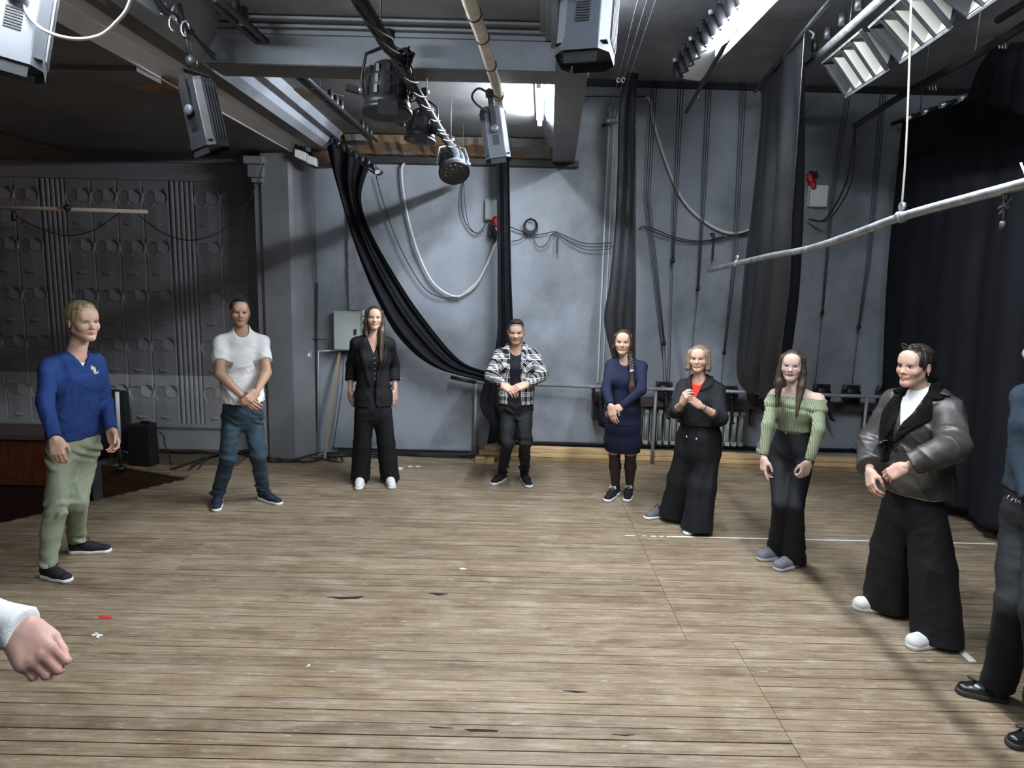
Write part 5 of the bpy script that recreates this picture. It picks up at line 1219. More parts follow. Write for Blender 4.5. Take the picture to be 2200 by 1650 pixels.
def hair_obj(o, person, hc, B, sc, style, m):
    g = Field((-.16, -.15, -.52 if style in ('long', 'longside', 'longpart') else -.22), (.16, .17, .165), .0045 if style not in ('long', 'longside', 'longpart') else .006)
    r = np.random.default_rng(len(style)*7+int(sc*1000)); hl = o.get('hairline', .072)
    th = o.get('hair_t', .010)
    g.ell((0, .016, .040), (.076+th, .094+th, .082+th*1.15), k=0)
    if style == 'short':
        for k in range(26):
            a = r.uniform(-1, 1); b = r.uniform(-.75, .9); p = V3((a*.055, b*.07+.0, .118-.03*a*a-.02*b*b)); g.ell(p, (.018, .022, .012), k=.012)
        for sx in (-1, 1): g.cone((sx*.076, .0, .03), (sx*.076, .004, -.005), .010, .006, .01)
        g.ell((0, .085, -.02), (.055, .025, .05), k=.02)
    if style == 'crop':
        g.ell((0, .088, -.015), (.055, .018, .05), k=.02)
        for sx in (-1, 1): g.cone((sx*.075, .0, .03), (sx*.075, .006, -.006), .008, .005, .01)
    if style == 'flat':
        g.ell((0, -.02, .110), (.052, .062, .012), k=.02)
        g.ell((0, .088, -.01), (.05, .016, .045), k=.02)
    if style in ('long', 'longside', 'longpart'):
        g.cone((0, .07, .0), (0, .085, -.16), .075, .062, .03, flat=(0, 1, 0), ff=1.6)
        L_ = {'long': (-.22, -.40), 'longside': (-.18, -.43), 'longpart': (-.30, -.36)}[style]
        for sx, ln in ((-1, L_[0]), (1, L_[1])):
            fy = -.055 if not (style == 'longside' and sx < 0) else .01
            g.cone((sx*.066, -.01, .06), (sx*.082, -.012, -.04), .030, .026, .02); g.cone((sx*.082, -.012, -.04), (sx*(.078 if style != 'longpart' else .085), fy*.6, -.14), .026, .030, .02, flat=(0, 1, 0), ff=1.3)
            g.cone((sx*.08, fy*.6, -.14), (sx*.072, fy-.035, ln), .030, .012, .02, flat=(0, 1, 0), ff=1.4)
        if style == 'longside':
            g.cone((.072, -.03, -.12), (.052, -.095, -.42), .026, .010, .02)
    if style == 'bob':
        g.ell((0, .03, -.02), (.095, .085, .105), k=.03)
        for sx in (-1, 1): g.cone((sx*.070, -.02, .06), (sx*.088, -.035, -.075), .032, .028, .025)
        g.cone((-.06, .08, -.06), (.06, .08, -.06), .04, .04, .03)
    if style == 'bun':
        g.ell((0, .118, .02), (.045, .04, .042), k=.02); g.cone((0, .06, -.04), (0, .1, .0), .05, .04, .02)
    if style == 'braid':
        g.cone((0, .07, .0), (.03, .07, -.10), .07, .05, .03); 
        for sx in (-1, 1): g.cone((sx*.066, -.01, .06), (sx*.080, .0, -.05), .026, .020, .02)
        g.cone((-.080, .0, -.05), (-.06, .03, -.12), .02, .02, .02); g.cone((.05, .06, -.08), (.078, -.01, -.12), .035, .024, .03)
    # opening for the face
    fwd_cut = {'short': (0, -.082, -.010), 'crop': (0, -.080, -.012), 'flat': (0, -.080, -.012)}.get(style, (0, -.088, -.012))
    if style in ('short', 'crop', 'flat'):
        g.ell((0, -.078, -.035), (.080, .064, .035+hl), k=.008, cut=True); g.box((0, -.01, -.085), (.12, .075, .075), k=.01, cut=True)
        for sx in (-1, 1): g.ell((sx*.085, .012, -.002), (.022, .024, .036), k=.006, cut=True)
        if o.get('recede'):
            for sx in (-1, 1): g.ell((sx*.048, -.075, .085), (.028, .042, .030), k=.01, cut=True)
        if style == 'flat':
            for sx in (-1, 1): g.box((sx*.10, .0, .02), (.028, .12, .05), k=.012, cut=True)
        g.box((0, .10, -.10), (.12, .08, .045), k=.01, cut=True)
    else:
        wid = o.get('face_open', .060); g.ell((0, -.098, -.035), (wid, .066, .035+hl*.86), k=.008, cut=True)
        g.cone((0, -.10, -.02), (0, -.12, -.5), .058, .058, .01, cut=True)
        if style in ('bun', 'braid', 'longside'):
            for sx in ((-1, 1) if style == 'bun' else (-1,)): g.ell((sx*.088, .010, -.004), (.024, .024, .038), k=.006, cut=True)
        if style == 'bun': g.cone((0, -.02, -.16), (0, -.02, -.07), .10, .085, .01, cut=True)
    X, Y, Z = g.ax[0][:, None, None], g.ax[1][None, :, None], g.ax[2][None, None, :]
    an = np.arctan2(X, Y-.0)
    g.d += (.0011*np.sin(34*an+5*Z*20*.3+1.2*np.sin(30*Z)) + .0012*np.sin(15*an+9*Z+2)).astype(np.float32)
    v, q = g.mesh(); return sdf_object('hair', [(V3(hc)+(v*sc) @ B, q)], m, person)

# ---- hands.  local: x along the fingers from the wrist, y to the thumb, z out of the back of the hand
def hand_mesh(wrist, xd, zd, side_, curl=(.35, .45, .3), thumb=(.5, .2), sc=1.0, spread=.06, curls=None, h=.0026, tdir=None, arm=.10):
    x = nrm(xd); z = V3(zd); z = nrm(z-x*(z@x)); y = np.cross(z, x)*side_; Bh = np.stack([x, y, z])
    g = Field((-.045, -.085, -.105), (.205, .085, .055), h)
    g.cone((-.006, 0, 0), (.015, 0, 0), .0215, .0225, .0, flat=(0, 0, 1), ff=1.10)
    for yy, w_ in ((.026, .0155), (.009, .0155), (-.009, .015), (-.026, .0145)): g.cone((.012, yy*.7, -.002), (.088-abs(yy-.005)*.18, yy, .001), .0165, w_*.88, .014, flat=(0, 0, 1), ff=1.18)
    g.cone((.008, -.018, -.004), (.07, -.026, -.006), .017, .014, .014); g.cone((.012, .02, -.007), (.05, .034, -.012), .018, .0135, .014)
    base = [(.089, .029, .002), (.093, .0098, .003), (.089, -.0098, .002), (.081, -.0275, .0)]; ln = [(.040, .026, .021), (.044, .029, .022), (.041, .027, .021), (.032, .021, .019)]; rr = [.0092, .0094, .0090, .0080]
    for i in range(4):
        c = curls[i] if curls else curl; p = V3(base[i]); a = 0.0; sp = spread*(1.5-i)*.55
        for j in range(3):
            a += c[j]; d_ = V3((math.cos(a)*math.cos(sp), math.cos(a)*math.sin(sp), -math.sin(a))); q = p+d_*ln[i][j]; g.cone(p, q, rr[i]*(1-.08*j), rr[i]*(1-.08*(j+1)), .004 if j else .008); p = q
    t0 = V3((.022, .026, -.010)); td = nrm(tdir) if tdir is not None else nrm((.74, .46, -.46)); t1 = t0+td*.040; g.cone(t0, t1, .0145, .0118, .012)
    d2 = nrm(td+V3((.55, -.15-thumb[0]*.5, -.12))); t2 = t1+d2*.032; g.cone(t1, t2, .0112, .0098, .005); d3 = nrm(d2+V3((.25, -thumb[1], -.05))); g.cone(t2, t2+d3*.025, .0098, .0078, .004)
    v, q = g.mesh(); tips = np.clip((v[:, 0]-.06)/.1, 0, 1)
    return (V3(wrist)+(v*sc) @ Bh, q if side_ > 0 else q[:, ::-1]), tips
# ================================================================== PEOPLE: the figures
def reach(a, px, L, far=False):
    """point seen at px whose distance from joint a is the bone length L"""
    o = V3(C0); d = nrm(_ray(*px)); oc = o-a; b = oc@d; cc = oc@oc-L*L; D = b*b-cc
    if D < 0: p = o+d*(-b); return a+nrm(p-a)*L
    return o+d*(-b+math.sqrt(D) if far else -b-math.sqrt(D))
def view(px): return math.degrees(math.atan2(px-1098, 1525))
def person(label, Y0, app, H, J, head, dims, wear, skin):
    """J: measured joints; bones get real lengths for the height H.  app: turn of the body away from facing us"""
    yaw = app-view(J['H'][0]); yr = math.radians(yaw); lat = V3((math.cos(yr), math.sin(yr), 0)); up = V3((0, 0, 1)); fwd = V3((math.sin(yr), -math.cos(yr), 0))
    feet = [V3(on(*q)) for q in dims['feet']]           # heel R, toe R, heel L, toe L
    org = sum(feet)/4; org[2] = 0; P = {}
    S0 = V3(at(*J['S'], Y0)); P['N'] = V3(at(*J['N'], Y0)); H0 = V3(at(*J['H'], Y0)); sw, hw0 = dims.get('shw', .165), dims.get('hpw', .085)
    for s, sg in (('L', 1), ('R', -1)):
        P['S'+s] = S0+lat*sg*sw; P['H'+s] = H0+lat*sg*hw0
        for k, L in (('E', .165*H), ('W', .148*H)):
            q = J[k+s]; a = P[('S' if k == 'E' else 'E')+s]; P[k+s] = reach(a, q[:2], L*dims.get('al', 1.0), len(q) > 2)
        i = 0 if s == 'R' else 2; x = feet[i+1]-feet[i]; x = x/np.linalg.norm(x); an = feet[i]+x*.055; an[2] = .085; P['A'+s] = an
        q = J.get('K'+s); P['K'+s] = reach(P['H'+s], q[:2], np.linalg.norm(P['H'+s]-an)*.505, len(q) > 2) if q else (P['H'+s]+an)*.5+fwd*.015
    e = empty('person', org, label, 'person')
    P = {k: v-org for k, v in P.items()}; feet = [f-org for f in feet]
    c = dict(P=P, lat=lat, up=up, fwd=fwd, e=e, feet=feet, d=dims, skin=np.array(skin), B=np.stack([lat, -fwd, up]), org=org); f = dims.get('f', 1.0); c['f'] = f
    pel = (P['HL']+P['HR'])/2; ch = (P['SL']+P['SR'])/2; c['pel'] = pel; c['ch'] = ch; c['sh'] = sw
    wst = pel*.52+ch*.48; c['wst'] = wst; c['tor'] = [pel+up*-.02, pel*.80+ch*.20, wst, pel*.22+ch*.78, ch+up*.0, P['N']]
    hw = dims.get('hip', .155); ww = dims.get('waist', .135); cw = dims.get('chest', .155); dd = dims.get('depth', .105)
    c['wd'] = [(hw, dd), (hw*.97, dd*.96), (ww, dd*.88), (cw, dd*1.02), (sw*.80, dd*.66), (.058*f, .056*f)]
    a = math.radians(head['app']-view(head['c'][0])); hf = nrm((math.sin(a), -math.cos(a), head.get('tilt', 0.0))); hx = nrm(np.cross(up, hf)+up*head.get('roll', 0.0)); hx = nrm(hx-hf*(hx@hf)); hz = np.cross(hx, -hf); B = np.stack([hx, -hf, hz])
    hc = V3(at(head['c'][0], head['c'][1], Y0))-org+fwd*head.get('fw', .02); c['hc'] = hc; c['HB'] = B; c['hsc'] = head['s']
    body = []; cols = []; allp = np.array(list(P.values())+feet); lo = allp.min(0)-.2; hi = allp.max(0)+.12; lo[2] = max(lo[2], -.01)
    g = Field(lo, hi, dims.get('bh', .010)); ins = dims.get('ins', .018); ua, el, wr = dims.get('arm', (.046, .039, .026)); wr = min(wr, .0235*dims.get('hs', 1.0))
    g.stack(c['tor'], [(w_-ins, q-ins) for w_, q in c['wd']], lat, .05)
    for s in 'LR':
        g.cone(P['N']-up*.03, P['S'+s], .040*f, ua*.9, .03); g.cone(P['S'+s], P['E'+s], ua, el, .035); m_ = P['E'+s]*.72+P['W'+s]*.28; g.cone(P['E'+s], m_, el, el*.98, .015); g.cone(m_, P['W'+s], el*.98, wr, .012)
        if dims.get('legs'):
            th, kn, ca, an = dims['legs']; mid = P['K'+s]*.62+P['A'+s]*.38-fwd*.012; g.cone(P['H'+s], P['K'+s], th, kn, .03); g.cone(P['K'+s], mid, kn*.95, ca, .02); g.cone(mid, P['A'+s], ca, an, .02)
        else: g.cone(P['H'+s], P['K'+s], .05, .04, .03); g.cone(P['K'+s], P['A'+s], .04, .03, .02)
    if dims.get('bust'):
        for sx in (-1, 1): g.ell(c['tor'][3]+lat*sx*cw*.48+fwd*dd*.60-up*.01, (.052, .048, .054), c['B'], .04)
    g.cone(P['N']-up*.02, P['N']+(hc-P['N'])*.3, .055*f, .052*f, .03); v, q = g.mesh(); body.append((v, q)); cols.append(np.tile(c['skin'], (len(v), 1)))
    for s, sg in (('L', -1), ('R', 1)):
        hd = dims['hand'+s]; fr = lambda t: lat*t[0]+fwd*t[1]+up*t[2]; xd = fr(hd[0]) if hd[0] is not None else nrm(P['W'+s]-P['E'+s])
        (hv, hq), tips = hand_mesh(P['W'+s], xd, fr(hd[1]), sg, **(hd[2] if len(hd) > 2 else {}), sc=dims.get('hs', 1.0)); body.append((hv, hq)); cl = np.tile(c['skin'], (len(hv), 1)); cl *= 1-(tips[:, None]*np.array([.02, .14, .16])); cols.append(cl)
    head['skin'] = skin; make_head(head, body, cols, e, hc, B, head['s'], P['N']-up*.03, .053*f)
    b = sdf_object('body', body, M['skin'], e, np.concatenate(cols)); c['body'] = b; head_bits(head, b, hc, B, head['s'])
    if head.get('hair'): c['hair'] = hair_obj(head, e, hc, B, head['s'], head['hair'], head['hm'])
    wear(c); return e
def hit(c, g, px, py, lift=.0):      # measured spot on a garment
    d = nrm(_ray(px, py)); return g.march(V3(C0)-c['org'], d, .5, 9)-d*lift
def strip(c, g, name, inner, outer, m, parent, lift=.006, th=.008, n=4, k=5):
    """flat piece of cloth lying on a garment, between two measured edges"""
    def sp(E_): return [(p.x, p.y) for p in spline([(x, y, 0) for x, y in E_], k)]
    I, O = sp(inner), sp(outer); v = []
    for (a, b), (u, w_) in zip(I, O):
        for j in range(n+1): t = j/n; v.append(tuple(hit(c, g, a+(u-a)*t, b+(w_-b)*t, lift*(1 if 0 < j < n else .7))))
    o = MB().add(v, [(i*(n+1)+j, i*(n+1)+j+1, (i+1)*(n+1)+j+1, (i+1)*(n+1)+j) for i in range(len(I)-1) for j in range(n)], True).build(name, m, parent)
    s = o.modifiers.new('t', 'SOLIDIFY'); s.thickness = th; s.offset = 0; o.modifiers.new('s', 'SUBSURF').levels = 1; o.modifiers['s'].render_levels = 1; return o
# ---- garments
def top(c, name, m, off=.012, sleeve=1.0, hem=0.0, neck='crew', sr=None, ease=(0, 0, 0, 0, 0), wr=.002, seed=1, h=.0085, cuff=None, opening=None, post=None, flare=0.0, arms=True, bust=True, wf=(14, 46), trap=.0):
    """sleeve: length along the arm (1 = elbow, 2 = wrist); sr: sleeve radii; opening: open front as half widths and heights"""
    P, lat, up, fwd = c['P'], c['lat'], c['up'], c['fwd']; d = c['d']; ua, el, wrr = d.get('arm', (.046, .039, .026)); sr = sr or (ua+.008, el+.010, wrr+.010)
    allp = np.array([P[k] for k in ('SL', 'SR', 'N', 'HL', 'HR')+(('EL', 'ER', 'WL', 'WR') if arms else ())]); lo = allp.min(0)-.22; hi = allp.max(0)+.12; lo[2] = min(lo[2]+.1, hem-.05)
    g = Field(lo, hi, h); wd = [(w_+off+(ease[i] if i < 5 else 0), q+off+(ease[i] if i < 5 else 0)*.8) for i, (w_, q) in enumerate(c['wd'])]
    low = c['tor'][0].copy(); low[2] = min(hem-.03, low[2]-.01); g.stack([low]+c['tor'], [(wd[0][0]+flare, wd[0][1]+flare)]+wd, lat, .05)
    if d.get('bust') and bust:
        for sx in (-1, 1): g.ell(c['tor'][3]+lat*sx*d.get('chest', .155)*.46+fwd*d.get('depth', .105)*.62-up*.012, (.056+off*.5, .050+off*.5, .056+off*.5), c['B'], .05)
    if wr: g.wrinkle(wr, seed, *wf)
    g.half((0, 0, hem), (0, 0, -1), .004)
    for s in 'LR':
        S_, E_, W_ = P['S'+s], P['E'+s], P['W'+s]; g.cone(P['N']-up*(.035-trap), S_, .040*c['f']+off, sr[0]*.92, .035)
        if not arms: continue
        if sleeve <= 1: T_ = S_+(E_-S_)*sleeve; g.cone(S_, T_+(E_-S_)*.05, sr[0], sr[1], .035)
        else: g.cone(S_, E_, sr[0], sr[1], .035); T_ = E_+(W_-E_)*(sleeve-1); g.cone(E_, T_+(W_-E_)*.06, sr[1], sr[2], .018)
    if wr: g.wrinkle(wr*.8, seed+1, *wf)
    if arms:
        for s in 'LR':
            S_, E_, W_ = P['S'+s], P['E'+s], P['W'+s]; T_ = E_+(W_-E_)*(sleeve-1) if sleeve > 1 else S_+(E_-S_)*sleeve; dr = nrm(W_-E_) if sleeve > 1 else nrm(E_-S_)
            if cuff: g.cone(T_-dr*cuff[0], T_, cuff[1], cuff[1], .006)
            f = lambda X, Y, Z, p0=T_, dr=dr: np.maximum(-((X-p0[0])*dr[0]+(Y-p0[1])*dr[1]+(Z-p0[2])*dr[2]), np.sqrt((X-p0[0])**2+(Y-p0[1])**2+(Z-p0[2])**2)-.10); g.put(f, T_-.13, T_+.13, .003, True)
    Nk = P['N']; f_ = c['f']
    if neck == 'crew': g.cone(Nk-up*.012+fwd*.022, Nk+up*.12-fwd*.005, .059*f_, .072*f_, .006, cut=True); g.cone(Nk-up*.008+fwd*.03, Nk+up*.02+fwd*.16, .054*f_, .068*f_, .006, cut=True)
    elif neck and neck[0] == 'V':
        depth, half_ = neck[1], neck[2]; g.cone(Nk-up*.015+fwd*.02, Nk+up*.12-fwd*.005, .058*f_, .075*f_, .006, cut=True); Vb = Nk-up*depth
        def fv(X, Y, Z):
            u = (X-Vb[0])*lat[0]+(Y-Vb[1])*lat[1]; w_ = (X-Vb[0])*fwd[0]+(Y-Vb[1])*fwd[1]; return np.maximum(np.abs(u)*depth/half_-(Z-Vb[2]), -w_+.005)*.5
        g.put(fv, Vb-np.array([.2, .3, .02]), Vb+np.array([.2, .3, depth+.08]), .004, True)
    if opening:
        prof, sh_ = opening; o_ = c['ch']; zs = [p[0] for p in prof][::-1]; hs = [p[1] for p in prof][::-1]
        def fo(X, Y, Z):
            u = (X-o_[0])*lat[0]+(Y-o_[1])*lat[1]-sh_; w_ = (X-o_[0])*fwd[0]+(Y-o_[1])*fwd[1]; return np.maximum(np.abs(u)-np.interp(Z, zs, hs), -w_+.01)
        g.put(fo, g.lo, g.lo+g.h*g.n, .004, True)
    if post: post(g)
    v, q = g.mesh(); o = sdf_object(name, [(v, q)], m, c['e']); return o, g
def pants(c, name, m, waist, r, wr=.0016, seed=3, h=.009, hem=(.05, .05), post=None, hipx=.008, crease=.0022):
    """r: thigh, knee, calf, hem radii; hem: heights of the lower edges (R, L)"""
    P, lat, up, fwd = c['P'], c['lat'], c['up'], c['fwd']; allp = np.array([P[k] for k in ('HL', 'HR', 'KL', 'KR', 'AL', 'AR')]); lo = allp.min(0)-.22; hi = allp.max(0)+.22; hi[2] = waist+.04; lo[2] = -.01
    g = Field(lo, hi, h); hw, dd = c['wd'][0]; ww, wd_ = c['wd'][2]; pel = c['pel']; wp = c['wst']; tt = (waist-pel[2])/max(.05, wp[2]-pel[2]); wp = pel+(wp-pel)*tt
    g.stack([pel-up*.06, pel+up*.02, wp+up*.03], [(hw*.93+hipx, dd*.9+.008), (hw+hipx, dd+.010), (hw+(ww-hw)*min(1, tt)+.006, dd*.92+.006)], lat, .04)
    for sx in (-1, 1): g.ell(pel+lat*sx*hw*.45-fwd*dd*.40-up*.03, (.080, .072, .085), c['B'], .04)
    for i, s in enumerate('RL'):
        H, K, A_ = P['H'+s], P['K'+s], P['A'+s]; rt, rk, rc, rh = r; mid = K*.55+A_*.45-fwd*.01; g.cone(H-up*.03, K, rt, rk, .03); g.cone(K, mid, rk, rc, .02); d_ = nrm(A_-K); en = A_.copy(); hz = hem[i]
        if A_[2] > hz: en = A_+d_*((A_[2]-hz+.02)/max(.3, -d_[2]))
        g.cone(mid, en, rc, rh, .02)
    if wr: g.wrinkle(wr, seed, 14, 44, (1, 1, .8))
    X, Y, Z = g.ax[0][:, None, None], g.ax[1][None, :, None], g.ax[2][None, None, :]
    for s in 'LR':       # creases behind the knee and stacked over the shoe
        for q, a, wdt in ((P['K'+s], crease, .09), (P['A'+s]+up*.03, crease*1.3, .08), (P['H'+s]-up*.05, crease*.8, .06)): g.d += (a*np.sin(70*(Z-q[2])+34*(X-q[0])*np.sin(9*Z+q[0]*7)+26*(Y-q[1])+1.5*np.sin(31*X+17*Z))*np.exp(-((Z-q[2])/wdt)**2)*np.clip(np.sin(14*X+11*Y+6*Z+q[1])*.6+.6, 0, 1)).astype(np.float32)
    g.half((0, 0, waist), (0, 0, 1), .004)
    for i, s in enumerate('RL'):
        hz = hem[i]; p0 = P['A'+s]; f = lambda X, Y, Z, p0=p0, hz=hz: np.maximum(Z-hz, np.sqrt((X-p0[0])**2+(Y-p0[1])**2)-.19); g.put(f, (p0[0]-.22, p0[1]-.22, -.1), (p0[0]+.22, p0[1]+.22, hz+.02), .003, True)
    if post: post(g)
    v, q = g.mesh(); return sdf_object(name, [(v, q)], m, c['e']), g
def column(c, name, pts, wd, m, hem, h=.009, wr=.002, seed=5, lo=None, pleat=0.0, parent=None, top_=None):
    pts = [V3(p) for p in pts]; a = np.array(pts); g = Field(np.array([*(a.min(0)-.36)[:2], hem-.03]), np.array([*(a.max(0)+.36)[:2], a[:, 2].max()+.05]), h); g.stack(pts, wd, c['lat'], .03)
    if wr: g.wrinkle(wr, seed, 12, 36)
    if pleat:
        X, Y, Z = g.ax[0][:, None, None], g.ax[1][None, :, None], g.ax[2][None, None, :]; o = pts[0]; an = np.arctan2((X-o[0])*c['lat'][0]+(Y-o[1])*c['lat'][1], (X-o[0])*c['fwd'][0]+(Y-o[1])*c['fwd'][1]); z0, z1 = a[:, 2].max(), hem; g.d += (pleat*np.sin(13*an+2*np.sin(5*an+4*Z))*np.clip((z0-Z)/(z0-z1)*1.4, 0, 1)).astype(np.float32)
    g.half((0, 0, hem), (0, 0, -1)); 
    if top_: g.half((0, 0, top_), (0, 0, 1))
    v, q = g.mesh(); return sdf_object(name, [(v, q)], m, parent or c['e']), g
def shoe(c, heel, toe, m, sole, w=.046, hgt=.062, lace=None, thick=.026, toebox=1.0, low=False):
    hl_, tl = V3(heel), V3(toe); x = tl-hl_; x[2] = 0; L = max(.245, min(.315, np.linalg.norm(x))); x = x/np.linalg.norm(x); y = np.cross((0, 0, 1), x); B = np.stack([x, y, V3((0, 0, 1))])
    g = Field((-.03, -.075, .0), (L+.03, .075, .16), .0042)
    g.cone((.036, 0, thick+.022), (L*.55, 0, thick+.016), .036, .036, .0, flat=(0, 0, 1), ff=1.05); g.cone((L*.5, .003, thick+.012), (L-.045, .004, thick+.006), w*.88, w*.80*toebox, .03, flat=(0, 0, 1), ff=1.35/toebox)
    if not low: g.cone((.045, 0, thick+.03), (.042, 0, thick+hgt), .037, .036, .02, flat=(1, 0, 0), ff=.82); g.cone((.06, 0, thick+hgt*.85), (L*.62, 0, thick+.022), .032, .026, .025)
    else: g.cone((.045, 0, thick+.02), (.040, 0, thick+hgt*.6), .036, .033, .02)
    g.half((0, 0, thick*.6), (0, 0, -1), .002); v, q = g.mesh(); up_ = sdf_object('shoe', [(hl_+v @ B, q)], m, c['e']); g = Field((-.03, -.075, -.004), (L+.03, .075, .07), .0042)
    g.cone((.034, 0, thick*.5), (L*.5, 0, thick*.5), .041, .042, .0, flat=(0, 0, 1), ff=.041/thick*.9); g.cone((L*.45, .003, thick*.5), (L-.043, .004, thick*.55), w*.98, w*.93, .02, flat=(0, 0, 1), ff=w/thick*.9)
    g.half((0, 0, .0), (0, 0, -1), .001); g.half((0, 0, thick*1.05), (0, 0, 1), .003); v, q = g.mesh(); sdf_object('sole', [(hl_+v @ B, q)], sole, up_)
    if lace is not None:
        for k in range(4):
            xx = L*(.40+.085*k); zz = thick+.074-.013*k; MB().tube([tuple(hl_+np.array([xx+.01*math.sin(t), .026*t, zz-.018*t*t]) @ B) for t in (-1, -.5, 0, .5, 1)], .0034, 5).build('lace', lace, up_)
        for sg in (-1, 1): MB().tube([tuple(hl_+V3(p) @ B) for p in ((L*.42, 0, thick+.076), (L*.40, sg*.022, thick+.086), (L*.45, sg*.036, thick+.066), (L*.46, sg*.014, thick+.074))], .003, 5).build('lace', lace, up_)
    return up_
def shoes(c, m, sole, **k): f = c['feet']; return [shoe(c, f[0], f[1], m, sole, **k), shoe(c, f[2], f[3], m, sole, **k)]
def band(c, name, p, axis, r, w, m, t=.004, parent=None): return MB().lathe(tuple(p), [(r, -w), (r+t, -w), (r+t, w), (r, w), (r, -w)], tuple(axis), 18).build(name, m, parent or c['e'])
def button(c, g, px, py, r, m, parent): 
    p = hit(c, g, px, py); return MB().lathe(tuple(p), [(r, -.003), (r, .003), (0, .004)], tuple(-nrm(_ray(px, py))), 10).build('button', m, parent)
SK = (.47, .29, .21); SKP = (.53, .335, .255); SKT = (.42, .245, .165)
brow_d = mat('dark_brow', (.02, .013, .010), .7); brow_b = mat('blond_brow', (.14, .09, .05), .7); brow_m = mat('brown_brow', (.05, .03, .02), .7)
iris_b = mat('brown_iris', (.05, .025, .012), .2); iris_g = mat('grey_iris', (.10, .12, .13), .2)
H_dark = hair_mat('dark_hair', (.016, .011, .009)); H_brown = hair_mat('brown_hair', (.035, .020, .013)); H_blond = hair_mat('dark_blond_hair', (.20, .14, .075), (.42, .32, .19)); H_bob = hair_mat('highlighted_hair', (.13, .085, .05), (.46, .36, .23)); H_red = hair_mat('auburn_hair', (.11, .03, .012))
WHT = cloth('white_leather', (.72, .72, .70), .55, .05)
def vz(px, py, Y): return at(px, py, Y).z
DOWN = (0, .12, -1)

# ---------------------------------------------------------------- the man in the blue sweater
def w_blue(c):
    P, fwd, lat, up = c['P'], c['fwd'], c['lat'], c['up']; hz = vz(150, 940, 4.8); m_sw = cloth('blue_knit', (.012, .034, .135), .85, .15, 700, .25)
    top(c, 'undershirt', M['solewhite'], -.004, .6, 1.2, ('V', .070, .052), wr=0, arms=False)
    s, g = top(c, 'sweater', m_sw, .014, 1.97, hz, ('V', .100, .058), (.060, .053, .040), (.0, .008, .012, .004, 0), .0042, 4, cuff=(.05, .040))
    zc = hz+.028; cp = c['pel'].copy(); cp[2] = zc; hw, dd = c['wd'][0]; column(c, 'hem_band', [cp-up*.03, cp+up*.022], [(hw+.019, dd+.017)]*2, m_sw, hz-.004, wr=0, parent=s, top_=zc+.03)
    pants(c, 'chinos', cloth('sage_cotton', (.245, .275, .195), .8, .12), hz+.05, (.092, .072, .064, .058), .0036, 5, hem=(.085, .085), crease=.009)
    shoes(c, cloth('black_mesh', (.016, .016, .018), .7), M['solewhite'], lace=M['soledark'])
    gold = mat('emblem_gold', (.5, .36, .16), .6); r_ = random.Random(4)
    for k in range(9):       # stitched flourish on the chest
        x0, y0 = 203+r_.uniform(-5, 5), 795+k*1.7-7; MB().tube([tuple(hit(c, g, x0+4*math.cos(t*1.3+k), y0+3*math.sin(t*1.7+k), .002)) for t in (0, .6, 1.2, 1.8, 2.4, 3.0)], .0030, 5).build('emblem', M['solewhite'] if k % 4 else gold, s)
    ax = nrm(P['WL']-P['EL']); band(c, 'watch', P['WL']-ax*.004, ax, .028, .010, M['soledark'])
person('man in a blue v-neck sweater and sage green trousers', 4.85, 34, 1.85, dict(S=(157, 784), N=(163, 757), H=(160, 954), EL=(226, 866, 1), ER=(97, 866), WL=(239, 924), WR=(119, 943), KL=(166, 1078), KR=(121, 1092)),
    dict(c=(172, 692), app=28, s=1.10, tilt=-.02, brow=brow_b, hair='short', hm=H_blond, iris=iris_g, eye_open=.0036, hair_t=.013, hairline=.062, fw=.03),
    dict(feet=((92, 1238), (152, 1252), (150, 1188), (240, 1186)), hip=.158, waist=.142, chest=.160, depth=.115, f=1.05, arm=(.050, .043, .028), hs=1.08, shw=.168,
         handL=((-.12, .5, -1), (.8, -.3, .2), dict(curl=(.45, .6, .4))), handR=(DOWN, (-.75, .6, .1), dict(curl=(.4, .5, .35)))), w_blue, SKP)
# ---------------------------------------------------------------- the man in the white T-shirt
def w_tee(c):
    hz = vz(520, 866, 6.15)
    top(c, 'tshirt', cloth('white_jersey', (.74, .74, .74), .85, .05, 600, .1), .016, .62, hz, 'crew', (.066, .068, .05), (.0, .010, .020, .004, 0), .0048, 8)
    pants(c, 'jeans', cloth('blue_denim', (.026, .046, .064), .8, .35, 700, .25), hz+.05, (.090, .070, .062, .060), .0036, 9, hem=(.075, .075), crease=.010)
    for s in shoes(c, cloth('navy_mesh', (.016, .022, .04), .7), M['solewhite'], lace=M['soledark']): pass
    for i in (0, 2):
        h_, t_ = c['feet'][i], c['feet'][i+1]; x = nrm(t_-h_); y = np.cross((0, 0, 1), x); MB().tube([tuple(h_+x*a+y*.043+V3((0, 0, .007))) for a in (.03, .09, .15)], .005, 6).build('sole_stripe', M['red'], c['e'])
person('man in a plain white T-shirt and blue jeans, hands clasped', 6.2, 2, 1.83, dict(S=(519, 737), N=(519, 709), H=(521, 888), EL=(572, 800), ER=(472, 803), WL=(551, 842), WR=(521, 852), KL=(556, 985), KR=(489, 988)),
    dict(c=(515, 672), app=4, s=1.00, roll=-.05, brow=brow_d, hair='crop', hm=H_dark, hair_t=.006, hairline=.088, recede=True, stubble=.22, jaw=1.0, brow_t=.0034, eye_open=.0042, nose=1.05, smile=.2),
    dict(feet=((470, 1076), (463, 1103), (558, 1071), (604, 1086)), hip=.152, waist=.142, chest=.168, depth=.115, f=1.0, arm=(.052, .044, .031), hs=1.06, shw=.168,
         handL=((-.75, .45, -.62), (.35, .85, .3), dict(curl=(.45, .55, .35), thumb=(.9, .5))), handR=((.72, .40, -.62), (-.35, .85, .3), dict(curl=(.3, .5, .35), spread=.12))), w_tee, SKT)
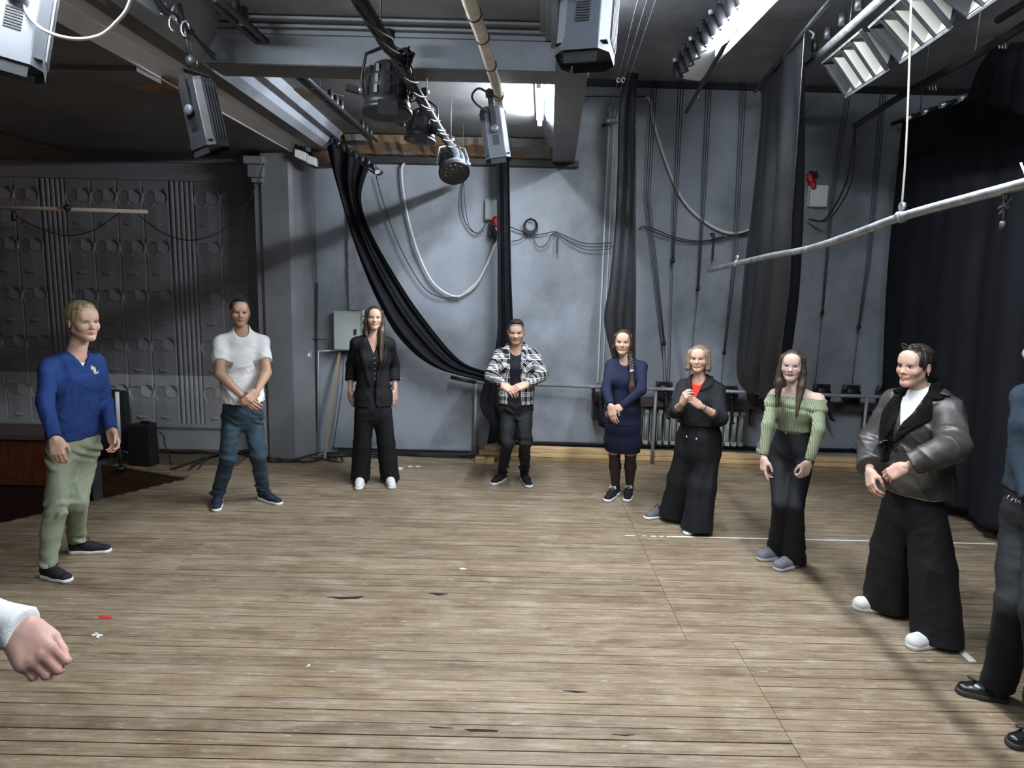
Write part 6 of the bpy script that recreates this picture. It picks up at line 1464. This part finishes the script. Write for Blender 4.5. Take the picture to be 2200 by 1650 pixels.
# ---------------------------------------------------------------- the woman in the black blazer
def w_blaz(c):
    P, fwd, lat, up = c['P'], c['fwd'], c['lat'], c['up']; blk = cloth('black_suiting', (.0075, .0078, .0095), .8, .12, 900, .1); hz = vz(803, 872, 6.72); vb = vz(806, 762, 6.65); sat = cloth('lapel_cloth', (.005, .005, .0065), .7)
    ve, gv = top(c, 'waistcoat', blk, .010, .05, vz(806, 830, 6.7), ('V', P['N'][2]-vb, .062), wr=.001, h=.008, arms=False)
    pants(c, 'trousers', blk, vz(806, 815, 6.7), (.094, .088, .092, .098), .0014, 12, hem=(.03, .03), crease=.002)
    for k in range(5): button(c, gv, 805, 769+k*11.3, .006, M['pipe'], ve)
    j, g = top(c, 'blazer', blk, .022, 1.60, hz, None, (.060, .058, .056), (.010, .010, .012, .004, 0), .0016, 13, cuff=(.045, .057), flare=.012, trap=.012, opening=([(3, .055), (P['N'][2], .052), (c['ch'][2]-.1, .060), (vz(806, 826, 6.7), .022), (hz+.04, .020), (hz, .040)], .0),
        post=lambda g: g.cone(P['N']+fwd*.02, P['N']+up*.12, .060, .08, .006, cut=True))
    strip(c, g, 'lapel', [(790, 722), (783, 745), (783, 775), (792, 815), (798, 832)], [(778, 728), (770, 738), (775, 775), (788, 815), (796, 834)], sat, j, .006, .006)
    strip(c, g, 'lapel', [(822, 722), (826, 745), (824, 775), (814, 815), (807, 832)], [(832, 728), (838, 738), (834, 775), (820, 815), (809, 834)], sat, j, .006, .006)
    for s, sg in (('L', 1), ('R', -1)):
        E_, W_ = P['E'+s], P['W'+s]; p = E_+(W_-E_)*.50+lat*sg*.058; MB().lathe(tuple(p), [(.008, -.004), (.009, 0), (.0, .006)], tuple(lat*sg), 10).build('cuff_button', M['solewhite'], j)
    strip(c, g, 'pocket_flap', [(764, 826), (772, 828)], [(763, 831), (771, 833)], sat, j, .005, .005); strip(c, g, 'pocket_flap', [(834, 828), (842, 826)], [(835, 833), (843, 831)], sat, j, .005, .005)
    shoes(c, WHT, M['solewhite'], lace=M['solewhite'])
person('woman in a black blazer, waistcoat and wide trousers with long dark hair', 6.76, 0, 1.74, dict(S=(801, 738), N=(803, 722), H=(802, 878), EL=(846, 785, 1), ER=(756, 785, 1), WL=(849, 840), WR=(752, 840)),
    dict(c=(804, 684), app=3, s=.93, tilt=.08, roll=-.03, brow=brow_d, hair='longside', hm=H_brown, fem=True, jaw=.92, nose=.9, smile=.9, teeth=True, iris=iris_b, hairline=.066, hair_t=.007, face_open=.058, lips=(.40, .13, .12)),
    dict(feet=((776, 1034), (769, 1054), (836, 1033), (842, 1052)), hip=.148, waist=.112, chest=.132, depth=.098, f=.90, arm=(.041, .034, .023), hs=.95, bust=True, shw=.150,
         handL=((-.05, .15, -1), (.8, .6, 0), dict(curl=(.25, .35, .25))), handR=((.05, .15, -1), (-.8, .6, 0), dict(curl=(.25, .4, .3)))), w_blaz, SKP)
# ---------------------------------------------------------------- the man in the plaid shirt
def w_plaid(c):
    P, fwd, lat, up = c['P'], c['fwd'], c['lat'], c['up']; hz = vz(1110, 867, 6.88); blk = cloth('black_jersey', (.008, .0085, .012), .85, .1); pm = plaid_mat()
    top(c, 'tshirt', blk, .008, .3, vz(1108, 862, 6.9), 'crew', wr=.0015, arms=False)
    s, g = top(c, 'plaid_shirt', pm, .022, 1.93, hz, None, (.064, .060, .048), (.0, .008, .010, .004, 0), .0026, 21, cuff=(.05, .047), flare=.006, opening=([(3, .05), (P['N'][2], .055), (c['ch'][2]-.1, .050), (c['wst'][2], .050), (hz, .068)], -.010),
            post=lambda g: g.cone(P['N']-up*.01+fwd*.02, P['N']+up*.12, .064, .09, .006, cut=True))
    strip(c, g, 'collar', [(1096, 733), (1093, 745), (1098, 762)], [(1090, 736), (1083, 748), (1088, 768)], pm, s, .012, .006); strip(c, g, 'collar', [(1122, 733), (1126, 745), (1120, 764)], [(1128, 736), (1136, 748), (1130, 770)], pm, s, .012, .006)
    pk = M['plaid_bias']
    strip(c, g, 'chest_pocket', [(1070, 774), (1071, 788), (1076, 800)], [(1091, 778), (1091, 790), (1083, 802)], pk, s, .006, .006); strip(c, g, 'chest_pocket', [(1120, 778), (1120, 790), (1127, 802)], [(1143, 774), (1143, 788), (1138, 800)], pk, s, .006, .006)
    strip(c, g, 'pocket_flap', [(1069, 768), (1070, 775)], [(1091, 770), (1089, 778)], pm, s, .011, .006); strip(c, g, 'pocket_flap', [(1119, 770), (1121, 778)], [(1144, 768), (1143, 775)], pm, s, .011, .006)
    pants(c, 'jeans', cloth('black_denim', (.011, .012, .014), .75, .3, 700, .2), hz+.08, (.084, .063, .054, .047), .0034, 22, hem=(.085, .085), crease=.009)
    shoes(c, cloth('black_knit', (.012, .012, .014), .7), M['solewhite'])
    om = mat('orange_stripe', (.7, .12, .03), .6)
    for i in (0, 2):
        h_, t_ = c['feet'][i], c['feet'][i+1]; x = nrm(t_-h_); y = np.cross((0, 0, 1), x); MB().tube([tuple(h_+x*.13+y*(.040*q)+V3((0, 0, .075-.035*q*q))) for q in (-1, -.5, 0, .5, 1)], .005, 6).build('shoe_stripe', om, c['e'])
M['plaid_bias'] = plaid_mat(); _nt = M['plaid_bias'].node_tree
_tc = [n for n in _nt.nodes if n.type == 'TEX_COORD'][0]; _sx = [n for n in _nt.nodes if n.type == 'SEPXYZ'][0]; _mp = N(_nt, 'Mapping'); _mp.inputs['Rotation'].default_value = (0, .785, 0); _nt.links.new(_tc.outputs['Object'], _mp.inputs['Vector']); _nt.links.new(_mp.outputs['Vector'], _sx.inputs[0])
person('man in an open black and white plaid shirt over black clothes', 6.92, 0, 1.74, dict(S=(1110, 764), N=(1109, 749), H=(1109, 872), EL=(1164, 806), ER=(1055, 806), WL=(1131, 826), WR=(1081, 828), KL=(1128, 952), KR=(1090, 952)),
    dict(c=(1109, 713), app=-2, s=1.00, tilt=-.12, brow=brow_d, hair='flat', hm=H_dark, hair_t=.005, hairline=.072, buzz=(.10, .075, .062), stubble=.45, jaw=1.06, brow_t=.0038, brow_z=.0195, eye_open=.0028, fw=.04),
    dict(feet=((1084, 1030), (1056, 1043), (1124, 1029), (1137, 1049)), hip=.145, waist=.138, chest=.160, depth=.112, f=1.06, arm=(.050, .043, .029), hs=1.02, shw=.165,
         handL=((-.80, .42, -.22), (.25, .55, .75), dict(curl=(.3, .45, .3), thumb=(.6, .3))), handR=((.72, .48, -.32), (-.15, .6, .75), dict(curl=(.4, .55, .35), thumb=(.4, .2)))), w_plaid, SK)
# ---------------------------------------------------------------- the woman in the navy dress
def w_navy(c):
    P, fwd, lat, up = c['P'], c['fwd'], c['lat'], c['up']; m = cloth('navy_jersey', (.009, .012, .034), .85, .12); hz = vz(1333, 976, 6.5)
    o, g = top(c, 'dress', m, .008, 1.95, c['pel'][2]-.02, 'crew', (.050, .046, .036), (.002, .0, .0, .0, 0), .0016, 31); hw, dd = c['wd'][0]; k_ = (P['KL']+P['KR'])/2; k2 = k_.copy(); k2[2] = hz-.03
    column(c, 'skirt', [k2, c['pel']*.45+k_*.55, c['pel']-up*.04, c['pel']+up*.11], [(.164, .112), (.174, .124), (hw+.010, dd+.014), (hw*.92, dd*.93)], m, hz, wr=.0014, parent=o)
    tm = mat('sheer_tights', (.022, .013, .011), .55)
    for s in 'LR':
        g = Field(np.minimum(P['K'+s], P['A'+s])-np.array([.12, .12, .08]), np.maximum(P['K'+s], P['A'+s])+np.array([.12, .12, .1]), .007); mid = P['K'+s]*.62+P['A'+s]*.38-fwd*.012
        g.cone(P['K'+s]+up*.05, P['K'+s], .055, .053, .0); g.cone(P['K'+s], mid, .052, .057, .02); g.cone(mid, P['A'+s]-up*.03, .057, .035, .02); v, q = g.mesh(); sdf_object('tights', [(v, q)], tm, c['e'])
    shoes(c, cloth('black_canvas', (.012, .012, .013), .8), M['solewhite'], lace=M['solewhite'], hgt=.055)
    hc, B, sc = c['hc'], c['HB'], c['hsc']; hr = c['hair']; p0 = hc+V3((.072, -.005, -.105)) @ B*sc; p1 = V3(at(1358, 798, 6.38))-c['org']; p2 = V3(at(1356, 864, 6.36))-c['org']
    for k in range(14):
        t = k/13; p = p0*(1-t)+p1*t; sg = 1 if k % 2 else -1; MB().lathe(tuple(p+lat*sg*.008), [(.0, -.020), (.012, -.014), (.0165, 0), (.012, .014), (0, .020)], tuple(nrm(up+lat*sg*.7)), 8).build('braid_strand', H_brown, hr)
    MB().lathe(tuple(p1), [(.014, -.010), (.022, -.006), (.022, .006), (.014, .010)], tuple(nrm(p0-p1)), 12).build('hair_tie', mat('pale_blue', (.45, .60, .78), .6), hr)
    g = Field(np.minimum(p1, p2)-.06, np.maximum(p1, p2)+.06, .005); g.cone(p1, p1*.5+p2*.5, .014, .030, .0, flat=fwd, ff=1.4); g.cone(p1*.5+p2*.5, p2, .030, .012, .02, flat=fwd, ff=1.4); v, q = g.mesh(); sdf_object('braid_tail', [(v, q)], H_brown, hr)
person('woman in a navy blue knee-length dress with a long side braid', 6.55, -6, 1.62, dict(S=(1346, 786), N=(1344, 772), H=(1338, 905), EL=(1378, 838), ER=(1302, 836), WL=(1332, 876), WR=(1312, 872)),
    dict(c=(1339, 736), app=-4, s=.96, tilt=.04, brow=brow_d, hair='braid', hm=H_brown, fem=True, jaw=.90, face=1.02, nose=.92, smile=.5, iris=iris_b, hairline=.064, hair_t=.007, face_open=.058, lips=(.36, .13, .12)),
    dict(feet=((1326, 1060), (1301, 1079), (1353, 1058), (1345, 1079)), hip=.158, waist=.125, chest=.140, depth=.108, f=.90, arm=(.043, .036, .024), hs=.93, bust=True, shw=.142, legs=(.08, .052, .055, .034),
         handL=((-.78, .35, -.45), (.2, .8, .55), dict(curl=(.35, .5, .3))), handR=((.28, .25, -.92), (-.3, .95, .1), dict(curl=(.2, .35, .25)))), w_navy, SKP)
# ---------------------------------------------------------------- the woman with the bob
def w_bob(c):
    P, fwd, lat, up = c['P'], c['fwd'], c['lat'], c['up']; blk = cloth('black_cotton', (.0085, .009, .011), .85, .12); hz = vz(1498, 912, 5.82)
    top(c, 'red_tshirt', cloth('red_jersey', (.55, .022, .012), .8, .06), .006, .3, hz+.1, 'crew', wr=0, arms=False)
    s, g = top(c, 'blouse', blk, .020, 1.42, hz, None, (.060, .060, .056), (.004, .016, .016, .004, 0), .0030, 41, cuff=(.03, .056), trap=.008, opening=([(3, .07), (P['N'][2]+.01, .064), (vz(1490, 832, 5.75), .038), (vz(1487, 858, 5.75), .004), (hz+.02, -.05), (hz, -.05)], -.012),
        post=lambda g: g.cone(P['N']+fwd*.015, P['N']+up*.12, .060, .085, .006, cut=True))
    strip(c, g, 'collar', [(1489, 806), (1484, 820), (1485, 842)], [(1481, 812), (1472, 826), (1479, 848)], blk, s, .009, .006); strip(c, g, 'collar', [(1521, 806), (1515, 822), (1498, 842)], [(1533, 808), (1532, 826), (1513, 838)], blk, s, .009, .006)
    wz = hz+.03; k = lambda a, b, t: a*(1-t)+b*t
    wm = cloth('black_viscose', (.0075, .008, .0095), .7, .15); pel = c['pel']; hR = V3(on(1446, 1118))-c['org']; hL = V3(on(1496, 1146))-c['org']; hw, dd = c['wd'][0]
    g = Field(np.array([*(np.minimum(hR, hL)-.32)[:2], -.01]), np.array([*(np.maximum(hR, hL)+.36)[:2], wz+.05]), .009)
    g.stack([pel-up*.10, pel+up*.02, c['wst']], [(hw+.035, dd+.035), (hw+.02, dd+.022), (c['wd'][2][0]+.014, c['wd'][2][1]+.016)], lat, .03)
    for h0, sg in ((hR, -1), (hL, 1)): g.stack([h0+up*.0, h0*.5+(pel+lat*sg*.07)*.5, pel+lat*sg*.075-up*.05], [(.135, .115), (.125, .115), (.105, .10)], lat, .03)
    X, Y, Z = g.ax[0][:, None, None], g.ax[1][None, :, None], g.ax[2][None, None, :]; u = (X-pel[0])*lat[0]+(Y-pel[1])*lat[1]; g.d += (.006*np.sin(58*u+2*np.sin(6*Z)+22*(Y))*np.clip((wz-Z)/.5, 0, 1)).astype(np.float32); g.wrinkle(.0014, 6, 10, 26, (1, 1, .3))
    g.half((0, 0, wz), (0, 0, 1)); g.half((0, 0, .035), (0, 0, -1)); v, q = g.mesh(); tr = sdf_object('wide_trousers', [(v, q)], wm, c['e'])
    for x0, x1, y1 in ((1486, 1475, 938), (1494, 1496, 943)):
        MB().tube([tuple(hit(c, g, x0+(x1-x0)*t, 908+(y1-908)*t, .004)) for t in (0, .25, .5, .75, 1)], .0045, 6).build('drawstring', wm, tr); MB().lathe(tuple(hit(c, g, x1, y1, .006)), [(.005, -.010), (.006, 0), (.005, .010)], (0, 0, 1), 8).build('cord_end', M['solewhite'], tr)
    shoes(c, cloth('grey_suede', (.10, .10, .105), .8, .2), M['solewhite'], lace=M['soledark'])
    ax = nrm(P['WL']-P['EL']); band(c, 'bracelet', P['WL']-ax*.03, ax, .027, .003, M['soledark']); hb = lambda p: tuple(c['hc']+V3(p)*c['hsc'] @ c['HB']); MB().lathe(hb((.083, .0, -.04)), [(.0, -.005), (.005, 0), (.0, .005)], (0, 0, 1), 8).build('earring', M['chrome'], c['body'])
person('woman with a blond bob in black blouse over a red top and wide trousers', 5.86, -14, 1.58, dict(S=(1505, 834), N=(1503, 812), H=(1502, 942), EL=(1548, 898), ER=(1452, 884), WL=(1505, 872), WR=(1465, 866), ),
    dict(c=(1503, 772), app=-10, s=.93, tilt=.06, roll=.04, brow=brow_m, hair='bob', hm=H_bob, fem=True, jaw=.90, face=1.02, nose=.9, smile=.35, iris=iris_g, hairline=.062, hair_t=.009, face_open=.060, eye_open=.0034, lips=(.38, .14, .13)),
    dict(feet=((1432, 1108), (1392, 1114), (1502, 1134), (1478, 1146)), hip=.160, waist=.128, chest=.142, depth=.112, f=.90, arm=(.043, .037, .024), hs=.92, bust=True, shw=.142,
         handL=((-.72, .35, .55), (.45, .55, .6), dict(curl=(.5, .6, .4), thumb=(.7, .4))), handR=((.35, .35, .85), (-.6, .75, .1), dict(curl=(.7, .8, .5), thumb=(.7, .4)))), w_bob, SKP)
# ---------------------------------------------------------------- the woman in green
def w_green(c):
    P, fwd, lat, up = c['P'], c['fwd'], c['lat'], c['up']; m = rib_mat(); hz = vz(1697, 926, 5.08)
    zt = c['ch'][2]-.005
    def off(g):
        g.half((0, 0, zt+.012), (0, 0, 1), .004); X, Y, Z = g.ax[0][:, None, None], g.ax[1][None, :, None], g.ax[2][None, None, :]; g.d += (.0035*np.sin(130*Z+9*X)*np.exp(-((Z-zt+.06)/.035)**2)).astype(np.float32)
    s, g = top(c, 'ribbed_top', m, .008, 1.92, hz, None, (.050, .044, .034), (-.004, -.004, .0, .004, .0), .0012, 51, post=off)
    # folded-over band round the shoulders
    b = Field(np.minimum(P['SL'], P['SR'])-np.array([.22, .25, .22]), np.maximum(P['SL'], P['SR'])+np.array([.22, .25, .08]), .0075); o_ = c['ch']
    b.stack([o_-up*.13, o_-up*.06, o_+up*.02], [(.185, .125), (.190, .118), (.182, .098)], lat, .02)
    for s_ in 'LR': b.cone(P['S'+s_]+up*.0, P['S'+s_]*.62+P['E'+s_]*.38, .060, .062, .03)
    b.half(tuple(o_-up*.115+lat*.0), tuple(-up-lat*.16), .004); b.half((0, 0, zt), (0, 0, 1), .004); X, Y, Z = b.ax[0][:, None, None], b.ax[1][None, :, None], b.ax[2][None, None, :]; b.d += (.004*np.sin(95*Z+7*X+5*Y)).astype(np.float32); v, q = b.mesh(); sdf_object('shoulder_band', [(v, q)], m, s)
    je, gj = pants(c, 'flared_jeans', cloth('black_denim_flare', (.0095, .010, .0125), .75, .25, 700, .2), hz-.012, (.082, .060, .066, .094), .0014, 52, hem=(.045, .03), crease=.003, hipx=.0)
    button(c, gj, 1688, 931, .007, M['chrome'], je); wp = c['pel'].copy()
    for s_ in shoes(c, cloth('grey_trainer', (.16, .17, .19), .7, .25), mat('grey_sole', (.40, .41, .43), .6), lace=M['steel'], toebox=1.15, w=.052, thick=.032): pass
    hb = lambda p: tuple(c['hc']+V3(p)*c['hsc'] @ c['HB'])
    gl = MB().tube([hb((sx, sy, sz)) for sx, sy, sz in ((-.011, -.099, .006), (0, -.102, .010), (.011, -.099, .006))], .0011, 6).build('glasses', M['chrome'], c['e'])
    for sx in (-1, 1):
        MB().tube([hb((sx*.031+.0205*math.cos(t), -.0985+.004*abs(math.cos(t)) if sx*math.cos(t) > 0 else -.0985, .003+.0165*math.sin(t))) for t in [2*PI*i/18 for i in range(19)]], .0011, 6).build('lens_rim', M['chrome'], gl)
        MB().tube([hb((sx*.0515, -.095, .006)), hb((sx*.070, -.07, .008)), hb((sx*.080, .01, .008))], .0011, 6).build('temple', M['chrome'], gl)
    nk = [hit(c, g, x, y, .003) for x, y in ((1689, 842), (1691, 852), (1697, 860), (1702, 858), (1707, 850), (1711, 842))]; MB().tube(spline([tuple(p) for p in nk], 4), .0012, 5).build('necklace', M['chrome'], c['e'])
person('woman in a green off-shoulder ribbed top, glasses and black flared jeans', 5.12, -10, 1.63, dict(S=(1711, 853), N=(1708, 829), H=(1699, 972), EL=(1759, 924), ER=(1649, 914), WL=(1735, 1000), WR=(1640, 984), KL=(1709, 1086), KR=(1677, 1082)),
    dict(c=(1703, 786), app=-6, s=.95, tilt=.03, brow=brow_d, hair='longpart', hm=H_brown, fem=True, jaw=.92, nose=.92, smile=.25, iris=iris_b, hairline=.063, hair_t=.007, face_open=.055, lips=(.13, .03, .04)),
    dict(feet=((1684, 1197), (1648, 1201), (1714, 1213), (1664, 1226)), hip=.140, waist=.105, chest=.132, depth=.100, f=.86, arm=(.040, .033, .022), hs=.92, bust=True, shw=.150, bh=.008,
         handL=((-.25, .25, -.95), (.6, .8, 0), dict(curl=(.7, .9, .6))), handR=((.15, .3, -.95), (-.75, .6, 0), dict(curls=((.15, .2, .1), (.5, .6, .4), (.6, .7, .5), (.6, .7, .5))))), w_green, (.56, .395, .325))
# ---------------------------------------------------------------- the woman in the leather coat
def w_coat(c):
    P, fwd, lat, up = c['P'], c['fwd'], c['lat'], c['up']; lea = mat('brown_leather', (.040, .036, .033), .42, bump=.25, bscale=30, var=.25, vscale=10, spec=.5); fle = cloth('black_fleece', (.0065, .0065, .0065), .95, .2, 160, .9, .1); hz = vz(1955, 1056, 4.12)
    top(c, 'white_tshirt', cloth('white_tee', (.74, .74, .74), .85, .05), .006, .3, hz+.25, 'crew', wr=.001, arms=False); top(c, 'white_tail', cloth('white_hem', (.7, .7, .7), .85, .05), .030, .3, hz-.012, None, wr=.001, arms=False)
    s, g = top(c, 'leather_coat', lea, .045, 1.86, hz, None, (.088, .085, .072), (.014, .018, .020, .016, .006), .0085, 61, h=.009, wf=(9, 30), flare=.02, trap=.02, opening=([(3, .08), (P['N'][2], .075), (vz(1940, 880, 4.0), .062), (vz(1922, 937, 4.0), .004), (hz+.1, -.05), (hz, -.05)], -.01),
        post=lambda g: g.cone(P['N']+fwd*.02, P['N']+up*.14, .066, .10, .006, cut=True))
    strip(c, g, 'fleece_lapel', [(1956, 832), (1941, 862), (1924, 907), (1917, 938), (1910, 988)], [(1918, 852), (1894, 889), (1888, 935), (1890, 975), (1893, 995)], fle, s, .014, .016)
    strip(c, g, 'fleece_lapel', [(1988, 845), (1966, 872), (1939, 907), (1922, 938), (1915, 950)], [(2004, 860), (2003, 886), (1998, 904), (1958, 924), (1925, 950)], fle, s, .014, .016)
    # standing fleece collar round the neck
    q = Field(P['N']-.24, P['N']+.24, .008); n0 = P['N']+up*.012; q.stack([n0-up*.015, n0+up*.045], [(.112, .105), (.098, .092)], lat, .02); q.ell(n0+lat*.10+fwd*.045+up*.0, (.055, .055, .022), c['B'], .03); q.ell(n0-lat*.10+fwd*.045+up*.0, (.055, .055, .022), c['B'], .03)
    q.cone(n0-up*.08+fwd*.03, n0+up*.14+fwd*.005, .060, .086, .006, cut=True); q.box(n0+fwd*.14-up*.02, (.062, .10, .16), c['B'], .01, True); v, qq = q.mesh(); sdf_object('fleece_collar', [(v, qq)], fle, s)
    strip(c, g, 'collar_tab', [(2018, 846), (2040, 852)], [(2022, 840), (2044, 846)], lea, s, .030, .01); strip(c, g, 'pocket', [(1889, 948), (1890, 958)], [(1908, 944), (1909, 954)], lea, s, .020, .008)
    MB().tube([tuple(hit(c, g, x, y, .006)) for x, y in ((1923, 942), (1925, 955), (1923, 970))], .006, 6).build('front_edge', lea, s); button(c, g, 1933, 946, .010, M['soledark'], s)
    wm = cloth('black_wool', (.0085, .0085, .0095), .65, .15); pel = c['pel']; f = c['feet']
    g = Field(np.array([*(np.minimum(f[0], f[3])-.25)[:2], -.01]), np.array([*(np.maximum(f[1], f[2])+.35)[:2], hz+.15]), .009); hw, dd = c['wd'][0]; g.stack([pel-up*.08, pel+up*.15], [(hw+.02, dd+.02), (hw, dd)], lat, .03)
    for i, sg, s_ in ((0, -1, 'R'), (2, 1, 'L')):
        a = P['A'+s_].copy(); x = nrm(f[i+1]-f[i]); a = a+x*.015; a[2] = .0; g.stack([a, P['K'+s_], pel+lat*sg*.08-up*.06], [(.152, .130), (.134, .118), (.108, .100)], lat, .025)
    X, Y, Z = g.ax[0][:, None, None], g.ax[1][None, :, None], g.ax[2][None, None, :]; u = (X-pel[0])*lat[0]+(Y-pel[1])*lat[1]; g.d += (.005*np.sin(46*u+1.5*np.sin(5*Z)+20*Y)*np.clip((hz-Z)/.6, 0, 1)).astype(np.float32); g.wrinkle(.0022, 6, 9, 26, (1, 1, .5)); g.half((0, 0, .028), (0, 0, -1)); v, qq = g.mesh(); sdf_object('wide_trousers', [(v, qq)], wm, c['e'])
    shoes(c, WHT, M['solewhite'], lace=M['solewhite'], toebox=1.2, w=.054, thick=.036)
    hb = lambda p: tuple(c['hc']+V3(p)*c['hsc'] @ c['HB']); fr = M['soledark']
    sg_ = MB().tube([hb((x, -.068-.0*x, .122-.18*x*x)) for x in (-.014, 0, .014)], .0035, 6).build('sunglasses', fr, c['e']); lm = mat('dark_lens', (.02, .02, .03), .08, spec=.9)
    for sx in (-1, 1):
        pts = [V3((sx*.036+.024*math.cos(t), -.064+.012*abs(math.cos(t))*(1 if sx*math.cos(t) > 0 else 0)-.010*math.sin(t), .116+.017*math.sin(t))) for t in [2*PI*i/16 for i in range(16)]]
        MB().tube([hb(p) for p in pts+pts[:1]], .0030, 6).build('frame', fr, sg_); MB().add([hb(p) for p in pts], [tuple(range(16))]).build('lens', lm, sg_)
        MB().tube([hb((sx*.060, -.05, .112)), hb((sx*.084, .0, .09)), hb((sx*.088, .05, .07))], .003, 6).build('temple', fr, sg_)
    MB().lathe(hb((.082, .006, -.034)), [(0, -.005), (.005, 0), (0, .005)], (0, 0, 1), 8).build('earring', M['chrome'], c['body'])
person('woman in an oversized dark leather coat with black fleece collar, sunglasses on her head', 4.15, -32, 1.77, dict(S=(1980, 876), N=(1984, 850), H=(1965, 1068), EL=(2048, 962), ER=(1862, 970), WL=(1896, 1022), WR=(1868, 1012), ),
    dict(c=(1972, 788), app=-34, s=1.03, tilt=.0, brow=brow_d, hair='bun', hm=H_dark, fem=True, jaw=.84, face=.97, cheek=.95, nose=.9, smile=.55, iris=iris_b, hairline=.050, hair_t=.012, face_open=.052, brow_t=.0022, lips=(.38, .14, .13), h=.003, fw=.03),
    dict(feet=((1926, 1312), (1833, 1308), (2030, 1378), (1950, 1393)), hip=.155, waist=.125, chest=.142, depth=.108, f=.94, arm=(.044, .037, .024), hs=.98, bust=False, shw=.158,
         handL=((-.70, .30, -.62), (.3, .75, .45), dict(curl=(.55, .7, .45))), handR=((.45, .35, -.80), (-.5, .75, .3), dict(curl=(.4, .6, .4)))), w_coat, SKP)
# ---------------------------------------------------------------- the man at the edge, mostly out of view
def w_edge(c):
    P, fwd, lat, up = c['P'], c['fwd'], c['lat'], c['up']; hz = vz(2190, 1062, 3.3)
    top(c, 'dark_sweatshirt', cloth('dark_teal_jersey', (.014, .024, .036), .85, .12), .014, 1.9, hz, 'crew', (.066, .070, .06), (.0, .006, .012, .004, 0), .0030, 71)
    j, g = pants(c, 'black_jeans', cloth('black_jeans', (.010, .0105, .012), .8, .25, 700, .2), hz+.03, (.102, .088, .082, .080), .0030, 72, hem=(.07, .07), crease=.0015)
    cp = c['pel'].copy(); cp[2] = hz-.02; hw, dd = c['wd'][0]; b, gb = column(c, 'belt', [cp-up*.03, cp+up*.03], [(hw+.016, dd+.014)]*2, mat('belt_leather', (.012, .011, .011), .35), cp[2]-.022, wr=0, top_=cp[2]+.022, h=.006)
    for k in range(5):
        p = hit(c, gb, 2168+k*9, 1068+k*4, .003); MB().tube([tuple(p+V3((.010*math.cos(t), 0, .012*math.sin(t*1.3+k)))) for t in (0, 1, 2, 3, 4)], .0028, 6).build('belt_ornament', M['chrome'], b)
    for s in shoes(c, mat('black_patent', (.010, .010, .011), .25), M['soledark'], low=True, thick=.03):
        pass
    for i in (0, 2):
        h_, t_ = c['feet'][i], c['feet'][i+1]; x = nrm(t_-h_); y = np.cross((0, 0, 1), x)
        for a in (-1, 1): MB().tube([tuple(h_+x*.16+V3((0, 0, .085))), tuple(h_+x*.185+y*a*.022+V3((0, 0, .088))), tuple(h_+x*.17+y*a*.03+V3((0, 0, .078)))], .006, 6).build('tassel', M['soledark'], c['e'])
person('man in black jeans, ornamented belt and black loafers at the edge of the circle', 3.35, -50, 1.80, dict(S=(2262, 868), N=(2256, 838), H=(2228, 1112), EL=(2330, 980), ER=(2208, 975), WL=(2330, 1110), WR=(2225, 1085), KL=(2240, 1320), KR=(2182, 1300)),
    dict(c=(2262, 752), app=-40, s=1.06, brow=brow_m, hair='short', hm=H_red, hair_t=.012, hairline=.066, iris=iris_b),
    dict(feet=((2165, 1508), (2066, 1488), (2262, 1598), (2168, 1602)), hip=.160, waist=.145, chest=.162, depth=.115, f=1.05, arm=(.050, .043, .028), hs=1.05, shw=.168,
         handL=(DOWN, (.8, .5, .1), dict(curl=(.4, .5, .35))), handR=(DOWN, (-.8, .5, .1), dict(curl=(.4, .5, .35)))), w_edge, SK)
# ---------------------------------------------------------------- the person reaching in beside the camera
def w_arm(c):
    wm = cloth('pale_fleece', (.56, .57, .58), .9, .08, 300, .3)
    s, g = top(c, 'pale_sweatshirt', wm, .016, 2.05, c['pel'][2]-.05, 'crew', (.064, .060, .046), (.006, .01, .012, .004, 0), .003, 81, cuff=(.055, .041)); pants(c, 'dark_trousers', cloth('dark_cotton', (.02, .02, .024), .8), c['pel'][2]+.02, (.09, .07, .064, .06), .002, 82, hem=(.08, .08)); shoes(c, cloth('dark_trainer', (.02, .02, .02), .7), M['solewhite'])
def seen(p): d = Vector(p)-C0; k = d.dot(c_f); return (1100+F_PX*d.dot(c_r)/k, 825-F_PX*d.dot(c_u)/k)
_h = seen((-1.52, 1.68, .90))
person('person in a pale sweatshirt reaching a loosely closed hand into the circle', 1.68, 76+view(_h[0]), 1.70, dict(S=seen((-1.52, 1.68, 1.40)), N=seen((-1.52, 1.68, 1.45)), H=_h, EL=seen((-1.80, 1.78, 1.12)), ER=(-175, 1292), WL=seen((-1.85, 1.66, .90)), WR=(38, 1350)),
    dict(c=seen((-1.49, 1.68, 1.57)), app=70+view(_h[0]), s=1.0, brow=brow_m, hair='short', hm=H_brown, hair_t=.01),
    dict(feet=(seen((-1.62, 1.60, 0)), seen((-1.36, 1.56, 0)), seen((-1.62, 1.78, 0)), seen((-1.36, 1.80, 0))), hip=.15, waist=.135, chest=.155, depth=.11, f=1.0, arm=(.048, .041, .029), hs=1.04, shw=.165,
         handL=(DOWN, (.8, .5, .1), dict(curl=(.4, .5, .35))), handR=((-.30, .82, -.42), (-.55, -.05, .80), dict(curl=(.85, 1.2, .7), thumb=(.45, .25), tdir=(.90, .30, -.30), h=.0022))), w_arm, (.47, .285, .235))
